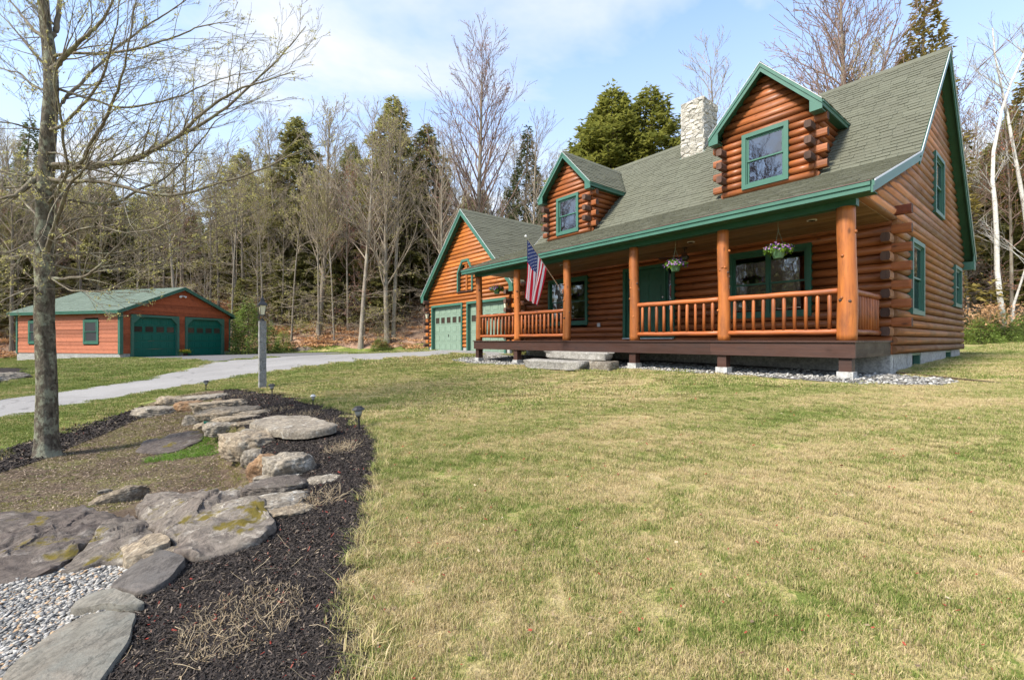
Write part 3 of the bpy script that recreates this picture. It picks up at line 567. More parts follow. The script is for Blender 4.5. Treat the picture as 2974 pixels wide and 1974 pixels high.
def window(parent, ax, n0, a0, a1, z0, z1, trim=.09, sashes=1, mt=None, name='window', out=.118, curtain=None, grid=None, sub=True, deep=.5, gm=None):
    mt = mt or M['green']; mb = MB()
    frame_boxes(mb, ax, n0, a0, a1, z0, z1, trim, -.03, out, trim * 1.05)
    i0, i1, y0, y1 = a0 + trim, a1 - trim, z0 + trim * 1.05, z1 - trim
    frame_boxes(mb, ax, n0, i0, i1, y0, y1, .022, -.07, out - .035)          # jamb liner
    w = mb.build(name if sub else 'window_frame', mt, parent); tgt = w if sub else parent
    wd = (i1 - i0) / sashes
    for s_ in range(sashes):
        b0 = i0 + s_ * wd + .022; b1 = i0 + (s_ + 1) * wd - .022; zm = (y0 + y1) / 2
        if sashes > 1 and s_ > 0:
            mb = MB(); fb(mb, ax, n0, b0 - .055, b0 + .012, -.06, out - .03, y0 + .022, y1 - .022); mb.build('mullion', mt, tgt)
        for (c0, c1, nn) in ((y0 + .022, zm + .018, .01), (zm - .018, y1 - .022, .038)):
            mb = MB(); frame_boxes(mb, ax, n0, b0, b1, c0, c1, .036, nn, nn + .028); mb.build('sash', mt, tgt)
            mb = MB(); fb(mb, ax, n0, b0 + .036, b1 - .036, nn + .011, nn + .016, c0 + .036, c1 - .036); mb.build('window_pane', gm or M['glass'], tgt)
            if grid:
                mb = MB(); nx_, nz_ = grid
                for i in range(1, nx_): x_ = b0 + .036 + (b1 - b0 - .072) * i / nx_; fb(mb, ax, n0, x_ - .006, x_ + .006, nn + .001, nn + .008, c0 + .036, c1 - .036)
                for i in range(1, nz_): x_ = c0 + .036 + (c1 - c0 - .072) * i / nz_; fb(mb, ax, n0, b0 + .036, b1 - .036, nn + .0015, nn + .0075, x_ - .006, x_ + .006)
                mb.build('muntin', M['grey_box'], tgt)
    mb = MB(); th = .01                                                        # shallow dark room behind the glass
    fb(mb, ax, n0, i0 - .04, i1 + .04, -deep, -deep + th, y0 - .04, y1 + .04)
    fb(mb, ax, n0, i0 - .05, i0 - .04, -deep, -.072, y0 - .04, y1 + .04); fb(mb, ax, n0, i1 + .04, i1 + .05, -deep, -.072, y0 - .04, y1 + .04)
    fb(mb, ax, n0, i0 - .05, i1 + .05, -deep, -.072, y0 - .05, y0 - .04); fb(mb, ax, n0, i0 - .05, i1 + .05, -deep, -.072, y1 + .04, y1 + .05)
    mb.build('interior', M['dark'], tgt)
    if curtain:
        mb = MB()
        for (c0, c1, e0, e1) in curtain:
            nseg = 14; vs = []
            for j in range(nseg + 1):
                a = i0 + (i1 - i0) * (c0 + (c1 - c0) * j / nseg); nn = .13 + .012 * math.sin(j * 1.9)
                for z in (y0 + (y1 - y0) * e0, y0 + (y1 - y0) * e1): vs.append((a, n0 + nn, z) if ax == 'x' else (n0 - nn, a, z))
            mb.add(vs, [(2 * j, 2 * j + 2, 2 * j + 3, 2 * j + 1) for j in range(nseg)])
        mb.build('curtain', M['curtain'], tgt)
    return w
def shingles(mb, o, a, b, ulo, uhi, L, keep=None, expo=.145, single=None, wid=(.16, .36)):
    o = Vector(o); a = Vector(a); b = Vector(b); nrm = a.cross(b)
    if nrm.z < 0: nrm = -nrm
    v = 0.0; row = 0
    while v < L - 0.02:
        u0 = ulo(v) if callable(ulo) else ulo; u1 = uhi(v) if callable(uhi) else uhi; u = u0; ve = min(v + expo + .02, L)
        while u < u1 - 0.02:
            w = random.uniform(*wid); 
            if u + w > u1 - 0.1: w = u1 - u
            c = o + a * (u + w / 2) + b * (v + expo / 2)
            if keep is None or keep(c):
                th = random.choice((.008, .009, .015, .017)); g = .003; dv = random.choice((0, 0, .012))
                q = [o + a * (u + g) + b * (v - dv), o + a * (u + w - g) + b * (v - dv)]; p = [o + a * (u + w - g) + b * ve, o + a * (u + g) + b * ve]
                vs = [q[0] + nrm * .002, q[1] + nrm * .002, q[1] + nrm * (th + .004), q[0] + nrm * (th + .004), p[0] + nrm * .003, p[1] + nrm * .003]
                fs = [(0, 1, 2, 3), (3, 2, 4, 5), (1, 4, 2), (0, 3, 5)]
                if single is not None: single.append((vs, fs, c))
                else: mb.add(vs, fs)
            u += w
        v += expo; row += 1
# ================================================================ LOG HOUSE
HZ = EYE
house = empty('log_house', (P0[0], P0[1], HZ), HROT, 'log house with green roof, two dormers and a long covered porch', 'house')
H = .18; Z0 = -.27
WF = [(-9.60, -7.76, .52, 2.13), (-3.14, -1.35, .54, 2.13)]
DR = (-6.34, -4.63, .07, 2.15)
zs = [Z0 + i * H for i in range(15)]
courses(house, 'x', 2.38, zs[:14] + [zs[14]], H, -10.97, -.0, M['log'], [(a + .03, b - .03, c, d) for a, b, c, d in WF] + [(DR[0] + .03, DR[1] - .03, DR[2], DR[3])])
GW = [(3.54, 4.78, .56, 2.17), (9.05, 10.25, .98, 2.17), (6.08, 7.32, 3.15, 4.66)]
def yf(z):
    if z < 3.68: return max(0.0, -.3 + (z + .14 - 2.47) / .389)
    return 3.12 + (z + .13 - 3.80)
def ybk(z): return min(10.97, 11.3 - (z + .13 - 2.58))
zg = [Z0 + i * H for i in range(42)]
def yfs(z): return yf(z)
for i, z in enumerate(zg):
    lo = (lambda zz_: 2.38) if z < 2.30 else yfs
    courses(house, 'y', 0.0, [z], H, lo, ybk, M['log_w'] if z < 3.9 else M['log_w'], [(a + .03, b - .03, c, d) for a, b, c, d in GW])
    courses(house, 'ym', -10.97, [z], H, lo, ybk, M['log_w'])
log_piece(house, 'y', 0.0, yfs, 2.38, 2.335, .095, M['log_w']); log_piece(house, 'ym', -10.97, yfs, 2.38, 2.335, .095, M['log_w'])
for i in range(14):
    z = Z0 + i * H
    if i % 2 == 1 and i > 1: log_end(house, 'x', 2.38, .0, .30, z, H, M['log']); log_end(house, 'x', 2.38, -11.27, -10.97, z, H, M['log'])
    if i % 2 == 0 and i > 1: log_end(house, 'y', -.03, 2.0, 2.31, z, H, M['log_w'])
    if i % 2 == 0 and i > 1: log_end(house, 'y', -10.94, 2.0, 2.31, z, H, M['log_w'])
    if i % 2 == 0: log_end(house, 'y', -.02, 10.97, 11.25, z, H, M['log_red'], M['log_red'])
z = Z0 + 15 * H; log_end(house, 'x', 2.38, -.05, .30, z, H, M['log_red'])
z = Z0 + 14 * H; log_end(house, 'y', -.02, 10.97, 11.25, z, H, M['log_red'], M['log_red'])
mb = MB(); mb.box(-10.97, 0, 10.90, 10.97, -.27, 2.6); mb.build('rear_wall', M['log_w'], house)
for k, (a, b) in enumerate([(.0, .97), (.0, 0)][:1]): pass
# foundation with form lines
mb = MB(); mb.box(-10.9, -.02, 2.36, 2.56, -1.1, -.275); mb.build('foundation', M['conc'], house)
mb = MB(); edges = [2.36, 4.24, 5.16, 8.45, 9.38, 10.95]
for (a, b) in ((2.57, 4.24), (5.16, 8.45), (9.38, 10.95)):
    a_ = a
    while a_ < b - .05:
        b_ = min(a_ + .6, b); mb.box(-.22, -.02 + random.uniform(0, .004), a_ + .005, b_ - .005, -1.1, -.275); a_ = b_
mb.box(-.22, -.03, 2.57, 10.94, -1.1, -.62); mb.build('foundation', M['conc'], house)
for (a, b) in ((4.24, 5.16), (8.45, 9.38)):
    mb = MB(); frame_boxes(mb, 'y', -.12, a + .0, b - .0, -.615, -.28, .05, -.05, .09); w_ = mb.build('basement_window', M['green'], house)
    mb = MB(); fb(mb, 'y', -.12, a + .05, b - .05, -.02, -.015, -.565, -.33); mb.build('window_pane', M['glass'], w_)
    mb = MB(); fb(mb, 'y', -.12, a + .01, b - .01, -.3, -.29, -.6, -.29); mb.build('interior', M['dark'], w_)
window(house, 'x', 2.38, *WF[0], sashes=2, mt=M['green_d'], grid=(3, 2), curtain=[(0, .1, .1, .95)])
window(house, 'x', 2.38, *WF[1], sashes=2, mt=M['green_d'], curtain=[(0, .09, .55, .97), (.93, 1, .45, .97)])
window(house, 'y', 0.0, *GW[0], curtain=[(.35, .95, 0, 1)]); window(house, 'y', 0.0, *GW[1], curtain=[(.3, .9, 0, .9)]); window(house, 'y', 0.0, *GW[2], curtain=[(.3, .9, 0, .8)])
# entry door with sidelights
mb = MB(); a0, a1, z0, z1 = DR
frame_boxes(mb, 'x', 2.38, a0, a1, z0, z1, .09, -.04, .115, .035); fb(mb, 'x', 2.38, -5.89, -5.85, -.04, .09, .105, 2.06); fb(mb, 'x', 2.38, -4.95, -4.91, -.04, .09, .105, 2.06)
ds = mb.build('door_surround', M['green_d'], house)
mb = MB(); fb(mb, 'x', 2.38, a0 + .02, a1 - .02, .10, .17, .052, .074); mb.build('threshold', M['metal_w'], ds)
mb = MB(); fb(mb, 'x', 2.38, -5.85, -4.95, -.02, .02, .11, 2.06); dd = mb.build('door', M['door_g'], house)
for (p0, p1) in ((-5.73, -5.46), (-5.34, -5.07)):
    for (q0, q1) in ((.28, .95), (1.08, 1.62), (1.72, 1.95)):
        mb = MB(); fb(mb, 'x', 2.38, p0, p1, .02, .028, q0, q1); fb(mb, 'x', 2.38, p0 + .04, p1 - .04, .028, .040, q0 + .04, q1 - .04); mb.build('door_panel', M['door_g'], dd)
mb = MB(); mb.tube([(-5.02, 2.34, 1.05), (-5.02, 2.29, 1.05)], [.012, .03], 8); mb.tube([(-5.02, 2.35, 1.22), (-5.02, 2.325, 1.22)], .024, 8); mb.build('door_handle', M['chrome'], dd)
for (p0, p1) in ((-6.25, -5.89), (-4.91, -4.72)):
    mb = MB(); frame_boxes(mb, 'x', 2.38, p0, p1, .11, 2.06, .04, -.03, .03, .75); sl = mb.build('sidelight', M['door_g'], house)
    mb = MB(); fb(mb, 'x', 2.38, p0 + .04, p1 - .04, -.01, -.005, .86, 2.02); mb.build('window_pane', M['glass'], sl)
    mb = MB(); fb(mb, 'x', 2.38, p0 + .01, p1 - .01, -.3, -.29, .8, 2.05); mb.build('interior', M['dark'], sl)
# porch deck
for i in range(17):
    y0 = -.03 + i * .143
    mb = MB(); mb.box(-10.99, .02, y0, y0 + .138, -.028, 0); mb.build('deck_board', M['deck'], house)
mb = MB(); mb.box(-10.97, -6.62, .0, .04, -.285, -.029); mb.build('deck_fascia', M['deck'], house)
mb = MB(); mb.box(-6.617, -2.44, .0, .04, -.285, -.029); mb.build('deck_fascia', M['deck'], house)
mb = MB(); mb.box(-2.437, .0, .0, .04, -.285, -.029); mb.build('deck_fascia', M['deck'], house)
mb = MB(); mb.box(-.04, .0, .042, 2.27, -.283, -.029); mb.build('deck_fascia', M['deck_side'], house)
mb = MB(); mb.box(-10.97, -10.93, .042, 2.27, -.283, -.029); mb.build('deck_fascia', M['deck_side'], house)
mb = MB(); mb.box(-10.9, -.06, .16, .2, -.27, -.03)
for i in range(27): x = -10.8 + i * .4; mb.box(x, x + .04, .2, 2.34, -.25, -.03)
mb.build('deck_frame', M['deck'], house)
PX = [-10.83, -8.74, -6.60, -4.37, -2.22, -.15]; PR = [.118, .112, .112, .118, .118, .142]
for x in PX:
    zg_ = gz(*h2w(x, .12)) - HZ; x_ = x if x > -10 else x
    mb = MB(); mb.box(x_ - .09, x_ + .09, .045, .225, zg_ + .14, -.285); sp = mb.build('support_post', M['deck'], house)
    mb = MB(); mb.box(x_ - .115, x_ + .115, .02, .25, zg_ - .3, zg_ + .14); mb.build('footing', M['conc'], sp)
for x, r in zip(PX, PR):
    mb = MB(); n_ = 22; pts = []; rad = []; ph = random.random() * 9
    for i in range(n_ + 1):
        t_ = i / n_; pts.append((x + .012 * math.sin(t_ * 5 + ph) , .13 + .010 * math.cos(t_ * 4 + ph), t_ * 2.215)); rad.append(r * (1.03 - .12 * t_ + .03 * math.sin(t_ * 9 + ph)))
    mb.tube(pts, rad, 14, wob=.012)
    pp = mb.build('porch_post', M['post'], house, smooth=True)
    for k in range(9 if x in (-4.37, -2.22) else 5):
        t_ = random.uniform(.12, .92); an = random.uniform(-2.6, .2); rr = r * .97
        c_ = Vector((x + rr * math.cos(an), .13 + rr * math.sin(an), t_ * 2.215)); d_ = Vector((math.cos(an), math.sin(an), .1))
        mb = MB(); mb.tube([c_ - d_ * .02, c_ + d_ * .010, c_ + d_ * .016], [.036, .022, .008], 7); mb.build('knot', M['log_end'] if k % 2 else M['post'], pp, smooth=True)
def railing(p, q, n, ax):
    mb = MB(); p = Vector(p); q = Vector(q); m_ = M['rail'] if ax == 'x' else M['rail']
    def rl(z, r): 
        mb = MB(); pts = [p.lerp(q, t_ / 8) + Vector((0, 0, z + .004 * math.sin(t_ * 1.7))) for t_ in range(9)]
        mb.tube([pts[0] + (p - q).normalized() * .03] + pts + [pts[-1] + (q - p).normalized() * .03], [r * .45] + [r] * 9 + [r * .45], 10); return mb
    top = rl(.835, .052).build('railing', m_, house, smooth=True); rl(.150, .050).build('bottom_rail', m_, top, smooth=True)
    for i in range(n):
        c = p.lerp(q, (i + .62) / (n + .24)); r = random.uniform(.030, .036)
        mb = MB(); mb.tube([c + Vector((0, 0, .19)), c + Vector((random.uniform(-.004, .004), 0, .48)), c + Vector((0, 0, .755)), c + Vector((0, 0, .79))], [r, r * 1.04, r * .98, r * .4], 8, wob=.05)
        mb.build('baluster', M['bal'], top, smooth=True)
for i, n_ in ((0, 10), (1, 11), (3, 10), (4, 10)):
    railing((PX[i] + PR[i] * .95, .13, 0), (PX[i + 1] - PR[i + 1] * .95, .13, 0), n_, 'x')
railing((-.13, .27, 0), (-.13, 2.0, 0), 10, 'y')
railing((-10.84, .27, 0), (-10.84, 2.0, 0), 10, 'y')
# porch ceiling, beam, lights, fan
for i in range(25):
    y0 = .21 + i * .086
    if y0 > 2.33: break
    mb = MB(); mb.box(-10.95, -.02, y0 + .003, y0 + .083, 2.325, 2.345); mb.build('ceiling_board', M['ceil'], house)
mb = MB(); mb.box(-10.96, -.03, .21, 2.37, 2.346, 2.36); mb.build('ceiling_backing', M['ceil'], house)
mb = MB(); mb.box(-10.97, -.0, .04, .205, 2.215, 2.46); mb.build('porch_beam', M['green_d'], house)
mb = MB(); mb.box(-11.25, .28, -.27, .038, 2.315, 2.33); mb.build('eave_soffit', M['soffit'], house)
for x in (-9.9, -7.68, -3.45, -.95):
    mb = MB(); mb.tube([(x, 1.05, 2.312), (x, 1.05, 2.324)], .085, 18); rl_ = mb.build('recessed_light', M['white'], house); mb = MB(); mb.tube([(x, 1.05, 2.309), (x, 1.05, 2.3115)], .062, 16); mb.build('lamp_recess', M['dark'], rl_)
mb = MB(); fx, fy = -3.9, 1.55; mb.tube([(fx, fy, 2.322), (fx, fy, 2.10)], .014, 8); mb.lathe([(.06, -.02), (.06, .0)], (fx, fy, 2.32), 12); mb.lathe([(.04, -.16), (.10, -.13), (.11, -.06), (.05, -.01)], (fx, fy, 2.16), 14)
fan = mb.build('ceiling_fan', M['black'], house)
for k in range(4):
    an = k * math.pi / 2 + .5; mb = MB(); d_ = Vector((math.cos(an), math.sin(an), 0)); s_ = Vector((-d_.y, d_.x, .12)); c_ = Vector((fx, fy, 2.09))
    mb.poly([c_ + d_ * .12 - s_ * .04, c_ + d_ * .62 - s_ * .07, c_ + d_ * .62 + s_ * .07, c_ + d_ * .12 + s_ * .04], (0, 0, .008)); mb.build('fan_blade', M['deck'], fan)
# ---- main roof
X0, X1 = -11.27, .30
def slab(pts, x0, x1, th=.07): mb = MB(); mb.poly([(x0, a, b) for a, b in pts], (x1 - x0, 0, 0)); return mb
RP = [(-.3, 2.46), (3.12, 3.79), (6.6, 7.27), (11.3, 2.57)]; RPi = [(11.3, 2.47), (6.6, 7.15), (3.10, 3.66), (-.3, 2.40)]
roof = slab(RP + RPi, X0 + .02, X1 - .02).build('roof', M['shingle_d'], house)
DORM = [-2.60, -9.365]
def keepmain(c):
    for xc in DORM:
        if abs(c.x - xc) < 1.06 and 3.12 < c.y and c.z < 5.35: return False
    if -6.46 < c.x < -5.66 and 5.72 < c.y: return False
    return True
sgl = []
l1 = math.hypot(3.42, 1.33); l2 = math.hypot(3.48, 3.48)
shingles(None, (X0, -.3, 2.462), (1, 0, 0), (0, 3.42 / l1, 1.33 / l1), 0, X1 - X0, l1, keepmain, single=sgl)
shingles(None, (X0, 3.12, 3.792), (1, 0, 0), (0, 3.48 / l2, 3.48 / l2), 0, X1 - X0, l2, keepmain, single=sgl)
cam_h = Vector((-5.574 * .6298 + 7.39 * .7767, -5.574 * .7767 - 7.39 * .6298, 0))
sgl.sort(key=lambda s_: (s_[2] - cam_h).length)
for vs, fs, c in sgl[:300]: mb = MB(); mb.add(vs, fs); mb.build('shingle', M['shingle'], roof, attr=True)
mb = MB()
for vs, fs, c in sgl[300:]: mb.add(vs, fs)
lb = math.hypot(4.7, 4.7); shingles(mb, (X0, 11.3, 2.572), (1, 0, 0), (0, -4.7 / lb, 4.7 / lb), 0, X1 - X0, lb, expo=.29, wid=(.5, .9))
mb.build('shingle_field', M['shingle'], roof, attr=True, kind='stuff')
for k in range(38):
    mb = MB(); x = X0 + k * .305; mb.poly([(x, 6.45, 7.14), (x, 6.6, 7.295), (x, 6.75, 7.14), (x, 6.75, 7.155), (x, 6.6, 7.312), (x, 6.45, 7.155)], (.318, 0, .004)); mb.build('ridge_cap', M['shingle'], roof, attr=True)
def fascia(x0, x1, y, zt):
    mb = MB(); mb.box(x0, x1, y - .022, y + .02, zt - .155, zt - .03); mb.box(x0, x1, y - .045, y + .02, zt - .03 - .045, zt - .012); 
    f_ = mb.build('eave_fascia', M['green'], house); mb = MB(); mb.box(x0, x1, y - .055, y + .05, zt - .011, zt + .001); mb.build('drip_edge', M['metal_b'], f_); return f_
fascia(X0, X1 - .03, -.30, 2.462)
mb = MB(); mb.box(X0, X1, 11.28, 11.34, 2.38, 2.56); mb.build('eave_fascia', M['green'], house)
def rake(parent, x, pts, w, name='rake_board', m=None, th=.028, sgn=1, drop=0.0):
    """boards along the sloping edge; pts (y, z) from eave to ridge; hangs w below"""
    mb = MB()
    for (ya, za_), (yb_, zb_) in zip(pts[:-1], pts[1:]):
        mb.poly([(x, ya, za_ - drop), (x, yb_, zb_ - drop), (x, yb_, zb_ - w), (x, ya, za_ - w)], (th * sgn, 0, 0))
    return mb.build(name, m or M['green'], parent, fixn=True)
for sx, x in ((1, X1 - .03), (-1, X0 + .03)):
    for pts, w in (([(-.3, 2.462), (3.12, 3.79)], .185), ([(3.12, 3.79), (6.6, 7.27)], .26), ([(6.6, 7.27), (11.3, 2.57)], .26)):
        rb = rake(house, x, pts, w, sgn=sx); rake(rb, x + .028 * sx, pts, w * .45, 'rake_trim', M['green'], .018, sx, .012)
        rake(rb, x + .046 * sx, pts, .016, 'drip_edge', M['metal_w'], .01, sx, -.012)
    # gable soffit underside
    for (a, b) in (((3.11, 3.65), (6.6, 7.14)), ((6.6, 7.14), (11.28, 2.46)), ((-.28, 2.34), (3.11, 3.64))):
        mb = MB(); xi, xo = (-.01, X1 - .03) if sx > 0 else (-10.96, X0 + .03); mb.poly([(xi, a[0], a[1]), (xo, a[0], a[1]), (xo, b[0], b[1]), (xi, b[0], b[1])], (0, 0, -.02)); mb.build('gable_soffit', M['soffit'], house, fixn=True)
    xo = X1 - .029 if sx > 0 else X0 + .029
    mb = MB(); mb.poly([(xo, 10.99, 2.20), (xo, 11.3, 2.20), (xo, 11.3, 2.56), (xo, 10.99, 2.80)], (sx * .03, 0, 0)); mb.box(min(xo, xo - sx * .29), max(xo, xo - sx * .29) , 10.985, 11.0, 2.2, 2.45); mb.build('cornice_return', M['green'], house, fixn=True)
# ---- dormers
def dormer(xc, grid, win):
    hw = 1.065; yf_ = 3.10; zb = 3.775; ap, ev, hr = 6.80, 5.40, 1.30; s_ = (ap - ev) / hr; yo = 2.78
    dm = slab([(-1, 0)], 0, 0) if False else MB()
    # roof slopes as the dormer's body
    for sg in (-1, 1):
        dm.add([(xc, yo, ap), (xc + sg * hr, yo, ev), (xc + sg * hr, 4.73, ev), (xc, 6.13, ap), (xc, yo, ap - .09), (xc + sg * hr, yo, ev - .09), (xc + sg * hr, 4.64, ev - .09), (xc, 6.04, ap - .09)],
               [(0, 1, 2, 3), (4, 7, 6, 5), (0, 4, 5, 1), (1, 5, 6, 2), (2, 6, 7, 3), (0, 3, 7, 4)])
    d = dm.build('dormer', M['soffit'], house, fixn=True)
    def clipL(z): return max(xc - hw, xc - (ap - .1 - z) / s_)
    def clipR(z): return min(xc + hw, xc + (ap - .1 - z) / s_)
    wz = win
    zs_ = [zb + i * .178 for i in range(17)]
    courses(d, 'x', yf_, zs_, .178, clipL, clipR, M['log'], [(wz[0] + .03, wz[1] - .03, wz[2], wz[3])])
    for i in range(9):
        z = zs_[i]; fn = lambda zz_: 3.13 + (zz_ - 3.80) - .02
        if z + .1 < ev:
            courses(d, 'y', xc + hw, [z], .178, yf_, fn, M['log_y']); courses(d, 'ym', xc - hw, [z], .178, yf_, fn, M['log_y'])
        if 1 <= i <= 7:
            if i % 2 == 1: log_end(d, 'x', yf_ - .0, xc + hw, xc + hw + .26, z, .178, M['log']); log_end(d, 'x', yf_, xc - hw - .26, xc - hw, z, .178, M['log'])
            else: log_end(d, 'y', xc + hw - .04, yf_ - .36, yf_ - .06, z, .178, M['log_end']); log_end(d, 'y', xc - hw + .04, yf_ - .36, yf_ - .06, z, .178, M['log_end'])
    window(d, 'x', yf_, *wz, sub=False, grid=grid, trim=.10, deep=.25)
    mb = MB()
    for sg in (-1, 1):
        L = math.hypot(hr + .03, (hr + .03) * s_); bv = Vector((-sg * (hr + .03), 0, (hr + .03) * s_)).normalized()
        shingles(mb, (xc + sg * (hr + .03), yo - .02, ev + .006 - .03 * s_), (0, 1, 0), bv, 0, lambda v: (4.72 - yo) + v * bv.z, L)
    for k in range(11):
        y = yo - .03 + k * .305; mb.poly([(xc - .13, y, ap - .125), (xc, y, ap + .025), (xc + .13, y, ap - .125), (xc + .13, y, ap - .11), (xc, y, ap + .042), (xc - .13, y, ap - .11)], (0, .318, .004))
    mb.build('shingle_field', M['shingle'], d, attr=True, kind='stuff')
    for sg in (-1, 1):
        def rk(y, w, th, dr, name, m):
            mb = MB(); A_ = (xc, y, ap - dr * 1.0); B_ = (xc + sg * (hr + .01), y, ev - dr - .01); mb.poly([A_, B_, (B_[0], y, B_[2] - w), (A_[0], y, A_[2] - w)], (0, -th, 0)); mb.build(name, m, d, fixn=True)
        rk(yo - .001, .215, .028, .0, 'rake_board', M['green']); rk(yo - .030, .085, .018, .012, 'rake_trim', M['green']); rk(yo - .049, .014, .01, -.012, 'drip_edge', M['metal_w'])
        xe = xc + sg * hr
        mb = MB(); a_, b_ = sorted((xe - sg * .235, xe)); mb.box(a_, b_, yo - .031, yf_ - .09, ev - .225, ev - .205)
        mb.poly([(xe, yo - .0295, ev - .21), (xe - sg * .24, yo - .0295, ev - .21), (xe - sg * .24, yo - .0295, ev + .04)], (0, .03, 0)); mb.build('cornice_return', M['green'], d, fixn=True)
        mb = MB(); a_, b_ = sorted((xe - sg * .02, xe + sg * .012)); mb.box(a_, b_, yo, 4.72, ev - .15, ev - .005); mb.box(*sorted((xe + sg * .012, xe + sg * .03)), yo, 4.74, ev - .065, ev - .006); mb.build('eave_fascia', M['green'], d)
        mb = MB(); a_, b_ = sorted((xe - sg * .02, xc + sg * hw)); mb.box(a_, b_, yo + .01, 4.5, ev - .15, ev - .135); mb.build('eave_soffit', M['soffit'], d)
dormer(DORM[0], None, (-3.15, -2.06, 3.87, 5.27)); dormer(DORM[1], (3, 2), (-9.92, -8.82, 3.89, 5.27))
# ---- chimney of stacked stone
ch = MB(); ch.box(-6.44, -5.68, 5.74, 6.68, 5.6, 8.26); chim = ch.build('chimney', M['mortar'], house)
def clipcell(poly, p, q):
    mx_, my_ = (p[0] + q[0]) / 2, (p[1] + q[1]) / 2; nx_, ny_ = q[0] - p[0], q[1] - p[1]; out = []
    for i in range(len(poly)):
        a = poly[i]; b = poly[(i + 1) % len(poly)]; da = (a[0] - mx_) * nx_ + (a[1] - my_) * ny_; db = (b[0] - mx_) * nx_ + (b[1] - my_) * ny_
        if da <= 0: out.append(a)
        if da * db < 0: t_ = da / (da - db); out.append((a[0] + (b[0] - a[0]) * t_, a[1] + (b[1] - a[1]) * t_))
    return out
def stoneface(o, a, n, W_, z0, z1):
    o = Vector(o); a = Vector(a); n = Vector(n); SX = .52; pts = []; H_ = z1 - z0
    for _ in range(4000):
        p = (random.uniform(0, W_) * SX, random.uniform(0, H_))
        if all((p[0] - q[0]) ** 2 + (p[1] - q[1]) ** 2 > .105 ** 2 for q in pts): pts.append(p)
    sh = .22
    for p in pts:
        cell = [(0, 0), (W_ * SX, 0), (W_ * SX, H_), (0, H_)]
        for q in pts:
            if q is not p and abs(q[0] - p[0]) + abs(q[1] - p[1]) < .6: cell = clipcell(cell, p, q)
        if len(cell) < 3: continue
        cx = sum(c[0] for c in cell) / len(cell); cy = sum(c[1] for c in cell) / len(cell); k = len(cell); d1 = random.uniform(.025, .06); tx, ty = random.uniform(-.25, .25), random.uniform(-.15, .3)
        def P_(c, f, d_): u = (cx + (c[0] - cx) * f); v = cy + (c[1] - cy) * f; return o + a * (u / SX) + Vector((0, 0, z0 + v)) + n * (d_ + ((c[0] - cx) * tx + (c[1] - cy) * ty) * (1 if d_ > 0 else 0))
        vs = [P_(c, .97, -.01) for c in cell] + [P_(c, .93, d1 * .7) for c in cell] + [P_(c, .62, d1 + random.uniform(-.008, .012)) for c in cell]
        mb = MB(); mb.add(vs, [(i, (i + 1) % k, (i + 1) % k + k, i + k) for i in range(k)] + [(i + k, (i + 1) % k + k, (i + 1) % k + 2 * k, i + 2 * k) for i in range(k)] + [tuple(range(2 * k, 3 * k))]); mb.build('stone', M['veneer'], chim, fixn=True)
random.seed(21)
stoneface((-6.46, 5.74, 0), (1, 0, 0), (0, -1, 0), .80, 6.35, 8.28); stoneface((-5.68, 5.72, 0), (0, 1, 0), (1, 0, 0), .98, 6.3, 8.28)
stoneface((-6.44, 6.70, 0), (0, -1, 0), (-1, 0, 0), .98, 6.3, 8.28); stoneface((-5.66, 6.68, 0), (-1, 0, 0), (0, 1, 0), .80, 6.9, 8.28)
mb = MB(); mb.box(-6.40, -5.72, 5.78, 6.64, 8.262, 8.275); mb.build('chimney_cap', M['mortar'], chim)
# ================================================================ ATTACHED GARAGE (stands beside the house)
gar = empty('log_garage', (P0[0], P0[1], HZ), HROT, 'log garage with steep gable roof and two sage green doors', 'garage')
GA = (-15.06, 5.88); GS = (5.88 - 2.22) / 3.71; gl_, gr_ = -18.52, -11.80
gD = [(-18.13, -15.29, -.52, 1.74), (-14.93, -12.08, -.52, 1.74)]
gWin = (-15.72, -14.44, 2.24, 3.68)
def gL_(z): return max(gl_, GA[0] - (GA[1] - .12 - z) / GS)
def gR_(z): return min(gr_, GA[0] + (GA[1] - .12 - z) / GS)
courses(gar, 'x', 2.40, [-.32 + i * .18 for i in range(35)], .18, gL_, gR_, M['log_g'], [(a + .03, b - .03, c, d) for a, b, c, d in gD] + [(gWin[0] + .05, gWin[1] - .05, gWin[2], 3.2), (-15.5, -14.66, 3.2, 3.55)])
for k in range(15):
    z = -.32 + k * .18
    if k < 13:
        log_piece(gar, 'ym', gl_, 2.42, 11.4, z, .18, M['log_w']); log_piece(gar, 'y', gr_, 2.42, 11.4, z, .18, M['log_w'])
        if k % 2 == 0: log_end(gar, 'y', gl_ + .04, 2.05, 2.33, z, .18, M['log_end']); log_end(gar, 'y', gr_ - .04, 2.05, 2.33, z, .18, M['log_end'])
        else: log_end(gar, 'x', 2.41, gl_ - .28, gl_, z, .18, M['log_g']); log_end(gar, 'x', 2.41, gr_, gr_ + .28, z, .18, M['log_g'])
for (a, b) in ((gl_, gD[0][0] + .02), (gD[0][1] - .02, gD[1][0] + .02), (gD[1][1] - .02, gr_ + .02)):
    mb = MB(); mb.box(a, b, 2.36, 2.6, -.9, -.325); mb.build('foundation', M['conc'], gar)
mb = MB(); mb.box(gr_ - .2, gr_ - .01, 2.61, 11.3, -.9, -.325); mb.box(gl_ + .01, gl_ + .2, 2.61, 11.3, -.9, -.325); mb.build('foundation', M['conc'], gar)
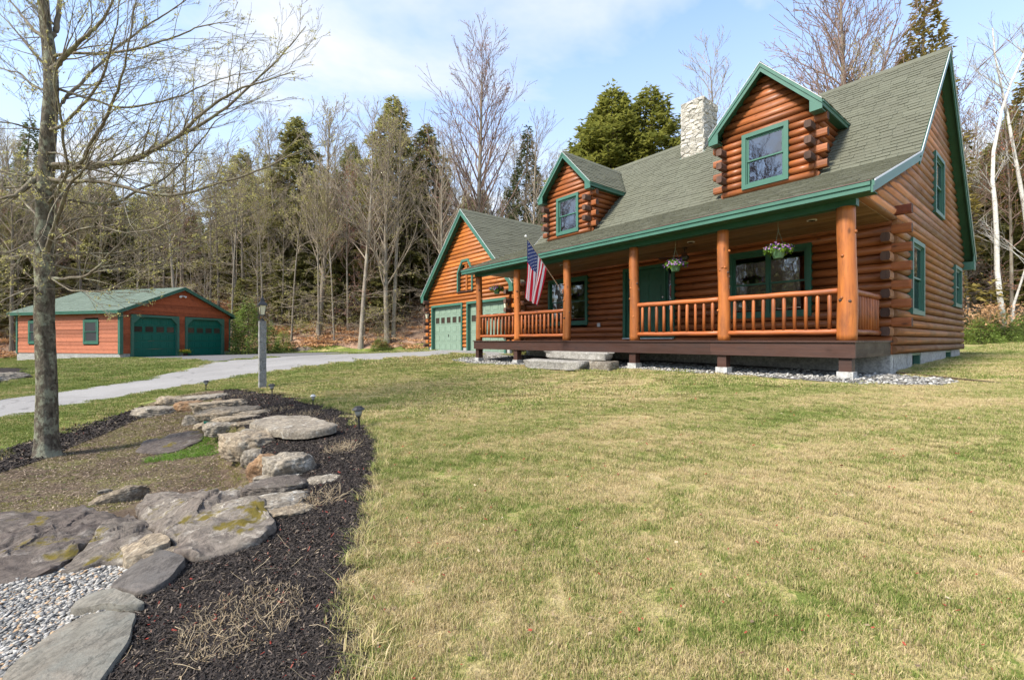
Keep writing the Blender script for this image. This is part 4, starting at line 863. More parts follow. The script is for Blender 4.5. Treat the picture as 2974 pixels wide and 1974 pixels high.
def garage_door(parent, ax, n0, a0, a1, z0, z1, rows, cols, wrow, mt, md, nwin, octa=0.0, fr=.13):
    mb = MB(); fb(mb, ax, n0, a0, a0 + fr, -.10, .115, z0, z1); fb(mb, ax, n0, a1 - fr, a1, -.10, .115, z0, z1); fb(mb, ax, n0, a0 + fr, a1 - fr, -.10, .115, z1 - fr, z1)
    if octa:
        for sg, a in ((1, a0 + fr), (-1, a1 - fr)):
            P_ = [(a - sg * .002, z1 - fr + .002), (a + sg * octa, z1 - fr + .002), (a - sg * .002, z1 - fr - octa)]
            if ax == 'y': mb.poly([(n0 - .098, p, q) for p, q in P_], (.211, 0, 0))
            else: mb.poly([(p, n0 + .098, q) for p, q in P_], (0, -.211, 0))
    f_ = mb.build('garage_door', mt, parent, fixn=True)
    i0, i1, zt = a0 + fr, a1 - fr, z1 - fr; hh = (zt - z0 - .01) / rows
    for r in range(rows):
        zz0 = z0 + .01 + r * hh; zz1 = zz0 + hh - .008; mb = MB(); fb(mb, ax, n0, i0, i1, -.085, -.055, zz0, zz1)
        cw = (i1 - i0) / cols
        if r != wrow:
            for c in range(cols):
                frame_boxes(mb, ax, n0, i0 + c * cw + .05, i0 + (c + 1) * cw - .05, zz0 + .06, zz1 - .06, .018, -.056, -.048)
                fb(mb, ax, n0, i0 + c * cw + .09, i0 + (c + 1) * cw - .09, -.056, -.046, zz0 + .10, zz1 - .10)
        mb.build('door_section', md, f_)
        if r == wrow:
            cw = (i1 - i0) / nwin
            for c in range(nwin):
                b0, b1 = i0 + c * cw + .09, i0 + (c + 1) * cw - .09; mb = MB(); frame_boxes(mb, ax, n0, b0 - .025, b1 + .025, zz0 + .045, zz1 - .045, .025, -.056, -.042); fb(mb, ax, n0, b0, b1, -.0555, -.0525, zz0 + .07, zz1 - .07, mi=1)
                mb.build('door_window', [md, M['dglass']], f_)
    return f_
M['dglass2'] = mat('insect_screen', (0.035, 0.037, 0.042), 0.55, 0.3)
M['dglass'] = mat('garage_glass', (0.045, 0.035, 0.028), 0.06, 0.6)
for g_ in gD:
    f_ = garage_door(gar, 'x', 2.40, *g_, 5, 5, 3, M['green'], M['gdoor'], 5, fr=.10)
    xm = (g_[0] + g_[1]) / 2; mb = MB(); mb.box(xm - .02, xm + .02, 2.43, 2.452, .22, .30); mb.tube([(xm - .05, 2.44, .2), (xm + .05, 2.44, .2)], .012, 6); mb.build('door_handle', M['black'], f_)
# octagonal framed panel in the gable
a0, a1, z0, z1 = gWin; mb = MB(); cN = .42; oc = [(a0, z0), (a0, z1 - .55), (a0 + .38, z1), (a1 - .38, z1), (a1, z1 - .55), (a1, z0)]; ic = [(a0 + .1, z0), (a0 + .1, z1 - .59), (a0 + .43, z1 - .11), (a1 - .43, z1 - .11), (a1 - .1, z1 - .59), (a1 - .1, z0)]
for i in range(5):
    mb.poly([(oc[i][0], 2.41, oc[i][1]), (oc[i + 1][0], 2.41, oc[i + 1][1]), (ic[i + 1][0], 2.41, ic[i + 1][1]), (ic[i][0], 2.41, ic[i][1])], (0, -.13, 0))
gw = mb.build('gable_hatch', M['green'], gar, fixn=True)
mb = MB(); mb.box(a0 - .02, a1 + .02, 2.26, 2.41, z0 - .045, z0 - .002); mb.build('sill', M['deck'], gw)
mb = MB(); mb.poly([(p[0], 2.52, p[1]) for p in ic], (0, -.02, 0)); mb.build('hatch_back', M['log_g'], gw, fixn=True)
for k in range(7):
    z = z0 + .02 + k * .18
    if z + .17 > z1 - .15: break
    lo_ = a0 + .12 + max(0, (z + .17 - (z1 - .59)) * .72); hi_ = a1 - .12 - max(0, (z + .17 - (z1 - .59)) * .72)
    log_piece(gw, 'x', 2.49, lo_, -15.15, z, .18, M['log_g']); log_piece(gw, 'x', 2.49, -15.01, hi_, z, .18, M['log_g'])
mb = MB(); mb.box(-15.145, -15.015, 2.385, 2.49, z0, z1 - .13); mb.build('centre_stile', M['log_g'], gw)
# garage roof
mb = MB(); ov = .30
for sg in (-1, 1):
    xe = GA[0] + sg * 3.71; mb.add([(GA[0], 2.08, 5.88), (xe, 2.08, 2.22), (xe, 11.6, 2.22), (GA[0], 11.6, 5.88), (GA[0], 2.08, 5.78), (xe, 2.08, 2.12), (xe, 11.6, 2.12), (GA[0], 11.6, 5.78)], [(0, 1, 2, 3), (4, 7, 6, 5), (0, 4, 5, 1), (1, 5, 6, 2), (2, 6, 7, 3), (0, 3, 7, 4)])
groof = mb.build('roof', M['soffit'], gar, fixn=True)
mb = MB(); Lg = math.hypot(3.73, 3.73 * GS)
for sg in (-1, 1):
    bv = Vector((-sg * 3.73, 0, 3.73 * GS)).normalized(); shingles(mb, (GA[0] + sg * 3.73, 2.06, 2.22 - .02 * GS + .006), (0, 1, 0), bv, 0, 9.54, Lg, wid=(.22, .5), expo=.15)
for k in range(31): y = 2.05 + k * .305; mb.poly([(GA[0] - .14, y, 5.76), (GA[0], y, 5.905), (GA[0] + .14, y, 5.76), (GA[0] + .14, y, 5.775), (GA[0], y, 5.922), (GA[0] - .14, y, 5.775)], (0, .318, .004))
mb.build('shingle_field', M['shingle'], groof, attr=True, kind='stuff')
for sg in (-1, 1):
    xe = GA[0] + sg * 3.72; 
    def rk(y, w, th, dr, name, m):
        mb = MB(); mb.poly([(GA[0], y, 5.89 - dr), (xe, y, 2.22 - dr), (xe, y, 2.22 - dr - w), (GA[0], y, 5.89 - dr - w)], (0, -th, 0)); mb.build(name, m, gar, fixn=True)
    rk(2.08, .27, .028, 0, 'rake_board', M['green']); rk(2.051, .11, .018, .012, 'rake_trim', M['green']); rk(2.032, .016, .01, -.014, 'drip_edge', M['metal_w'])
    mb = MB(); a_, b_ = sorted((xe, xe - sg * .25)); mb.box(a_, b_, 2.052, 2.32, 1.92, 1.95); mb.poly([(xe, 2.0535, 1.94), (xe - sg * .26, 2.0535, 1.94), (xe - sg * .26, 2.0535, 2.30), (xe, 2.0535, 2.12)], (0, .03, 0)); mb.build('cornice_return', M['green'], gar, fixn=True)
    mb = MB(); mb.box(*sorted((xe - sg * .02, xe + sg * .01)), 2.08, 11.6, 2.02, 2.20); mb.build('eave_fascia', M['green'], gar)
# lanterns beside the garage doors (separate things on the wall)
def wall_lantern(x, z, label):
    t_ = empty('wall_lantern', (*h2w(x, 2.30), HZ + z), HROT, label, 'wall lamp', 'lanterns beside the log garage doors')
    mb = MB(); mb.box(-.05, .05, -.0, .012, -.02, .16); mb.tube([(0, 0, .12), (0, -.08, .16), (0, -.12, .13)], .012, 6); mb.build('bracket', M['black'], t_)
    mb = MB(); mb.lathe([(.055, -.16), (.085, .06), (.085, .065)], (0, -.12, 0), 4, sq=1)
    mb.build('glass', M['frost'], t_)
    mb = MB(); mb.lathe([(.105, .065), (.10, .08), (.04, .14), (.012, .17), (.01, .19)], (0, -.12, 0), 4, sq=1); mb.lathe([(.02, -.20), (.06, -.175), (.06, -.16)], (0, -.12, 0), 4, sq=1)
    for k in range(4):
        an = math.pi / 4 + k * math.pi / 2; mb.tube([(.056 * math.cos(an), -.12 + .056 * math.sin(an), -.16), (.088 * math.cos(an), -.12 + .088 * math.sin(an), .065)], .006, 4)
    mb.build('lantern_cage', M['black'], t_)
wall_lantern(-18.36, 1.28, 'black wall lantern left of the first garage door'); wall_lantern(-11.93, 1.42, 'black wall lantern right of the second garage door')
mb = MB(); mb.box(-.055, .055, -.03, .0, -.06, .06); bx_ = mb.build('outlet_cover', M['grey_box'], None, loc=(*h2w(-7.28, 2.29), HZ + .50), rot=(0, 0, HROT)); tag(bx_, 'small grey outlet cover on the log wall under the porch', 'outlet cover')
# ================================================================ DETACHED GARAGE
g2z = gz(*g2w(-.5, 0)); G2Z = EYE - 1.0
det = empty('detached_garage', (G2[0], G2[1], G2Z), math.atan2(-.2759, .9612), 'detached red wood garage with low green roof and two dark green doors', 'garage')
BP = [(-.05, 0), (.028, 0), (.010, 1.0), (-.05, 1.0)]
dG = [(.53, 3.43, 0.0, 2.57), (3.87, 6.76, 0.0, 2.57)]; dW = [(-3.02, -1.74, .80, 2.27), (-7.95, -6.7, .80, 2.27)]
SL = .44; 
def dy0(z): return max(0.0, (z + .12 - 2.76 - .13) / SL)
def dy1(z): return min(7.32, 7.32 - (z + .12 - 2.76 - .13) / SL)
courses(det, 'y', 0, [.25 + i * .235 for i in range(19)], .235, dy0, dy1, M['clap'], [(a + .05, b - .05, c, d) for a, b, c, d in dG], 'clapboard', BP)
courses(det, 'x', 0, [.25 + i * .235 for i in range(11)], .235, -9.1, 0, M['clap_y'], [(a + .05, b - .05, c, d) for a, b, c, d in dW], 'clapboard', BP)
for k in range(11): log_piece(det, 'ym', -9.1, 0, 7.32, .25 + k * .235, .235, M['clap'], 'clapboard', BP)
mb = MB(); mb.box(-9.1, 0, 7.25, 7.32, .25, 2.8); mb.build('rear_wall', M['clap'], det)
mb = MB(); mb.box(-9.1, -.02, .0, .2, -.5, .248); mb.build('foundation', M['conc'], det)
for (a, b) in ((.21, .55), (3.41, 3.89), (6.74, 7.3)): mb = MB(); mb.box(-.2, -.015, a, b, -.5, .248); mb.build('foundation', M['conc'], det)
for (x, y, ax_) in ((0, 0, 1), (-9.1, 0, 0), (0, 7.32, 2)):
    mb = MB()
    if ax_ != 2: mb.box(x - (.14 if ax_ == 1 else .02), x + (.035 if ax_ == 1 else .12), -.05, -.0, .22, 2.6)
    if ax_ == 1: mb.box(.0, .036, .001, .13, .22, 2.6)
    if ax_ == 2: mb.box(.0, .036, 7.20, 7.33, .22, 2.6)
    mb.build('corner_board', M['green'], det)
for g_ in dG: garage_door(det, 'y', 0, *g_, 5, 5, 3, M['green'], M['ddoor'], 4, octa=.38, fr=.14)
for w_ in dW: window(det, 'x', 0, *w_, trim=.13, out=.06, deep=.4, gm=M['dglass2'])
mb = MB()
for sg, ye in ((-1, -.3), (1, 7.62)):
    zr = 3.66 * SL + 2.89; ze = 2.89 - .3 * SL
    mb.add([(.33, 3.66, zr), (.33, ye, ze), (-9.45, ye, ze), (-9.45, 3.66, zr), (.33, 3.66, zr - .1), (.33, ye, ze - .1), (-9.45, ye, ze - .1), (-9.45, 3.66, zr - .1)], [(0, 1, 2, 3), (4, 7, 6, 5), (0, 4, 5, 1), (1, 5, 6, 2), (2, 6, 7, 3), (0, 3, 7, 4)])
dro = mb.build('roof', M['soffit'], det, fixn=True); mb = MB()
for sg, ye in ((1, -.32), (-1, 7.64)):
    bv = Vector((0, sg, SL)).normalized(); shingles(mb, (-9.47, ye, ze - .02 * SL + .007), (1, 0, 0), bv, 0, 9.82, math.hypot(3.98, 3.98 * SL), wid=(.3, .7), expo=.17)
mb.build('shingle_field', M['shingle_d'], dro, attr=True, kind='stuff')
for sg, ye in ((-1, -.3), (1, 7.62)):
    mb = MB(); mb.poly([(.30, 3.66, zr), (.30, ye, ze), (.30, ye, ze - .19), (.30, 3.66, zr - .19)], (.035, 0, 0)); mb.poly([(.335, 3.66, zr - .0), (.335, ye, ze), (.335, ye, ze - .08), (.335, 3.66, zr - .08)], (.02, 0, 0)); mb.build('rake_board', M['green'], det, fixn=True)
    mb = MB(); mb.box(-9.45, .30, *sorted((ye, ye + sg * .03)), ze - .17, ze - .005); mb.box(-9.45, .30, *sorted((ye + sg * .03, ye + sg * .05)), ze - .07, ze - .006); mb.build('eave_fascia', M['green'], det)
    mb = MB(); mb.box(-9.4, .3, *sorted((ye - sg * .01, (0 if sg < 0 else 7.32))), ze - .17, ze - .15); mb.build('eave_soffit', M['soffit'], det)
fl = empty('floodlight', (*g2w(.06, 3.62), G2Z + 3.92), math.atan2(-.2759, .9612), 'twin white floodlight under the peak of the detached garage', 'floodlight')
mb = MB(); mb.tube([(-.04, 0, 0), (.02, 0, 0)], .06, 10); mb.build('base_plate', M['white'], fl)
for s_ in (-1, 1): mb = MB(); mb.tube([(.02, s_ * .03, 0), (.07, s_ * .10, 0), (.16, s_ * .20, -.06)], [.02, .035, .07], 10); mb.build('lamp_head', M['white'], fl)
# ================================================================ TREES
rng = np.random.default_rng(11)
class TB:
    """tapered branch tubes gathered into one mesh"""
    def __init__(s): s.V = []; s.F = []; s.n = 0
    def tube(s, P, Rr, k):
        n = len(P); P = np.asarray(P); T = np.gradient(P, axis=0); T /= np.linalg.norm(T, axis=1, keepdims=True) + 1e-9
        up = np.where(np.abs(T[:, 2:3]) < .9, [[0, 0, 1.]], [[1., 0, 0]]); A = np.cross(T, up); A /= np.linalg.norm(A, axis=1, keepdims=True) + 1e-9; B = np.cross(A, T)
        an = np.arange(k) * 2 * np.pi / k; V = P[:, None] + (A[:, None] * np.cos(an)[None, :, None] + B[:, None] * np.sin(an)[None, :, None]) * np.asarray(Rr)[:, None, None]
        i = np.arange(n - 1)[:, None] * k; j = np.arange(k)[None]; j2 = (j + 1) % k
        F = np.stack([i + j, i + j2, i + k + j2, i + k + j], -1).reshape(-1, 4) + s.n
        s.V.append(V.reshape(-1, 3)); s.F.append(F); s.n += n * k
    def mesh(s, name, m): return bigmesh(name, np.concatenate(s.V), np.concatenate(s.F), m, smooth=True)
def wander(p, d, L, n, jit, up, rg):
    P = [np.array(p, float)]; d = np.array(d, float); st = L / n
    for i in range(n):
        d = d + rg.normal(0, jit, 3) + np.array([0, 0, up]); d /= np.linalg.norm(d); P.append(P[-1] + d * st)
    return np.array(P), d
def grow(tb, p, d, L, r, lev, rg, tips, spread=.75, up=.05, jit=.10, kids=(6, 4, 3), minr=.004):
    n = 5 if lev == 0 else (4 if lev == 1 else 3)
    P, _ = wander(p, d, L, n, jit, up, rg); Rr = r * (1 - np.linspace(0, 1, n + 1) * .86); Rr = np.maximum(Rr, minr)
    tb.tube(P, Rr, 5 if lev == 0 else (4 if lev == 1 else 3))
    if lev >= len(kids): tips.append(P[-1]); tips.append(P[-2]); return
    for c in range(kids[lev]):
        t_ = (c + .6 + rg.uniform(-.3, .3)) / (kids[lev] + .3); t_ = .18 + .80 * t_; i = min(int(t_ * n), n - 1); q = P[i] + (P[i + 1] - P[i]) * (t_ * n - i)
        ax = P[i + 1] - P[i]; ax /= np.linalg.norm(ax); sd_ = np.cross(ax, rg.normal(0, 1, 3)); sd_ /= np.linalg.norm(sd_) + 1e-9
        if lev >= 1: sd_[2] = sd_[2] * .6 + .15
        dd = ax + sd_ * rg.uniform(.55, 1.1) * spread; dd /= np.linalg.norm(dd)
        grow(tb, q, dd, L * rg.uniform(.36, .58) * (1.15 - .5 * t_), r * (1 - t_ * .8) * .55, lev + 1, rg, tips, spread, up, jit, kids, minr)
def trunk_mesh(name, H, r, m, rg, lean=.02, k=9, n=18, curve=.28):
    tb = TB(); z = np.linspace(0, 1, n); ph = rg.uniform(0, 6, 2); P = np.stack([curve * np.sin(z * 4 + ph[0]) * z + lean * H * z, curve * np.sin(z * 3.3 + ph[1]) * z, z * H - .25], -1)
    Rr = r * ((1 - z) ** .75 * .93 + .05) * (1 + .45 * np.exp(-z * H * 1.6)); tb.tube(P, Rr, k); return tb.mesh(name, m), P, Rr
def bare_tree(seed, H, r, fork=.42, nb=34, Lb=4.5, upd=.55, m=None, mt=None, buds=0, budm=None, low=13, kids=(6, 4), lean=.01, minr=.010):
    rg = np.random.default_rng(seed); me, P, Rr = trunk_mesh('trunk', H, r, m or M['bark'], rg, lean); tb = TB(); tips = []
    for i in range(nb):
        t_ = fork + (1 - fork) * (i + .5) / nb; zi = t_ * (len(P) - 1); a = int(zi); q = P[a] + (P[min(a + 1, len(P) - 1)] - P[a]) * (zi - a); az = i * 2.4 + rg.uniform(-.5, .5)
        L = Lb * (1.1 - .75 * ((t_ - fork) / (1 - fork))) * rg.uniform(.7, 1.15); dd = np.array([math.cos(az), math.sin(az), upd + .9 * t_ * rg.uniform(.6, 1.2)]); dd /= np.linalg.norm(dd)
        grow(tb, q, dd, L, Rr[a] * .45, 0, rg, tips, .7, .05, .09, kids, minr)
    for i in range(low):
        t_ = rg.uniform(.10, fork); zi = t_ * (len(P) - 1); a = int(zi); az = rg.uniform(0, 6.3); dd = np.array([math.cos(az), math.sin(az), rg.uniform(-.15, .3)]); dd /= np.linalg.norm(dd)
        grow(tb, P[a], dd, rg.uniform(1.2, 3.6), .024, 0, rg, tips, .75, .01, .12, (5, 3), minr * .8)
    cm_ = tb.mesh('branches', mt or M['twig']); bm_ = None
    if buds:
        T_ = np.array(tips); idx = rg.integers(0, len(T_), buds); bm_ = leafcloud('buds', T_[idx] + rg.normal(0, .14, (buds, 3)), .04, .085, budm or M['bud'], rg)
    return me, cm_, bm_
def leafcloud(name, Pts, s0, s1, m, rg, dirs=None, elong=1.6):
    n = len(Pts); s_ = rg.uniform(s0, s1, n)[:, None]; a = rg.normal(0, 1, (n, 3)); 
    if dirs is not None: a = dirs + a * .35
    a /= np.linalg.norm(a, axis=1, keepdims=True) + 1e-9; b = np.cross(a, rg.normal(0, 1, (n, 3)) * (1 if dirs is None else .45) + np.array([0, 0, 0.0 if dirs is None else 1.0])); b /= np.linalg.norm(b, axis=1, keepdims=True) + 1e-9
    V = np.stack([Pts - b * s_ * .5, Pts + b * s_ * .5, Pts + a * s_ * elong], 1).reshape(-1, 3); F = np.arange(3 * n).reshape(-1, 3)
    rn = np.repeat(rg.uniform(0, 1, n), 3); return bigmesh(name, V, F, m, rn)
def conifer(seed, H, rad, m, nb=120, per=110, droop=.25, base=.12, shape=1.0, s0=.12, s1=.30, tr=.22, ragged=.3, clump=0.0):
    rg = np.random.default_rng(seed); me, P, Rr = trunk_mesh('trunk', H, tr, M['bark_c'], rg, .0, 8, 12, .06); tb = TB(); Pt = []; Dr = []
    for i in range(nb):
        t_ = base + (1 - base) * ((i + rg.uniform(0, 1)) / nb) ** .92; z = t_ * H - .2; az = i * 2.39996 + rg.uniform(-.4, .4); L = rad * (1 - ((t_ - base) / (1 - base)) ** shape) * rg.uniform(1 - ragged, 1.1) + .25
        u_ = rg.uniform(.1, .45) if t_ > .6 else rg.uniform(-.1, .2); d_ = np.array([math.cos(az), math.sin(az), 0]); lat = np.array([-d_[1], d_[0], 0]); tt = np.linspace(0, 1, 5)[:, None]
        c0 = np.array([np.interp(z, P[:, 2], P[:, 0]), np.interp(z, P[:, 2], P[:, 1]), z]); Q = c0 + d_ * L * tt + np.array([0, 0, 1]) * (u_ * L * tt - droop * L * tt ** 2); tb.tube(Q, np.linspace(.035, .008, 5) * (L / rad * .6 + .5), 3)
        k = max(6, int(per * L / rad)); t2 = rg.uniform(.15 if clump == 0 else .45, 1.0, k) ** .75; sp = rg.normal(0, 1, k) * (.08 + .20 * L * (1.1 - t2)); q = c0 + d_ * (L * t2)[:, None] + lat * sp[:, None] + np.stack([np.zeros(k), np.zeros(k), u_ * L * t2 - droop * L * t2 ** 2 - np.abs(sp) * .25 + rg.normal(0, .15 + clump, k)], -1)
        Pt.append(q); Dr.append(d_ * .8 + lat * np.sign(sp)[:, None] * .7 + np.array([0, 0, -.15]))
    fol = leafcloud('needles', np.concatenate(Pt) + rg.normal(0, .05, (len(np.concatenate(Pt)), 3)), s0 * .8, s1 * .85, m, rg, np.concatenate(Dr), 1.7)
    return me, tb.mesh('boughs', M['bark_c']), fol
def make_tree(name, parts, loc, rz, sc, label, cat, group):
    o = empty(name, loc, rz, label, cat, group); o.scale = (sc[0], sc[0], sc[1]) if hasattr(sc, '__len__') else (sc,) * 3
    if cat == 'tree': o.rotation_euler = (R(rng.uniform(-3, 3)), R(rng.uniform(-3, 3)), rz)
    for nm, me in parts:
        if me: link(nm, me, o)
    return o
def tparts(t_): return [('trunk', t_[0]), ('branches', t_[1]), ('buds', t_[2])]
def cparts(t_): return [('trunk', t_[0]), ('boughs', t_[1]), ('foliage', t_[2])]
BT = [bare_tree(1, 18, .17, .42, 30, 4.2, .55), bare_tree(2, 20, .20, .50, 28, 4.6, .65, buds=2600), bare_tree(3, 16, .13, .38, 26, 3.4, .5, mt=M['twig_r'], buds=1200, budm=M['bud_r']),
      bare_tree(4, 21, .22, .36, 34, 5.6, .8), bare_tree(5, 14, .09, .35, 22, 2.6, .5, low=17), bare_tree(6, 17, .12, .55, 20, 3.0, .6, low=19, buds=3200), bare_tree(8, 12, .07, .3, 18, 2.2, .4, low=14)]
CT = [conifer(21, 19, 3.8, M['hemlock'], 180, 210, .22, .10, 2.3, ragged=.5), conifer(22, 21, 3.5, M['hemlock'], 180, 190, .25, .12, 2.0, ragged=.5), conifer(23, 17, 4.2, M['hemlock'], 160, 210, .25, .03, 2.6, ragged=.55),
      conifer(24, 20, 3.6, M['pine'], 64, 190, .0, .35, .7, .14, .32, .24, .5, .16), conifer(25, 18, 3.5, M['hemlock_l'], 230, 230, .05, .06, 2.6, s0=.10, s1=.24, ragged=.5, clump=.12)]
def dpx(x, dist): u = (x * 1.259 - 1487) / 1322; return (u * dist, dist)
def place(kind, tset, vi, dx_, dist, top=None, label='', group=None, name=None, cat='tree', rz=None, wide=1.0):
    x, y = dpx(dx_, dist); z = gz(x, y); t_ = tset[vi]; Hm = max(v.co.z for v in t_[0].vertices) 
    s_ = 1.0 if top is None else ((785.5 - top) / F0 * dist + EYE - z) / Hm
    return make_tree(name or kind, cparts(t_) if tset is CT else tparts(t_), (x, y, z - .05), rng.uniform(0, 6.28) if rz is None else rz, (s_ * wide, s_), label, cat, group)
# trees one can tell apart (picture x, distance, picture height of the top)
big = bare_tree(31, 23, .30, .22, 44, 8.5, 1.3, buds=1500, budm=M['bud_r'], kids=(7, 4), mt=M['twig_r'], minr=.014); BT.append(big)
bigL = bare_tree(32, 20, .26, .25, 40, 6.0, 1.2, buds=2600, kids=(7, 4), minr=.012); BT.append(bigL)
place('bare_tree', BT, 7, 1100, 40, 128, 'tall bare spreading tree rising behind the log garage roof')
place('bare_tree', BT, 8, 735, 38, 255, 'pale barked bare tree standing at the wood edge, leaf slope beside it')
place('bare_tree', BT, 3, 832, 36.5, 262, 'straight bare tree at the wood edge beside the driveway end')
place('bare_tree', BT, 8, 893, 37, 300, 'left one of two close bare trunks left of the log garage'); place('bare_tree', BT, 1, 907, 37.5, 262, 'right one of two close bare trunks left of the log garage')
place('bare_tree', BT, 1, 505, 42, 395, 'thin pale bare tree right above the detached garage roof'); place('bare_tree', BT, 5, 605, 39, 420, 'slim bare tree with yellow buds behind the lamp post')
place('bare_tree', BT, 0, 560, 41, 380, 'bare tree with grey trunk between detached garage and lamp post'); place('bare_tree', BT, 1, 420, 42, 250, 'tall budding tree behind the detached garage ridge')
place('hemlock_tree', CT, 0, 700, 44, 268, 'dense conical hemlock behind the pale barked bare tree', wide=1.25); place('hemlock_tree', CT, 1, 893, 44, 232, 'tallest dense hemlock left of the log garage', wide=1.35)
place('hemlock_tree', CT, 2, 560, 47, 345, 'broad hemlock top between maple branches above the lamp post', wide=1.1); place('hemlock_tree', CT, 0, 985, 46, 300, 'dark hemlock just left of the log garage peak', wide=1.2)
place('hemlock_tree', CT, 2, 262, 44, 428, 'dark green hemlock behind the left end of the detached garage', wide=1.3); place('hemlock_tree', CT, 4, 820, 47, 330, 'small green hemlock gap tree between two tall ones')
place('pine_tree', CT, 3, 1205, 42, 292, 'white pine with layered boughs right of the big bare tree', wide=1.1); place('pine_tree', CT, 3, 1000, 45, 420, 'white pine low behind the log garage peak')
place('pine_tree', CT, 3, 30, 40, 268, 'tall reddish topped tree at the left edge'); 
place('evergreen_tree', CT, 4, 1425, 33, 208, 'bright olive evergreen behind the roof, left of the chimney', wide=1.5); place('evergreen_tree', CT, 4, 1505, 34, 225, 'olive evergreen close behind the chimney', wide=1.35); place('evergreen_tree', CT, 4, 1385, 35, 265, 'smaller olive evergreen left of the bright one behind the roof', wide=1.4)
CT.append(conifer(26, 18, 2.7, M['cedar_b'], 120, 130, .05, .12, 1.5, s0=.10, s1=.24, ragged=.55, clump=.12))
place('evergreen_tree', CT, 5, 2105, 27, -5, 'bronze green evergreen behind the ridge near its right end', wide=1.0); place('evergreen_tree', CT, 5, 1940, 30, 165, 'small bronze evergreen showing above the ridge', wide=.9)
place('bare_tree', BT, 3, 1640, 34, 150, 'bare tree behind the chimney and large dormer'); place('bare_tree', BT, 7, 1985, 28, -70, 'big bare tree with ruddy branches behind the house ridge')
place('bare_tree', BT, 3, 1930, 30, 60, 'bare tree left of the big one behind the ridge'); place('evergreen_tree', CT, 1, 2335, 34, 250, 'tall green hemlock right of the house gable', wide=1.0)
place('evergreen_tree', CT, 5, 2372, 30, 90, 'bronze topped evergreen at the right edge', wide=.9); place('hemlock_tree', CT, 0, 2262, 33, 400, 'green hemlock low beside the rear gable eave', wide=1.0)
place('bare_tree', BT, 2, 2235, 27, 200, 'thin bare tree close to the rear gable eave')
place('hemlock_tree', CT, 2, 2285, 31, 330, 'broad green hemlock between house gable and birches', wide=1.0); place('evergreen_tree', CT, 4, 2350, 33, 290, 'light green evergreen behind the birches', wide=1.0)
place('evergreen_tree', CT, 4, 2240, 36, 440, 'light green evergreen low behind the rear house corner', wide=1.1)
# white birches right of the house
def birch(label, pts, w0, dist, seed, group=None):
    rg = np.random.default_rng(seed); x0, y0 = dpx(pts[0][0], dist); z0 = gz(x0, y0); P = np.array([[(a * 1.259 - 1487) / 1322 * dist - x0, 0.15 * math.sin(i), EYE + (785.5 - b) / F0 * dist - z0] for i, (a, b) in enumerate(pts)]); P[0, 2] = -.2
    o = empty('birch_tree', (x0, y0, z0), 0, label, 'tree', group); tb = TB(); t_ = np.linspace(0, 1, len(P)); tb.tube(P, w0 / F0 * dist * .5 * (1 - .75 * t_), 9); link('trunk', tb.mesh('trunk', M['birch']), o)
    tb = TB(); tips = []
    for i in range(15):
        k = rg.integers(max(1, len(P) // 3), len(P) - 1); q = P[k] + (P[k + 1] - P[k]) * rg.uniform(0, 1) if k + 1 < len(P) else P[k]; az = rg.uniform(0, 6.28); dd = np.array([math.cos(az), .6 * math.sin(az), 1.0]); grow(tb, q, dd / np.linalg.norm(dd), rg.uniform(1.4, 3.6), .024, 0, rg, tips, .6, .03, .1, (4, 3), .007)
    link('branches', tb.mesh('branches', M['birch']), o)
    tb = TB()
    return o
birch('leaning white birch trunk right of the house gable', [(2323, 742), (2313, 690), (2306, 620), (2300, 540), (2290, 470), (2283, 420), (2290, 350), (2308, 290), (2318, 250), (2335, 190), (2362, 120), (2390, 40)], 11.5, 25, 5)
birch('white birch forking across the right edge of the wood', [(2400, 700), (2380, 560), (2368, 470), (2350, 400), (2330, 330), (2318, 270), (2308, 200), (2300, 130), (2296, 60)], 10, 25.5, 6)
birch('slanting white birch stem low at the right edge', [(2330, 745), (2345, 700), (2362, 650), (2385, 560), (2420, 430), (2440, 330)], 6, 24.8, 7)
def where(x, y):
    px = ((x / y) * 1322 + 1487) / 1.259; d = y - float(yb(x)); dep = 'at the wood edge' if d < 3 else ('just inside the wood' if d < 9 else ('well inside the wood' if d < 16 else 'far up the slope'))
    reg = [(120, 'left of the maple trunk'), (300, 'behind the detached garage roof'), (470, 'behind the detached garage gable'), (600, 'left of the lamp post'), (720, 'just right of the lamp post'), (820, 'above the end of the driveway'), (920, 'by the twin trunks'), (1060, 'left of the log garage gable'), (1280, 'behind the log garage roof'), (2220, 'behind the house'), (2310, 'beside the house gable'), (9999, 'among the birches at the right')]
    return dep + ' ' + next(n_ for a, n_ in reg if px < a)
# the wood: remaining trunks and evergreens
def inview(x, y): return -1.9 < x / y < 1.45
rr = random.Random(5); nbare = 0; spots = []
while nbare < 262:
    x = rr.uniform(-80, 56); y = float(yb(x)) + abs(rr.gauss(0, 1)) * 9 + 1.0
    if not inview(x, y): continue
    hx, hy = w2h(x, y)
    if x < -21 and y < 36 and x > -35: continue
    if any((x - a) ** 2 + (y - b) ** 2 < 1.1 for a, b in spots): continue
    if -3 < x < 21 and rr.random() < .75: continue      # hidden behind the house
    spots.append((x, y)); v = rr.choices(range(7), [3, 3, 4, 2, 3, 4, 4])[0]; z = gz(x, y); s_ = rr.uniform(.55, .88)
    make_tree('bare_tree', tparts(BT[v]), (x, y, z), rr.uniform(0, 6.28), (s_ * .95, s_), ['grey bare tree', 'budding bare tree', 'ruddy bare tree', 'stout bare tree', 'thin bare tree', 'yellow budding tree', 'spindly bare sapling'][v] + ' ' + where(x, y), 'tree', 'bare trees of the wood')
    nbare += 1
ncon = 0
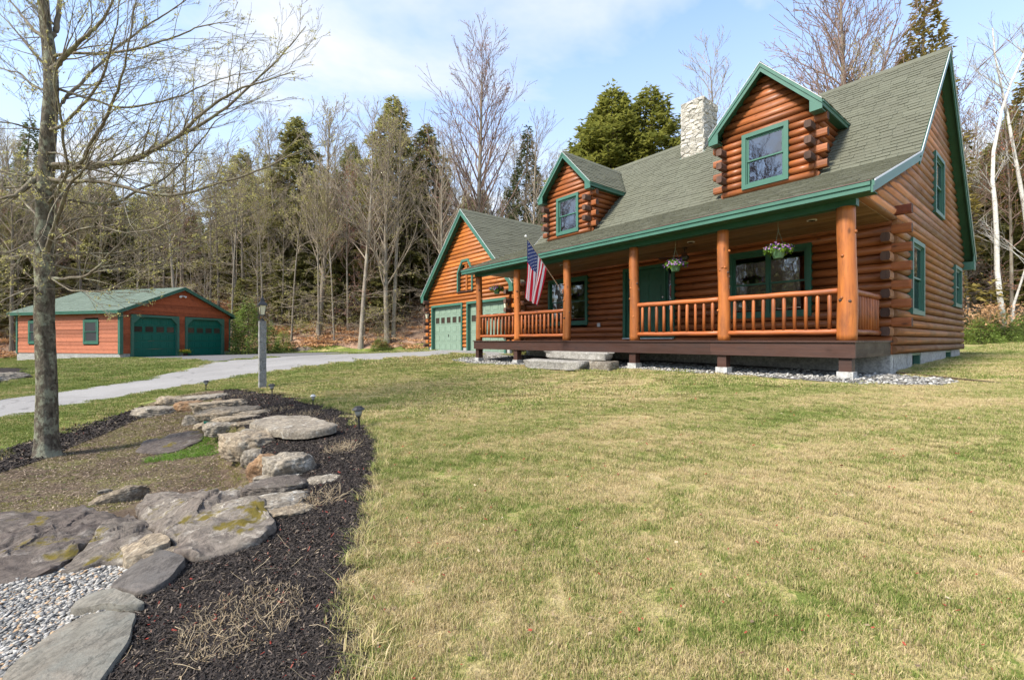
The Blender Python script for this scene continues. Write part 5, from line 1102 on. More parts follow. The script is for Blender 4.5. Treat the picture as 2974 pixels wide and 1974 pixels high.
while ncon < 112:
    x = rr.uniform(-86, 66); y = float(yb(x)) + rr.uniform(9, 28)
    if not inview(x, y + 3): continue
    if -3 < x < 21 and rr.random() < .7: continue
    v = rr.choice((0, 1, 2, 2, 0, 3) if x < 20 else (0, 1, 2, 3, 0, 4)); s_ = rr.uniform(.40, .66) if x < 10 else rr.uniform(.42, .62); z = gz(x, y)
    make_tree('hemlock_tree' if v != 3 else 'pine_tree', cparts(CT[v]), (x, y, z), rr.uniform(0, 6.28), (s_ * 1.4, s_), ['dark hemlock', 'narrow hemlock', 'broad hemlock', 'layered pine', 'light green evergreen', 'bronze evergreen'][v] + ' ' + where(x, y), 'tree', 'evergreens of the wood'); ncon += 1
for (x, y) in [(-42, 1), (-46, -4), (-44, 6), (-49, 1), (-41, -8), (-57, 22), (-60, 17), (-62, 27), (-52, -9)]:
    make_tree('bare_tree', tparts(BT[7]), (x, y, gz(x, y)), rr.uniform(0, 6.28), (.95, 1.15), 'large bare tree beyond the left side of the lawn', 'tree', 'bare trees across the front lawn')
ny = 0
while ny < 70:
    x = rr.uniform(-50, 44); y = float(yb(x)) + rr.uniform(2.5, 16)
    if not inview(x, y) or (-3 < x < 21) or (-35 < x < -21 and y < 37): continue
    v = rr.choice((0, 2, 2, 1)); s_ = rr.uniform(.18, .42); make_tree('young_hemlock', cparts(CT[v]), (x, y, gz(x, y)), rr.uniform(0, 6.28), (s_ * 1.25, s_), 'young understory hemlock ' + where(x, y), 'tree', 'young hemlocks under the bare trees'); ny += 1
# trees behind the viewpoint that the window panes mirror
for k in range(22):
    x, y = rr.uniform(-58, -40), rr.uniform(-28, 10); v = rr.choice((3, 7, 8, 0))
    make_tree('bare_tree', tparts(BT[v]), (x, y, gz(x, y)), rr.uniform(0, 6.28), (.8, .8), 'bare tree standing behind the viewpoint across the lawn', 'tree', 'bare trees across the front lawn')
for k in range(22):
    x, y = rr.uniform(-78, -58), rr.uniform(-30, 34)
    if abs(x) < 1.25 * y: continue
    make_tree('hemlock_tree', cparts(CT[k % 3]), (x, y, gz(x, y)), rr.uniform(0, 6.28), (.9, .7), 'hemlock standing far across the front lawn', 'tree', 'evergreens across the front lawn')
# undergrowth of saplings and brush along the wood edge
src = []
for k in range(4):
    rg = np.random.default_rng(60 + k); tb = TB(); tips = []
    for j in range(7):
        az = rg.uniform(0, 6.28); grow(tb, (rg.uniform(-.5, .5), rg.uniform(-.5, .5), 0), np.array([.35 * math.cos(az), .35 * math.sin(az), 1]), rg.uniform(1.2, 3.2), .012, 0, rg, tips, .8, .02, .12, (5, 3), .0055)
    src.append(srcobj('brush%d' % k, tb.mesh('brush', M['twig'])))
for k in range(2):
    rg = np.random.default_rng(70 + k); q = rg.normal(0, 1, (420, 3)) * [.55, .55, .32] + [0, 0, .5]; q[:, 2] = np.abs(q[:, 2]); src.append(srcobj('shrublet%d' % k, leafcloud('shrublet', q, .05, .12, M['hemlock_l'] if k else M['hemlock'], rg)))
pts = []; rot = []; scl = []; pk = []
while len(pts) < 800:
    x = rr.uniform(-52, 46); y = float(yb(x)) + 1.5 + abs(rr.gauss(0, 1)) * 14
    if not inview(x, y) or (-35 < x < -21 and y < 35): continue
    pts.append((x, y, gz(x, y))); rot.append((0, 0, rr.uniform(0, 6.28))); k = rr.choices(range(6), [4, 4, 4, 4, 2, 1])[0] if x < 20 else rr.choices(range(6), [3, 3, 3, 3, 3, 4])[0]; pk.append(k); scl.append(rr.uniform(.3, .8) if k < 4 else rr.uniform(.5, 1.2))
scatter('undergrowth', pts, rot, scl, pk, src, 'brush and saplings at the edge of the wood')
wsrc_ = []
for k, t_ in enumerate((CT[0], CT[2], CT[1])): wsrc_.append(srcobj('far_crown%d' % k, t_[2]))
for k, t_ in enumerate((BT[0], BT[2], BT[3])): wsrc_.append(srcobj('far_crownb%d' % k, t_[1]))
pts = []; scl = []; pk = []
while len(pts) < 420:
    x = rr.uniform(-120, 85); y = float(yb(x)) + rr.uniform(20, 48)
    if not inview(x, y + 4): continue
    k = rr.choice((0, 1, 2, 3, 4, 5)); s_ = rr.uniform(.42, .66); pts.append((x, y, gz(x, y) - (2.0 if k < 3 else 0))); pk.append(k); scl.append(s_)
scatter('distant_wood', pts, [(0, 0, rr.uniform(0, 6.28)) for _ in pts], scl, pk, wsrc_, 'far mass of mixed wood up the slope')
# young pine beside the detached garage, beech and shrubs at the right edge
yp = conifer(41, 3.4, 1.5, M['pineyoung'], 70, 170, .0, .02, 1.0, .035, .10, .04, .3, .05); yp2 = conifer(42, 2.4, 1.1, M['pineyoung'], 60, 150, .0, .02, 1.0, .03, .08, .03, .3, .05); CT += [yp, yp2]
def yplace(t_, px, dist, s_, label, nm='young_pine', cat='shrub', grp=None): x, y = dpx(px, dist); return make_tree(nm, cparts(t_), (x, y, gz(x, y)), rr.uniform(0, 6), s_, label, cat, grp)
yplace(yp, 573, 33, (1.05, 1.15), 'bright green young pine beside the detached garage'); yplace(yp2, 618, 33.5, 1.0, 'low young pine at the drive edge right of the taller one')
yplace(yp2, 545, 34.5, (1.0, 1.3), 'young pine half hidden by the detached garage corner'); yplace(yp2, 880, 36, (.9, .45), 'low dark juniper on the leaf slope near twin trunks', 'shrub'); yplace(yp2, 655, 36, (.9, .7), 'small green pine on the leaf slope')
for k in range(9): yplace(yp2 if k % 2 else yp, [2262, 2285, 2310, 2335, 2358, 2275, 2298, 2345, 2250][k], 23.5 + k * .25, (.62, .40 + .05 * (k % 3)), 'low green shrub at the wood edge right of the house', 'shrub', 'shrub', 'shrubs at the wood edge right of the house')
rg = np.random.default_rng(81); tb = TB(); tips = []
for j in range(6): az = rg.uniform(0, 6.28); grow(tb, (0, 0, 0), np.array([.5 * math.cos(az), .5 * math.sin(az), 1]), 1.9, .014, 0, rg, tips, .9, -.01, .1, (6, 4), .005)
x, y = dpx(2280, 24); o = empty('beech_sapling', (x, y, gz(x, y)), 0, 'beech sapling with dry orange leaves right of the house', 'sapling'); link('stems', tb.mesh('stems', M['twig']), o)
T_ = np.array(tips); link('leaves', leafcloud('leaves', T_[rg.integers(0, len(T_), 900)] + rg.normal(0, .16, (900, 3)), .05, .10, M['beech'], rg), o)
# ---- the maple in front
MD = gp(109, 1052)[1]; mx0, my0 = dpx(108, MD); mz0 = gz(mx0, my0)
def mp_(px, py, off=0.0): d_ = MD + off; return np.array([(px * 1.259 - 1487) / 1322 * d_ - mx0, d_ - my0, EYE + (785.5 - py) / F0 * d_ - mz0])
maple = empty('maple_tree', (mx0, my0, mz0), 0, 'maple with lichened trunk and long budding branches by the driveway', 'tree')
rg = np.random.default_rng(101)
tp = [(111, 1062, 96), (110, 1052, 84), (110, 1042, 72), (109, 1022, 64), (108, 1000, 59), (108, 940, 58), (105, 800, 53), (103, 700, 52), (103, 640, 51), (101, 560, 50), (103, 440, 47), (108, 370, 43), (112, 300, 42), (116, 240, 40), (118, 180, 38), (112, 110, 36), (105, 60, 32), (100, 0, 28), (96, -100, 24), (92, -220, 16), (90, -340, 8)]
def interp_path(P, n):
    P = np.array(P); t_ = np.linspace(0, len(P) - 1, n); i = np.minimum(t_.astype(int), len(P) - 2); f = (t_ - i)[:, None]; p0 = P[np.maximum(i - 1, 0)]; p1 = P[i]; p2 = P[i + 1]; p3 = P[np.minimum(i + 2, len(P) - 1)]
    return .5 * ((2 * p1) + (-p0 + p2) * f + (2 * p0 - 5 * p1 + 4 * p2 - p3) * f ** 2 + (-p0 + 3 * p1 - 3 * p2 + p3) * f ** 3)
TP = interp_path([list(mp_(a, b)) + [w * .33 / F0 * MD] for a, b, w in tp], 90); V = []; K = 26
for i, (x, y, z, r) in enumerate(TP):
    for k in range(K):
        an = 2 * math.pi * k / K; nz = mnoise.noise(Vector((math.cos(an) * 1.6, math.sin(an) * 1.6, z * 1.2))) * .10 + mnoise.noise(Vector((math.cos(an) * 5, math.sin(an) * 5, z * 5))) * .06
        if z < .4: nz += .13 * max(0, math.sin(an * 3 + .6)) * (1 - z / .4)
        V.append((x + r * (1 + nz) * math.cos(an), y + r * (1 + nz) * math.sin(an), z - (.1 if i == 0 else 0)))
F_ = [(i * K + k, i * K + (k + 1) % K, (i + 1) * K + (k + 1) % K, (i + 1) * K + k) for i in range(len(TP) - 1) for k in range(K)]
link('trunk', bigmesh('trunk', V, F_, M['bark_hero'], smooth=True), maple)
limbs = [
 ([(110, 383), (170, 388), (228, 390), (319, 369), (401, 328), (501, 273), (592, 200), (661, 137), (715, 78)], 20, .9), ([(112, 412), (137, 415), (255, 422), (346, 444), (433, 444), (524, 419), (638, 378), (700, 350)], 15, -.9),
 ([(115, 380), (200, 378), (290, 372), (355, 345), (420, 300), (480, 245), (545, 205), (610, 185), (680, 160)], 17, -.3), ([(120, 260), (150, 232), (182, 200), (228, 157), (273, 118), (342, 68), (410, 23), (480, -30)], 12, .8),
 ([(116, 165), (130, 150), (155, 132), (191, 100), (237, 55), (273, 0), (310, -70)], 19, -.5), ([(114, 440), (150, 400), (182, 378), (200, 342), (223, 292), (237, 255), (258, 210), (273, 173), (292, 105), (310, 10), (318, -60)], 12, -1.3),
 ([(106, 590), (120, 540), (132, 501), (160, 424), (187, 387), (215, 330)], 17, -.9), ([(118, 450), (160, 460), (255, 470), (319, 438), (387, 406), (456, 337), (501, 280), (560, 245)], 11, 1.2),
 ([(112, 205), (135, 207), (205, 232), (255, 250), (300, 254), (401, 232), (450, 212), (510, 190), (600, 170)], 9, .4), ([(116, 135), (160, 120), (240, 118), (305, 110), (381, 88), (450, 55), (520, 40)], 9, -.8),
 ([(112, 300), (140, 290), (190, 240), (230, 175), (245, 110), (260, 40), (268, -40)], 10, -1.0), ([(110, 470), (130, 440), (150, 395), (140, 330), (139, 260), (130, 180), (160, 90), (200, 10)], 9, -1.6),
 ([(110, 100), (130, 60), (140, 0), (150, -90), (165, -200)], 20, .3), ([(108, 60), (100, 20), (80, -20), (60, -100)], 12, -.3), ([(105, 90), (80, 70), (55, 40), (20, 0), (-20, -40)], 13, .3),
 ([(98, 410), (75, 415), (50, 440), (20, 455), (-30, 462)], 24, -.3), ([(104, 210), (80, 195), (50, 170), (10, 155), (-30, 150)], 8, .6), ([(98, 300), (60, 292), (20, 285), (-30, 282)], 7, -.6), ([(106, 150), (70, 110), (30, 60), (-10, 20)], 9, 1.0),
 ([(98, 545), (60, 560), (10, 575), (-40, 572)], 9, -.5), ([(95, 590), (60, 583), (30, 590), (-30, 600)], 13, .4), ([(92, 660), (60, 668), (20, 690), (-30, 715)], 9, -.6), ([(94, 500), (60, 470), (30, 430), (-20, 380)], 8, .8),
 ([(120, 590), (170, 585), (230, 590), (330, 580), (400, 560), (470, 520), (560, 480)], 8, .7), ([(112, 640), (180, 645), (223, 624), (255, 588), (292, 547), (310, 515), (400, 470)], 10, -.4), ([(118, 610), (200, 625), (300, 618), (380, 590), (460, 545), (560, 505), (650, 455)], 6, 1.0),
 ([(118, 560), (180, 530), (230, 520), (300, 535), (380, 520), (450, 470), (520, 440)], 6, -1.0), ([(115, 640), (160, 665), (220, 668), (290, 650), (350, 610)], 5, -.6), ([(118, 520), (200, 500), (280, 490), (350, 470), (430, 400)], 7, 1.3), ([(105, 350), (150, 365), (170, 410), (130, 470), (100, 540), (70, 600)], 5, -1.2),
]
tbL = TB(); tbT = TB(); tips = []
for pts, w, off in limbs:
    n_ = len(pts); P = interp_path([mp_(a, b, off * min(1.0, i / (n_ - 1) * 1.3)) for i, (a, b) in enumerate(pts)], n_ * 5)
    seg = np.linalg.norm(np.diff(P, axis=0), axis=1); L = seg.sum(); m_ = len(P); t_ = np.linspace(0, 1, m_); P = P + np.cumsum(rg.normal(0, .006, P.shape), 0) * (t_[:, None] > .1)
    r0 = w * .33 / F0 * MD; Rr = r0 * (1 - t_) ** .85 * .93 + .0045; tbL.tube(P, Rr, 8 if w > 9 else 6)
    nk = int(L * 3.6) + 4
    for c in range(nk):
        q = .12 + .86 * (c + rg.uniform(.1, .9)) / nk; i = min(int(q * (m_ - 1)), m_ - 2); ax = P[i + 1] - P[i]; ax /= np.linalg.norm(ax) + 1e-9; sd_ = np.cross(ax, rg.normal(0, 1, 3)); sd_ /= np.linalg.norm(sd_); sd_[2] += .25
        dd = ax * .9 + sd_ * rg.uniform(.45, .9); dd /= np.linalg.norm(dd); grow(tbT, P[i], dd, rg.uniform(.55, 1.25) * (1.1 - .45 * q) * min(1.3, .6 + L * .18), max(.0045, Rr[i] * .42), 1, rg, tips, .62, .035, .075, (4, 4, 3), .0022)
    for i in (m_ - 1, m_ - 2, m_ - 3): tips.append(P[i])
link('limbs', tbL.mesh('limbs', M['limb']), maple); link('twigs', tbT.mesh('twigs', M['limb']), maple)
T_ = np.array(tips); nb_ = 17000; idx = rg.integers(0, len(T_), nb_ // 4); base_ = np.repeat(T_[idx], 4, 0) + rg.normal(0, .014, (len(idx) * 4, 3))
link('buds', leafcloud('buds', base_, .010, .021, M['bud'], rg, elong=1.5), maple)
# ================================================================ ROCKS, LAMPS AND OTHER THINGS
def rockmesh(size, seed, facets=24, rough=.07, sub=5, flat=1.0):
    import bmesh
    rg = np.random.default_rng(seed); bm = bmesh.new(); bmesh.ops.create_icosphere(bm, subdivisions=sub, radius=1); co = np.array([v.co[:] for v in bm.verts])
    N = rg.normal(0, 1, (facets, 3)); N /= np.linalg.norm(N, axis=1, keepdims=True); N = np.concatenate([N, [[0, 0, 1], [rg.normal(0, .12), rg.normal(0, .12), .97], [0, 0, -1]]]); d_ = rg.uniform(.62, .95, len(N)); d_[-3:] = [.62, .66, .62]
    dot = co @ N.T; rad = np.where(dot > .05, d_ / np.maximum(dot, .05), 9).min(1); rad = np.minimum(rad, 1.12); V = co * rad[:, None]
    V /= np.abs(V).max(0)[None]; V = np.sign(V) * np.abs(V) ** .82; V *= np.array(size) * .5
    sm = min(size); 
    for i, p in enumerate(V):
        q = Vector(p / sm * 2.0 + seed); st_ = q.z * 3.2 + q.x * .5 + mnoise.noise(q * .8) * .8; ledge = abs((st_ % 1.0) - .5) ** .5; nz = (mnoise.fractal(q * 1.3, .75, 2.1, 5) - .1) * rough * 1.3 - ledge * rough * 1.1 + mnoise.noise(q * 4.5) * rough * .45; V[i] = p * (1 + nz)
    for v, p in zip(bm.verts, V): v.co = p
    me = bpy.data.meshes.new('rock'); bm.to_mesh(me); bm.free()
    for p in me.polygons: p.use_smooth = True
    return me
def rock(x0, y0, x1, y1, m, label, depth=.6, yaw=0.0, tilt=(0, 0), seed=0, base=None, sink=.25, name='boulder', cat='rock', grp=None, dist=None, facets=22, rough=.07):
    """rock whose picture extent is x0..x1, y0..y1"""
    cx = (x0 + x1) / 2; gx, gy = gp(cx, base or y1) if dist is None else dpx(cx, dist); s_ = gy / F0; big_ = 1.26 if (dist is None and 400 < cx < 740 and y1 < 1120) else 1.08; w = (x1 - x0) * s_ * big_; h = (y1 - y0) * s_; d_ = w * depth * 1.1
    # seen from above at this slope the picture height mixes depth and height
    sl = (EYE - gz(gx, gy)) / gy; hh = max(.05, h - d_ * sl * .75) * (.90 if big_ < 1.2 else .78); hz = hh / (1 - sink) 
    me = rockmesh((w * 1.02, d_, hz), seed + 7, facets, rough); me.materials.append(m); yy = gy + d_ * .42; xx = gx * yy / gy
    o = link(name, me, loc=(xx, yy, gz(gx, gy) + hh - hz * .5), rot=(tilt[0], tilt[1], yaw - math.atan2(gx, gy) * .8), label=label, cat=cat, group=grp); return o
RT, RR_, RG, RP_, RM = M['rock_tan'], M['rock_rust'], M['rock_grey'], M['rock_purple'], M['rock_mauve']
rock(366, 908, 434, 934, RT, 'tan wedge rock at the far left end of the stone wall', .7, .1, (0, .1), 1, base=936); rock(411, 916, 460, 950, RR_, 'rust brown boulder near the far end of the stone wall', .8, 0, (0, 0), 2, base=950)
rock(314, 930, 424, 964, RG, 'pale grey boulder lying left below the wall end', .7, 0, (0, 0), 3, base=964, sink=.4); rock(424, 899, 524, 922, RG, 'grey flat rock topping the far end of the wall', .8, .1, (0, -.05), 4, base=926)
rock(455, 911, 560, 950, RT, 'long tan slab lying beside the rust brown boulder', .55, 0, (0, -.05), 5, base=952); rock(474, 926, 602, 966, RT, 'big tan ledge block in the middle of the far wall', .6, 0, (0, 0), 6, base=966)
rock(423, 948, 475, 981, RG, 'rounded grey boulder left of the green spotlight', .9, 0, (0, 0), 7, base=981); rock(505, 948, 600, 968, RT, 'thin tan shelf rock overlapping the mulch', .5, 0, (0, 0), 8, base=972)
rock(487, 958, 566, 1001, RG, 'grey brown block right of the green spotlight', .8, 0, (0, 0), 9, base=1001); rock(548, 960, 618, 978, RT, 'narrow tan stone sunk in the mulch behind the wall', .4, .1, (0, 0), 10, base=982)
rock(515, 972, 622, 1056, RT, 'large tan boulder bulging from the wall middle', .75, -.2, (0, 0), 11, base=1056, rough=.09); rock(560, 975, 660, 1010, RG, 'low grey rock behind the long capstone', .5, 0, (0, 0), 36, base=1012)
rock(563, 1020, 606, 1076, RG, 'small grey block under the left end of the capstone', .9, 0, (0, 0), 13, base=1076); rock(580, 1022, 643, 1108, RR_, 'orange stained angular block under the capstone', .8, .3, (.1, .15), 14, base=1108)
rock(616, 1024, 720, 1106, RG, 'tall grey slab leaning under the capstone with tan edge', .6, .2, (.15, -.1), 15, base=1104)
rock(565, 1092, 722, 1150, RP_, 'rounded grey ledge with orange moss cap beside the mulch', .6, .1, (0, 0), 16, base=1150, sink=.35); rock(700, 1100, 792, 1120, RG, 'low grey rock mostly buried in the mulch', .6, 0, (0, 0), 17, base=1122, sink=.5)
rock(500, 1118, 740, 1195, RG, 'long pale ledge joining the mossy rock and main outcrop', .6, .15, (0, 0), 18, base=1196, sink=.4)
rock(215, 1122, 331, 1162, RT, 'thin tilted stone with orange moss in the soil', .25, .25, (.1, -.22), 19, base=1162, sink=.4); rock(228, 1128, 256, 1140, RG, 'little pale stone beside the tilted mossy stone', .6, 0, (0, 0), 20, base=1140)
rock(-60, 853, 50, 885, RG, 'pale boulder in the far mulch bed at the left edge', .8, 0, (0, 0), 22, base=885); rock(662, 796, 722, 814, RG, 'pale boulder at the wood edge left of the pale barked tree', .8, 0, (0, 0), 23, base=813)
rock(745, 728, 800, 760, RG, 'mossy ledge high on the leaf slope', .8, 0, (0, 0), 24, dist=46, sink=.5); rock(650, 745, 700, 775, RG, 'small mossy ledge low on the leaf slope', .8, 0, (0, 0), 25, dist=41, sink=.5)
def slab_rock(px, m, label, th=.06, dome=0.0, lift=.0, tilt=(0, 0), name='flagstone', cat='flagstone', grp=None, rings=9, under=.10, rough=.010, seed=0, world=None, edge=.012):
    """flat stone with a traced outline and its own thickness"""
    P = world or [gp(a, b) for a, b in px]; c = np.mean(P, 0); P = np.array(P) - c; rg = np.random.default_rng(seed + 3)
    Q = []
    for i in range(len(P)):
        a = P[i]; b = P[(i + 1) % len(P)]; n_ = max(2, int(np.hypot(*(b - a)) / .05))
        for k in range(n_): Q.append(a + (b - a) * k / n_ + (rg.normal(0, edge, 2) if k else rg.normal(0, edge * .3, 2)))
    Q = np.array(Q); Q = (np.roll(Q, 1, 0) + 2 * Q + np.roll(Q, -1, 0)) / 4; n_ = len(Q); V = []; zc = gz(*c); R_ = math.sqrt(np.mean((P ** 2).sum(1)))
    gq = ground(Q[:, 0] + c[0], Q[:, 1] + c[1]) - zc
    prof = [(1.0, -under, 0), (1.0, th * .35, 0), (1.0, th * .8, 0), (.975, th, 0)] + [(.975 * (1 - j / rings), th, 1) for j in range(1, rings)]
    for f, z, fl in prof:
        for k in range(n_):
            q = Q[k] * f; dm = dome * (1 - f ** 2); lv = q[0] * 2.1 + q[1] * 3.2 + mnoise.noise(Vector((q[0] * 2, q[1] * 2, seed))) * 1.6; jit = mnoise.noise(Vector((q[0] * 3 + seed, q[1] * 3, 0))) * rough * 1.0 + mnoise.fractal(Vector((q[0] * 9, q[1] * 9, seed)), .7, 2.1, 4) * rough * .45 + (lv % 1.0) ** 2 * rough * .35
            s_ = 1 + (mnoise.noise(Vector((q[0] * 9, q[1] * 9, z * 60 + seed))) * .03 if not fl and f == 1.0 else 0); V.append((q[0] * s_, q[1] * s_, gq[k] * f + z + lift + dm + (jit if z > 0 else 0) + q[0] * tilt[0] + q[1] * tilt[1]))
    V.append((0, 0, th + lift + dome + float(np.mean(gq)) * 0)); F = [(i * n_ + k, i * n_ + (k + 1) % n_, (i + 1) * n_ + (k + 1) % n_, (i + 1) * n_ + k) for i in range(len(prof) - 1) for k in range(n_)]
    F += [((len(prof) - 1) * n_ + k, (len(prof) - 1) * n_ + (k + 1) % n_, len(V) - 1) for k in range(n_)] + [tuple(range(n_))[::-1]]
    me = bpy.data.meshes.new(name); me.from_pydata([tuple(map(float, v)) for v in V], [], F); me.materials.append(m)
    import bmesh
    bm = bmesh.new(); bm.from_mesh(me); bmesh.ops.recalc_face_normals(bm, faces=bm.faces); bm.to_mesh(me); bm.free()
    me.polygons.foreach_set('use_smooth', [len(p.vertices) == 4 for p in me.polygons]); me.set_sharp_from_angle(angle=R(48)); return link(name, me, loc=(c[0], c[1], zc), label=label, cat=cat, group=grp)
slab_rock([(574, 1006), (590, 997), (640, 988), (700, 987), (740, 997), (781, 1006), (765, 1012), (720, 1020), (670, 1024), (620, 1018)], M['rock_grey'], 'long flat pointed capstone lying across the wall', .085, .01, .10, (0, .05), 'capstone', 'rock', seed=12, under=.02, rough=.012)
slab_rock([(312, 1046), (330, 1022), (390, 1004), (455, 995), (474, 1000), (468, 1018), (420, 1040), (370, 1051)], M['rock_mauve'], 'flat grey rock lying in the green grass patch', .03, .03, .0, (0, 0), 'flat_rock', 'rock', seed=21, rough=.02)
slab_rock([(312, 1178), (345, 1155), (430, 1148), (500, 1138), (568, 1146), (612, 1180), (622, 1200), (638, 1222), (625, 1250), (585, 1268), (520, 1285), (455, 1308), (415, 1302), (395, 1275), (378, 1262), (360, 1240), (330, 1215)], RP_, 'large domed purple grey outcrop with moss patches', .06, .05, .0, (0, 0), 'rock_outcrop', 'rock outcrop', seed=30, rough=.05, under=.3, rings=30, edge=.02)
slab_rock([(120, 1338), (190, 1280), (240, 1220), (300, 1190), (330, 1212), (362, 1238), (382, 1262), (372, 1285), (330, 1308), (280, 1318), (230, 1312), (180, 1330)], RP_, 'sloping brown grey ledge left of the domed outcrop', .04, .05, .0, (0, 0), 'rock_outcrop', 'rock outcrop', seed=31, rough=.04, under=.3, rings=24, edge=.02)
slab_rock([(-60, 1215), (0, 1196), (80, 1185), (180, 1181), (250, 1188), (284, 1204), (250, 1228), (205, 1262), (160, 1300), (110, 1335), (40, 1352), (-60, 1375)], RM, 'broad mauve ledge with green moss at the left edge', .03, .035, .0, (0, 0), 'rock_outcrop', 'rock outcrop', seed=32, rough=.05, under=.3, rings=26, edge=.02)
slab_rock([(277, 1290), (300, 1270), (345, 1262), (388, 1264), (392, 1285), (350, 1303), (288, 1325)], M['rock_tan'], 'tan angular block wedged under the domed outcrop', .10, .01, .0, (0, 0), 'boulder', 'rock', seed=33, rough=.02)
slab_rock([(250, 1374), (300, 1330), (345, 1296), (380, 1291), (432, 1308), (400, 1348), (372, 1372), (305, 1390)], M['flag_dark'], 'dark grey flagstone beside the gravel, farthest of three', .055, .008, .01, (0, .03), seed=41, rough=.008)
slab_rock([(164, 1424), (195, 1398), (258, 1382), (300, 1392), (342, 1416), (318, 1424), (250, 1420), (166, 1438)], M['flag_grey'], 'narrow grey flagstone, the middle of three', .045, .004, .02, (0, .02), seed=42, rough=.006)
slab_rock([(6, 1575), (60, 1530), (130, 1470), (190, 1440), (250, 1426), (318, 1430), (302, 1490), (265, 1545), (225, 1600), (170, 1680), (-20, 1700)], M['flag_grey'], 'large green grey flagstone at the bottom corner, nearest of three', .045, .006, .0, (0, .0), seed=43, rough=.007)
# porch steps of rough stone
def step(x0, x1, y0, y1, z0, z1, m, label, seed, nm='stone_step'):
    me = rockmesh(((x1 - x0), (y1 - y0), (z1 - z0)), seed, 9, .025, 4); co = np.array([v.co[:] for v in me.vertices]); s_ = np.array([(x1 - x0), (y1 - y0), (z1 - z0)]) / 2; q = co / s_; q = np.sign(q) * np.abs(q) ** .42; q *= 1 / np.maximum(np.abs(q).max(0), 1); 
    q += np.array([[mnoise.noise(Vector(p * 3 + seed)) * .035, mnoise.noise(Vector(p * 2.2 + 9 + seed)) * .10, mnoise.noise(Vector(p * 2.5 + 5 + seed)) * .09] for p in q]); me.vertices.foreach_set('co', (q * s_).astype(np.float32).ravel()); me.materials.append(m)
    w_ = h2w((x0 + x1) / 2, (y0 + y1) / 2); return link(nm, me, loc=(w_[0], w_[1], HZ + (z0 + z1) / 2), rot=(0, 0, HROT + .02), label=label, cat='step')
step(-6.95, -4.72, -.52, .0, -.48, -.285, M['step'], 'pale upper stone step against the porch deck', 3); step(-7.35, -5.15, -.98, -.42, -.74, -.49, M['step'], 'long grey lower stone step in front of the upper one', 5)
step(-5.30, -4.55, -.62, -.12, -.74, -.49, M['rock_grey'], 'small grey stone block at the right of the steps', 9)
# crushed stone and gravel
def pebbles(name, poly, n, s0, s1, m, seed, label, zoff=.0, flat=.55, clip=None):
    rg = np.random.default_rng(seed); P = np.array(poly); lo = P.min(0); hi = P.max(0); X = []
    while len(X) < n:
        q = rg.uniform(lo, hi, (4000, 2)); q = q[inpoly(q[:, 0], q[:, 1], P)]
        if clip is not None: q = q[clip(q)]
        X.extend(q.tolist())
    X = np.array(X[:n]); Z = ground(X[:, 0], X[:, 1]); s_ = rg.uniform(s0, s1, n) * rg.choice([.7, 1, 1.3], n)
    base = np.array([(1, 0, 0), (.35, .9, .1), (-.75, .6, -.1), (-.85, -.5, .15), (.3, -.95, 0), (.15, .1, .8), (-.1, -.1, -.8)]); Fb = [(0, 1, 5), (1, 2, 5), (2, 3, 5), (3, 4, 5), (4, 0, 5), (1, 0, 6), (2, 1, 6), (3, 2, 6), (4, 3, 6), (0, 4, 6)]
    an = rg.uniform(0, 6.28, n); c_, sn = np.cos(an), np.sin(an); B = base[None] * (1 + rg.normal(0, .13, (n, 7, 3))) * np.stack([s_, s_ * rg.uniform(.55, .95, n), s_ * flat], -1)[:, None]
    tl = rg.normal(0, .25, (n, 2)); V = np.empty_like(B); V[..., 0] = B[..., 0] * c_[:, None] - B[..., 1] * sn[:, None]; V[..., 1] = B[..., 0] * sn[:, None] + B[..., 1] * c_[:, None]; V[..., 2] = B[..., 2] + B[..., 0] * tl[:, :1] + B[..., 1] * tl[:, 1:]
    V += np.stack([X[:, 0], X[:, 1], Z + zoff + rg.uniform(0, .6, n) * s_], -1)[:, None]; F = (np.array(Fb)[None] + 7 * np.arange(n)[:, None, None]).reshape(-1, 3)
    return link(name, bigmesh(name, V.reshape(-1, 3), F, m, np.repeat(rg.uniform(0, 1, n), 7)), label=label, kind='stuff')
pebbles('gravel', GRAV, 17000, .008, .017, M['pebble'], 1, 'loose grey and white gravel in the lower left corner', .018, clip=lambda q: q[:, 1] > 1.2)
pebbles('crushed_stone', STONES, 9000, .018, .040, M['whiterock'], 2, 'white crushed stone under and along the porch', .015, clip=lambda q: np.array([w2h(a, b)[1] < 1.6 for a, b in q]))
def flakes(name, poly, n, s0, s1, m, seed, label, zoff=.02, asp=.25, near=True, up=.4):
    rg = np.random.default_rng(seed); P = np.array(poly); lo = P.min(0); hi = P.max(0); X = []
    while len(X) < n:
        q = rg.uniform(lo, hi, (8000, 2)); q = q[inpoly(q[:, 0], q[:, 1], P) & (q[:, 1] > .9) & (np.abs(q[:, 0] / q[:, 1]) < 1.3)]
        if near: q = q[rg.uniform(0, 1, len(q)) < np.clip(6.0 / q[:, 1] ** 1.5, 0, 1)]
        X.extend(q.tolist())
    X = np.array(X[:n]); Z = ground(X[:, 0], X[:, 1]); s_ = rg.uniform(s0, s1, n) * (.75 + X[:, 1] * .07); an = rg.uniform(0, 6.28, n); tz = rg.normal(0, up, n)
    a = np.stack([np.cos(an), np.sin(an), tz], -1) * s_[:, None]; b = np.stack([-np.sin(an), np.cos(an), rg.normal(0, .4, n)], -1) * (s_ * asp)[:, None]; c = np.stack([X[:, 0], X[:, 1], Z + zoff + np.abs(tz) * s_ * .5], -1)
    V = np.stack([c - a - b * .6, c + a * .8 - b, c + a + b * .7, c - a * .8 + b], 1).reshape(-1, 3); return link(name, bigmesh(name, V, np.arange(4 * n).reshape(-1, 4), m, np.repeat(rg.uniform(0, 1, n), 4)), label=label, kind='stuff')
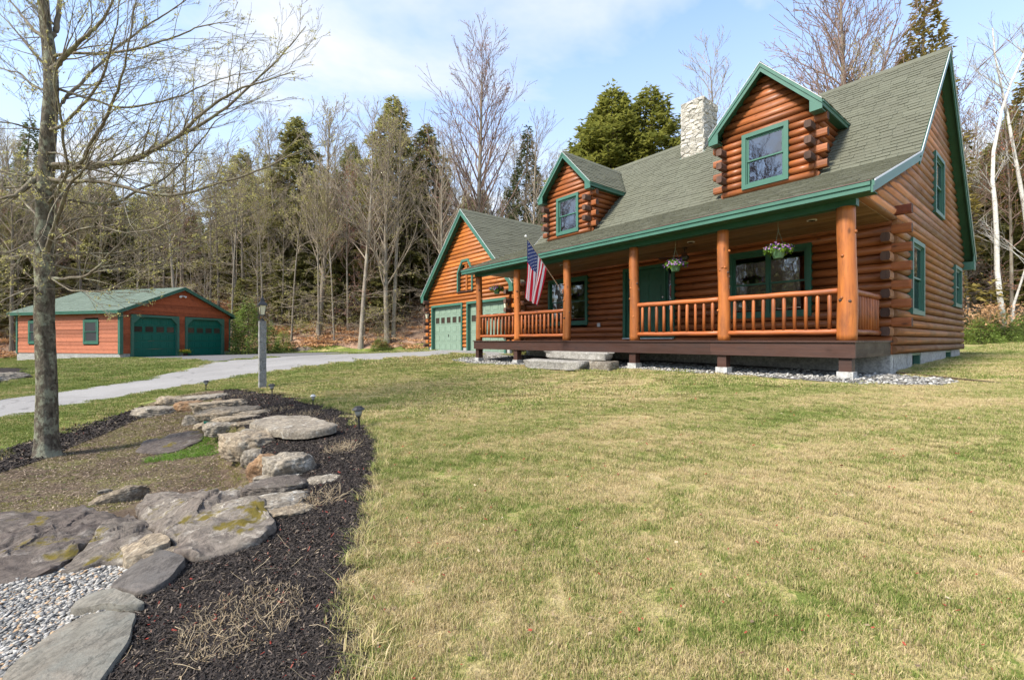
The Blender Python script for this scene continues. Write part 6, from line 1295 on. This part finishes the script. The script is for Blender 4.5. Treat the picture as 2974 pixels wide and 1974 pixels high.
flakes('mulch_chips', MULCH, 95000, .005, .018, M['chips'], 3, 'dark bark chips of the mulch bed'); flakes('mulch_chips', MUL2, 5000, .012, .03, M['chips'], 4, 'dark bark chips behind the maple', near=False)
BASIN = D([(478, 905), (505, 930), (530, 965), (560, 1010), (590, 1060), (636, 1100), (560, 1130), (420, 1142), (320, 1160), (250, 1184), (60, 1182), (-80, 1195), (-200, 1180), (-80, 1100), (60, 1070), (150, 1030), (270, 985), (330, 962), (420, 912)])
flakes('ground_debris', BASIN, 42000, .005, .015, M['debris'], 6, 'scattered twigs, chips and dry bits on the bed soil', .012, .22, False, .3)
# dry stems and curled stalks of cut back perennials
def stems(px, py, rad, n, L, m, seed, label, lean=.8, kind='stuff', r=.0015, name='dry_stems'):
    rg = np.random.default_rng(seed); cx, cy = gp(px, py); tb = TB(); z0 = gz(cx, cy)
    for i in range(n):
        a = rg.uniform(0, 6.28); q = rad * math.sqrt(rg.uniform(0, 1)); x, y = cx + q * math.cos(a), cy + q * math.sin(a); z = gz(x, y) + .01; d_ = np.array([rg.normal(0, lean), rg.normal(0, lean), 1]); d_ /= np.linalg.norm(d_)
        P, _ = wander((x, y, z), d_, L * rg.uniform(.4, 1.2), 4, .28, -.10, rg); P[:, 2] = np.maximum(P[:, 2], z + .006); tb.tube(P, np.full(5, r) * rg.uniform(.7, 1.3), 3)
    V = np.concatenate(tb.V); o = link(name, bigmesh(name, V, np.concatenate(tb.F), m, np.repeat(rg.uniform(0, 1, n), 15)), label=label, kind=kind); return o
stems(560, 1440, .30, 900, .065, M['straw'], 1, 'dry tangle of cut stems in the near mulch', r=.0010); stems(500, 1500, .25, 60, .13, M['straw'], 2, 'curled dry stalks lying on the near mulch', 1.6); stems(790, 1040, .22, 160, .13, M['straw'], 3, 'dry clump of stems in the mulch by the lawn edge')
stems(730, 1160, .20, 170, .11, M['straw'], 4, 'dry stems right of the mossy ledge'); stems(640, 948, .30, 120, .10, M['straw'], 5, 'row of cut stems in the far mulch'); stems(705, 960, .32, 130, .10, M['straw'], 6, 'cut stems in the mulch behind the capstone'); stems(740, 985, .26, 130, .11, M['straw'], 7, 'cut stems in the mulch near the lawn curve')
stems(700, 1420, .8, 90, .16, M['straw'], 8, 'thin dry stalks spread over the mulch', 2.5, r=.0011); stems(560, 915, .3, 60, .08, M['straw'], 9, 'stubble of stems at the far end of the mulch')
rock(540, 1000, 590, 1040, RT, 'tan rock filling the wall between the big boulder and grey block', .7, 0, (0, 0), 51, base=1042); rock(600, 1082, 690, 1112, RG, 'grey rock under the leaning slab beside the mossy ledge', .6, 0, (0, 0), 52, base=1114)
rock(455, 968, 500, 990, RT, 'small tan stone beside the green spotlight', .8, 0, (0, 0), 53, base=990); rock(530, 940, 620, 962, RT, 'flat tan rock behind the middle ledge block', .5, 0, (0, 0), 54, base=962)
rock(600, 1145, 735, 1190, RT, 'weathered tan rock at the right end of the domed outcrop', .6, .3, (0, 0), 55, base=1200, sink=.4); rock(430, 1128, 560, 1160, RG, 'low pale rock behind the domed outcrop', .5, .1, (0, 0), 56, base=1160, sink=.4)
rock(340, 1255, 420, 1300, RT, 'brown rock wedged between outcrop and dark flagstone', .6, 0, (0, 0), 57, base=1302, sink=.3)
# ---- granite lamp post
u_ = (762 - 1487) / 1322; LD = 11.75; lx, ly = u_ * LD, LD; lz = gz(lx, ly); Hh = EYE + (989 - 932) / 1322 * LD - lz; wv = (700 - 584) / 0 if False else .118 * 0
post = empty('lamp_post', (lx, ly, lz), R(38), 'grey granite post with a black lantern beside the driveway', 'lamp post')
me = bpy.data.meshes.new('post'); 
mb = MB(); hw_ = .080; nz_ = 26; k = 0; vs = []
for i in range(nz_ + 1):
    z = -.3 + (Hh + .3) * i / nz_
    for j in range(16):
        s_ = j // 4; t_ = (j % 4) / 4; c = [(-1, -1), (1, -1), (1, 1), (-1, 1), (-1, -1)]; a = np.array(c[s_]); b = np.array(c[s_ + 1]); q = (a + (b - a) * t_) * hw_; nn = mnoise.noise(Vector((q[0] * 14, q[1] * 14, z * 9))) * (.008 if s_ in (0, 1) else .016); q = q * (1 + nn / hw_); vs.append((q[0], q[1], z))
mb.add(vs, [(i * 16 + j, i * 16 + (j + 1) % 16, (i + 1) * 16 + (j + 1) % 16, (i + 1) * 16 + j) for i in range(nz_) for j in range(16)] + [tuple(nz_ * 16 + j for j in range(16))]); mb.build('granite_post', M['granite'], post)
s_ = LD / 1322.; L0 = Hh
mb = MB(); mb.lathe([(.05, 0), (.05, .03), (.025, .05), (.03, .07)], (0, 0, L0), 10)
for k in range(4): an = k * math.pi / 2 + math.pi / 4; mb.tube([(.02 * math.cos(an), .02 * math.sin(an), L0 + .04), (.10 * math.cos(an), .10 * math.sin(an), L0 + .06), (.105 * math.cos(an), .105 * math.sin(an), L0 + .12), (.06 * math.cos(an), .06 * math.sin(an), L0 + .16)], .008, 5)
mb.build('lantern_base', M['black'], post)
mb = MB(); mb.lathe([(.062, .165), (.105, .40), (.105, .402)], (0, 0, L0), 4, sq=1); mb.build('lantern_glass', M['frost'], post)
mb = MB(); mb.lathe([(.072, .15), (.072, .165)], (0, 0, L0), 4, sq=1); mb.lathe([(.15, .40), (.145, .425), (.07, .50), (.055, .515), (.05, .56), (.06, .565), (.025, .60), (.008, .66)], (0, 0, L0), 4, sq=1)
for k in range(4): an = k * math.pi / 2 + math.pi / 4; mb.tube([(.066 * math.cos(an), .066 * math.sin(an), L0 + .16), (.109 * math.cos(an), .109 * math.sin(an), L0 + .405)], .008, 4)
mb.build('lantern_cage', M['black'], post)
# ---- solar path lights
def path_light(px, py, top, hw, label, flat=False):
    x, y = gp(px, py); z = gz(x, y); s_ = y / F0; H_ = (py - top) * s_ + .02; r = hw * .5 * s_; o = empty('path_light', (x, y, z), 0, label, 'garden light', 'solar path lights along the mulch bed'); o.rotation_euler = (R(rr.uniform(-5, 5)), R(rr.uniform(-5, 5)), 0)
    mb = MB(); mb.tube([(0, 0, -.1), (0, 0, H_ * .55)], r * .16, 8); mb.lathe([(r * .2, 0), (r * .42, .02), (r * .42, .035)], (0, 0, H_ * .55), 10); mb.build('stake', M['black'], o)
    mb = MB(); mb.lathe([(r * .40, H_ * .60), (r * .66, H_ * .86)], (0, 0, 0), 14); mb.build('lens', M['lens'], o, smooth=True)
    mb = MB(); mb.lathe([(r, H_ * .86), (r * 1.0, H_ * .88), (r * .62, H_ * .97), (r * .58, H_ * 1.0), (r * .1, H_ * 1.0)], (0, 0, 0), 14 if flat else 8); mb.build('cap', M['black'] if not flat else M['grey_box'], o)
M['lens'] = mat('clear_plastic', (0.28, 0.28, 0.25), 0.2, 0.5)
path_light(829, 993, 940, 30, 'largest black path light, nearest one at the lawn curve'); path_light(722, 941, 912, 13, 'small path light with grey round top, second nearest', True); path_light(628, 916, 887, 17, 'black path light near the granite lamp post'); path_light(475, 903, 880, 14, 'path light behind the far end of the stone wall')
# ---- green spotlight
x, y = gp(483, 985); o = empty('spotlight', (x, y, gz(x, y) + .10), R(30), 'green garden spotlight tucked between wall rocks', 'spotlight'); mb = MB(); mb.tube([(-.09, 0, 0), (-.02, 0, .0), (.08, 0, .01), (.10, 0, .01)], [.035, .045, .055, .055], 12); mb.build('lamp_head', M['ddoor'], o, smooth=True)
mb = MB(); mb.tube([(0, 0, -.12), (0, 0, -.03)], .012, 6); mb.build('stake', M['black'], o)
# ---- hanging baskets
def basket(hx, hy, zt, s_, label, seed):
    o = empty('hanging_basket', (*h2w(hx, hy), HZ + zt), HROT, label, 'hanging basket', 'pansy baskets hanging on the porch'); rg = np.random.default_rng(seed)
    mb = MB(); mb.lathe([(.085 * s_, -.15 * s_), (.125 * s_, 0), (.135 * s_, 0), (.135 * s_, .018 * s_), (.11 * s_, .02 * s_)], (0, 0, 0), 20); mb.build('pot', M['potgreen'], o, smooth=False)
    mb = MB(); top = 2.32 - zt
    for k in range(3): an = k * 2.09 + .4; mb.tube([(.13 * s_ * math.cos(an), .13 * s_ * math.sin(an), .01), (0, 0, .40 * s_)], .0035, 4)
    mb.tube([(0, 0, .40 * s_), (0, 0, top)], .0035, 4); mb.tube([(0, 0, .40 * s_), (0, .02, .42 * s_), (0, 0, .44 * s_)], .006, 4); mb.build('hanger', M['wire'], o)
    n_ = 300; a = rg.uniform(0, 6.28, n_); q = rg.uniform(.2, 1, n_) ** .6 * .25 * s_; P = np.stack([q * np.cos(a), q * np.sin(a), .07 * s_ + rg.normal(0, .03, n_) - (q / (.25 * s_)) ** 2 * .06 * s_], -1); link('leaves', leafcloud('leaves', P, .03, .055, M['leafgreen'], rg), o)
    n_ = 100; a = rg.uniform(0, 6.28, n_); q = rg.uniform(.15, 1, n_) ** .5 * .29 * s_; C_ = np.stack([q * np.cos(a), q * np.sin(a), .13 * s_ + rg.normal(0, .025, n_) - (q / (.29 * s_)) ** 2 * .13 * s_], -1)
    V = []; F = []; V2 = []; F2 = []
    for c in C_:
        nn = np.array([c[0], c[1], .12]) + rg.normal(0, .06, 3); nn /= np.linalg.norm(nn); t1 = np.cross(nn, [0, 0, 1.]); t1 /= np.linalg.norm(t1) + 1e-9; t2 = np.cross(nn, t1); b_ = len(V); V.append(c + nn * .004)
        for k in range(5): an = k * 1.2566; V.append(c + (t1 * math.cos(an) + t2 * math.sin(an)) * .024 * s_); V.append(c + (t1 * math.cos(an + .63) + t2 * math.sin(an + .63)) * .016 * s_)
        F += [(b_, b_ + 1 + k, b_ + 1 + (k + 1) % 10) for k in range(10)]; b_ = len(V2)
        for k in range(3): an = k * 2.09; V2.append(c + nn * .007 + (t1 * math.cos(an) + t2 * math.sin(an)) * .011 * s_)
        F2.append((b_, b_ + 1, b_ + 2))
    link('petals', bigmesh('petals', V, F, M['purple'], np.repeat(rg.uniform(0, 1, n_), 11)), o); link('flower_eyes', bigmesh('flower_eyes', V2, F2, M['yellow'], np.repeat(rg.uniform(0, 1, n_), 3)), o)
basket(-3.43, .35, 1.70, .92, 'basket of purple pansies hanging beside the front door', 1); basket(-1.27, .30, 1.69, .95, 'basket of purple pansies hanging before the picture window', 2); basket(-10.1, .35, 1.73, .95, 'basket of purple pansies at the far end of the porch', 3)
# ---- flag on its pole
BX = -6.66; tip = Vector((BX, -1.30, 2.66)); brk = Vector((BX, -.02, 1.37)); fl = empty('flag_pole', (*h2w(BX, -.02), HZ + 1.37), HROT, 'american flag hanging from an angled pole on the porch post', 'flag')
rel = lambda p: Vector(p) - brk
mb = MB(); mb.tube([rel(brk), rel(tip)], .013, 8); mb.build('pole', M['straw_metal'] if 'straw_metal' in M else M['chrome'], fl)
mb = MB(); mb.lathe([(.0, -.032), (.022, -.024), (.032, 0), (.022, .024), (.0, .032)], tuple(rel(tip) + Vector((0, -.02, .03))), 10); mb.build('finial', M['white'], fl, smooth=True)
mb = MB(); mb.box(-.03, .03, .0, .035, -.07, .05); mb.tube([(0, .0, -.01), (0, -.09, .075)], .022, 8); mb.tube([(0, -.02, -.03), (.03, -.05, -.04)], .012, 6); mb.build('bracket', M['chrome'], fl)
pd = (brk - tip).normalized(); NS, NTt = 52, 80
def cloth(s_, t_):
    H_ = tip + pd * (.05 + .98 * s_)
    end0 = Vector((0, -.14, -1.52)); end1 = Vector((0, -.30, -1.02)); v = end0.lerp(end1, s_)
    p = H_ + v * t_; w = min(1, t_ * 1.6)
    off = math.sin(s_ * 13 + t_ * 2.2) * .040 * w + math.sin(s_ * 27 + 1.0 + t_ * 3) * .016 * w + .06 * w * math.sin(s_ * 3.4 + 1)
    return Vector((p.x + off, p.y + .035 * math.sin(t_ * 3.2) * s_, p.z - .02 * math.sin(s_ * 6) * t_)) - brk
vs = []; fs = []; mi = []
for i in range(NS + 1):
    for j in range(NTt + 1): vs.append(cloth(i / NS, j / NTt))
for i in range(NS):
    for j in range(NTt):
        a = i * (NTt + 1) + j; fs.append((a, a + 1, a + NTt + 2, a + NTt + 1)); mi.append(2 if (i < 28 and j < 32) else (0 if (i // 4) % 2 == 0 else 1))
mb = MB(); mb.add(vs, fs); mb.mi = mi; cl = mb.build('flag_cloth', [M['flag_r'], M['flag_w'], M['flag_b']], fl, smooth=True)
cs, ct = 28 / 52, .4
for side in (-1, 1):
    mb = MB()
    for r in range(9):
        for c in range(6 if r % 2 == 0 else 5):
            s_c = cs * (r + 1) / 10; t_c = ct * ((2 * c + 1 + (r % 2)) / 12); pts = []
            for k in range(10):
                an = k * math.pi / 5; q = .030 if k % 2 == 0 else .012; pts.append((s_c + q * math.cos(an) / .98 * .9, t_c + q * math.sin(an) / 1.4 * .9))
            base_ = cloth(s_c, t_c); n_ = (cloth(s_c + .01, t_c) - base_).cross(cloth(s_c, t_c + .01) - base_).normalized() * (.003 * side); V_ = [base_ + n_] + [cloth(a, b) + n_ for a, b in pts]; mb.add(V_, [(0, 1 + k, 1 + (k + 1) % 10) for k in range(10)])
    mb.build('star_field', M['flag_w'], cl)
# ---- yellow flowers between the detached garage doors, timber edging by the porch
x, y = g2w(.35, 3.65); o = empty('flower_pot', (x, y, gz(x, y)), 0, 'pot of yellow flowers between the detached garage doors', 'flower pot'); mb = MB(); mb.lathe([(.11, 0), (.15, .18), (.155, .19)], (0, 0, 0), 14); mb.build('pot', M['deck'], o)
rg = np.random.default_rng(5); q = rg.normal(0, 1, (260, 3)) * [.16, .16, .07] + [0, 0, .27]; link('leaves', leafcloud('leaves', q, .03, .06, M['leafgreen'], rg), o); q = rg.normal(0, 1, (120, 3)) * [.16, .16, .05] + [0, 0, .34]; link('blossoms', leafcloud('blossoms', q, .04, .07, M['yellow'], rg, elong=1), o)
w0 = h2w(.05, 2.62); w1 = h2w(1.5, 1.15); mb = MB(); d_ = Vector((w1[0] - w0[0], w1[1] - w0[1], 0)); n_ = Vector((-d_.y, d_.x, 0)).normalized() * .05; p_ = [Vector((w0[0], w0[1], gz(*w0) - .08)), Vector((w1[0], w1[1], gz(*w1) - .08))]
mb.add([p_[0] - n_, p_[1] - n_, p_[1] + n_, p_[0] + n_] + [v + Vector((0, 0, .12)) for v in (p_[0] - n_, p_[1] - n_, p_[1] + n_, p_[0] + n_)], [(0, 3, 2, 1), (4, 5, 6, 7), (0, 1, 5, 4), (1, 2, 6, 5), (2, 3, 7, 6), (3, 0, 4, 7)]); tag(mb.build('edging_timber', M['deck_side']), 'weathered landscape timber edging the white stones by the porch corner', 'edging timber')
# ================================================================ GRASS
def tuft(seed, S, nb_, h0, h1, w, m, lean=.35):
    rg = np.random.default_rng(seed); x = rg.uniform(-S / 2, S / 2, (nb_, 2)); h = rg.uniform(h0, h1, nb_); an = rg.uniform(0, 6.28, nb_); la = rg.uniform(0, 6.28, nb_); ln = np.abs(rg.normal(0, lean, nb_)) * h; c = np.stack([x[:, 0], x[:, 1], np.full(nb_, -.005)], -1)
    wv = np.stack([np.cos(an), np.sin(an), np.zeros(nb_)], -1) * (w * .5 * rg.uniform(.7, 1.3, nb_))[:, None]; lv = np.stack([np.cos(la) * ln, np.sin(la) * ln, np.zeros(nb_)], -1); mid = c + lv * .35 + np.array([0, 0, 1.]) * (h * .6)[:, None]; top = c + lv * 1.3 + np.array([0, 0, 1.]) * (h * .95)[:, None]
    V = np.stack([c - wv, c + wv, mid + wv * .8, mid - wv * .8, top], 1).reshape(-1, 3); i = 5 * np.arange(nb_)[:, None]; F = np.concatenate([i + [0, 1, 2], i + [0, 2, 3], i + [3, 2, 4]], 0)
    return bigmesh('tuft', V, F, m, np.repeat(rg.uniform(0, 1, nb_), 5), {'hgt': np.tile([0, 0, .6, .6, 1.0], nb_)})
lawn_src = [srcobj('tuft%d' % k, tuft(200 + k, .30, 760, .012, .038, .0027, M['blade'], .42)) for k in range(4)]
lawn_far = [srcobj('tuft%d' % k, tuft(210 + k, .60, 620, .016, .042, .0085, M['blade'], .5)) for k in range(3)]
excl = [np.array(p) for p in (DRIVE, DARK, BED, STONES, HOUSEFP, GARFP, DETFP, WOOD, LB)]
rubbish = None
def lawnpts(n, y0, y1, seed, thin):
    rg = np.random.default_rng(seed); out = []
    while len(out) < n:
        y = y0 + (y1 - y0) * rg.uniform(0, 1, 6000) ** thin; x = rg.uniform(-1.5, 1.3, 6000) * y; ok = np.ones(6000, bool)
        for P in excl: ok &= ~inpoly(x, y, P)
        hx = (x - P0[0]) * E1[0] + (y - P0[1]) * E1[1]; hy = (x - P0[0]) * E2[0] + (y - P0[1]) * E2[1]; ok &= ~((hy > .0) & (hx < 0) & (hx > -11)) & ~((hy > 3) & (hx < -1)) 
        out.extend(np.stack([x[ok], y[ok]], -1).tolist())
    return np.array(out[:n])
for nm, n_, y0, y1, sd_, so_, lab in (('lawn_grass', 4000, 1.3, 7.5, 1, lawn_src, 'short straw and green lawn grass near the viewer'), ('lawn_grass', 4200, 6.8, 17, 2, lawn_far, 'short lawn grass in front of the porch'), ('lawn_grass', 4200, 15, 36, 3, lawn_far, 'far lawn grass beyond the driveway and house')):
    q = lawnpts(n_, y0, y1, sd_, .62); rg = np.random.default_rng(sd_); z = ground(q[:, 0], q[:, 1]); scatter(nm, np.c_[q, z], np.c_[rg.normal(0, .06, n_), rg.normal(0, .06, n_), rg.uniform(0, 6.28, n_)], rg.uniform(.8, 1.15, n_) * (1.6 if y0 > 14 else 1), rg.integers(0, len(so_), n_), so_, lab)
# longer fringe on the edges of lawn, foundation and bed
fr = []
def fringe(P, n, jit):
    P = np.array(P); L = np.r_[0, np.cumsum(np.hypot(*np.diff(P, axis=0).T))]; t_ = rng.uniform(0, L[-1], n); return np.stack([np.interp(t_, L, P[:, 0]), np.interp(t_, L, P[:, 1])], -1) + rng.normal(0, jit, (n, 2))
edge = BED[:int(len(BED) * .66)]; fr = [fringe(D([(520, 896), (600, 899), (700, 918), (770, 939), (830, 963), (868, 990), (885, 1028), (880, 1090), (866, 1150), (850, 1220), (830, 1290), (817, 1345), (818, 1400), (830, 1460), (846, 1520), (850, 1600)]), 420, .035), fringe(strip([(.02, 2.7), (.02, 11)]), 260, .05)]
q = np.concatenate(fr); tf = [srcobj('tuft%d' % k, tuft(220 + k, .12, 60, .03, .09, .0042, M['blade'], .6)) for k in range(3)]
scatter('edge_grass', np.c_[q, ground(q[:, 0], q[:, 1])], np.c_[np.zeros((len(q), 2)), rng.uniform(0, 6.28, len(q))], rng.uniform(.7, 1.2, len(q)), rng.integers(0, 3, len(q)), tf, 'ragged grass fringe along the bed edge and foundation')
# green patch and sparse weeds in the bed
wsrc = [srcobj('weed%d' % k, tuft(230 + k, .10, 26, .015, .045, .006, M['leafgreen'], .9)) for k in range(3)]
gpx = [(470, 995), (500, 1000), (520, 1020), (515, 1040), (470, 1052), (400, 1062), (340, 1068), (330, 1058), (400, 1048), (450, 1030)]; P = np.array(D(gpx)); q = rng.uniform(P.min(0), P.max(0), (2600, 2)); q = q[inpoly(q[:, 0], q[:, 1], P)][:420]
P2 = np.array(BASIN); q2 = rng.uniform(P2.min(0), P2.max(0), (6000, 2)); q2 = q2[inpoly(q2[:, 0], q2[:, 1], P2)][:1500]; q = np.r_[q, q2]
scatter('ground_weeds', np.c_[q, ground(q[:, 0], q[:, 1])], np.c_[np.zeros((len(q), 2)), rng.uniform(0, 6.28, len(q))], np.r_[rng.uniform(.8, 1.3, len(q) - len(q2)), rng.uniform(.25, .6, len(q2))], rng.integers(0, 3, len(q)), wsrc, 'green weeds and thin grass on the bed soil')
msrc = [srcobj('mossgrass%d' % k, tuft(250 + k, .16, 50, .008, .024, .005, M['mossgrass'], .8)) for k in range(3)]
q = rng.uniform(P2.min(0), P2.max(0), (30000, 2)); q = q[inpoly(q[:, 0], q[:, 1], P2)]
kk = np.array([mnoise.noise(Vector((a * 1.1, b * 1.1, 3))) + .18 * (b - 5.2) for a, b in q]); q = q[kk > -.12][:3800]
scatter('thin_bed_grass', np.c_[q, ground(q[:, 0], q[:, 1])], np.c_[np.zeros((len(q), 2)), rng.uniform(0, 6.28, len(q))], rng.uniform(.5, 1.2, len(q)), rng.integers(0, 3, len(q)), msrc, 'thin mossy grass over the bed soil around the maple')
M['lawn_bits'] = chipmat('lawn_litter', [(0.0, (0.28, 0.05, 0.03)), (0.35, (0.20, 0.05, 0.03)), (0.45, (0.10, 0.07, 0.045)), (0.9, (0.26, 0.19, 0.11)), (1.0, (0.42, 0.35, 0.24))])
LP_ = np.array(D([(840, 1640), (830, 1400), (850, 1230), (880, 1100), (890, 1020), (850, 960), (1000, 900), (2300, 900), (2700, 1640)]))
flakes('lawn_litter', LP_, 1500, .004, .013, M['lawn_bits'], 9, 'red buds, twig bits and dry leaves dropped on the lawn', .034, .5, True, .3)
# leaf litter on the slope
lsrc = []
for k in range(2):
    rg = np.random.default_rng(240 + k); q = np.c_[rg.uniform(-.8, .8, (260, 2)), np.abs(rg.normal(0, .02, 260)) + .01]; lsrc.append(srcobj('litter%d' % k, leafcloud('litter', q, .07, .14, M['beech'], rg)))
pts = [];
while len(pts) < 1100:
    x = rr.uniform(-50, 46); y = float(yb(x)) + rr.uniform(.3, 16)
    if inview(x, y) and not (-2 < x < 19): pts.append((x, y, gz(x, y)))
scatter('fallen_leaves', pts, [(0, 0, rr.uniform(0, 6)) for _ in pts], [rr.uniform(.7, 1.2) for _ in pts], [rr.randint(0, 1) for _ in pts], lsrc, 'fallen brown leaves on the woodland slope')

for o_ in bpy.data.objects:
    if o_.parent and o_.name.split('.')[0] in ('buds', 'foliage', 'leaves', 'petals', 'flower_eyes', 'blossoms', 'star_field', 'twigs'): o_['kind'] = 'stuff'
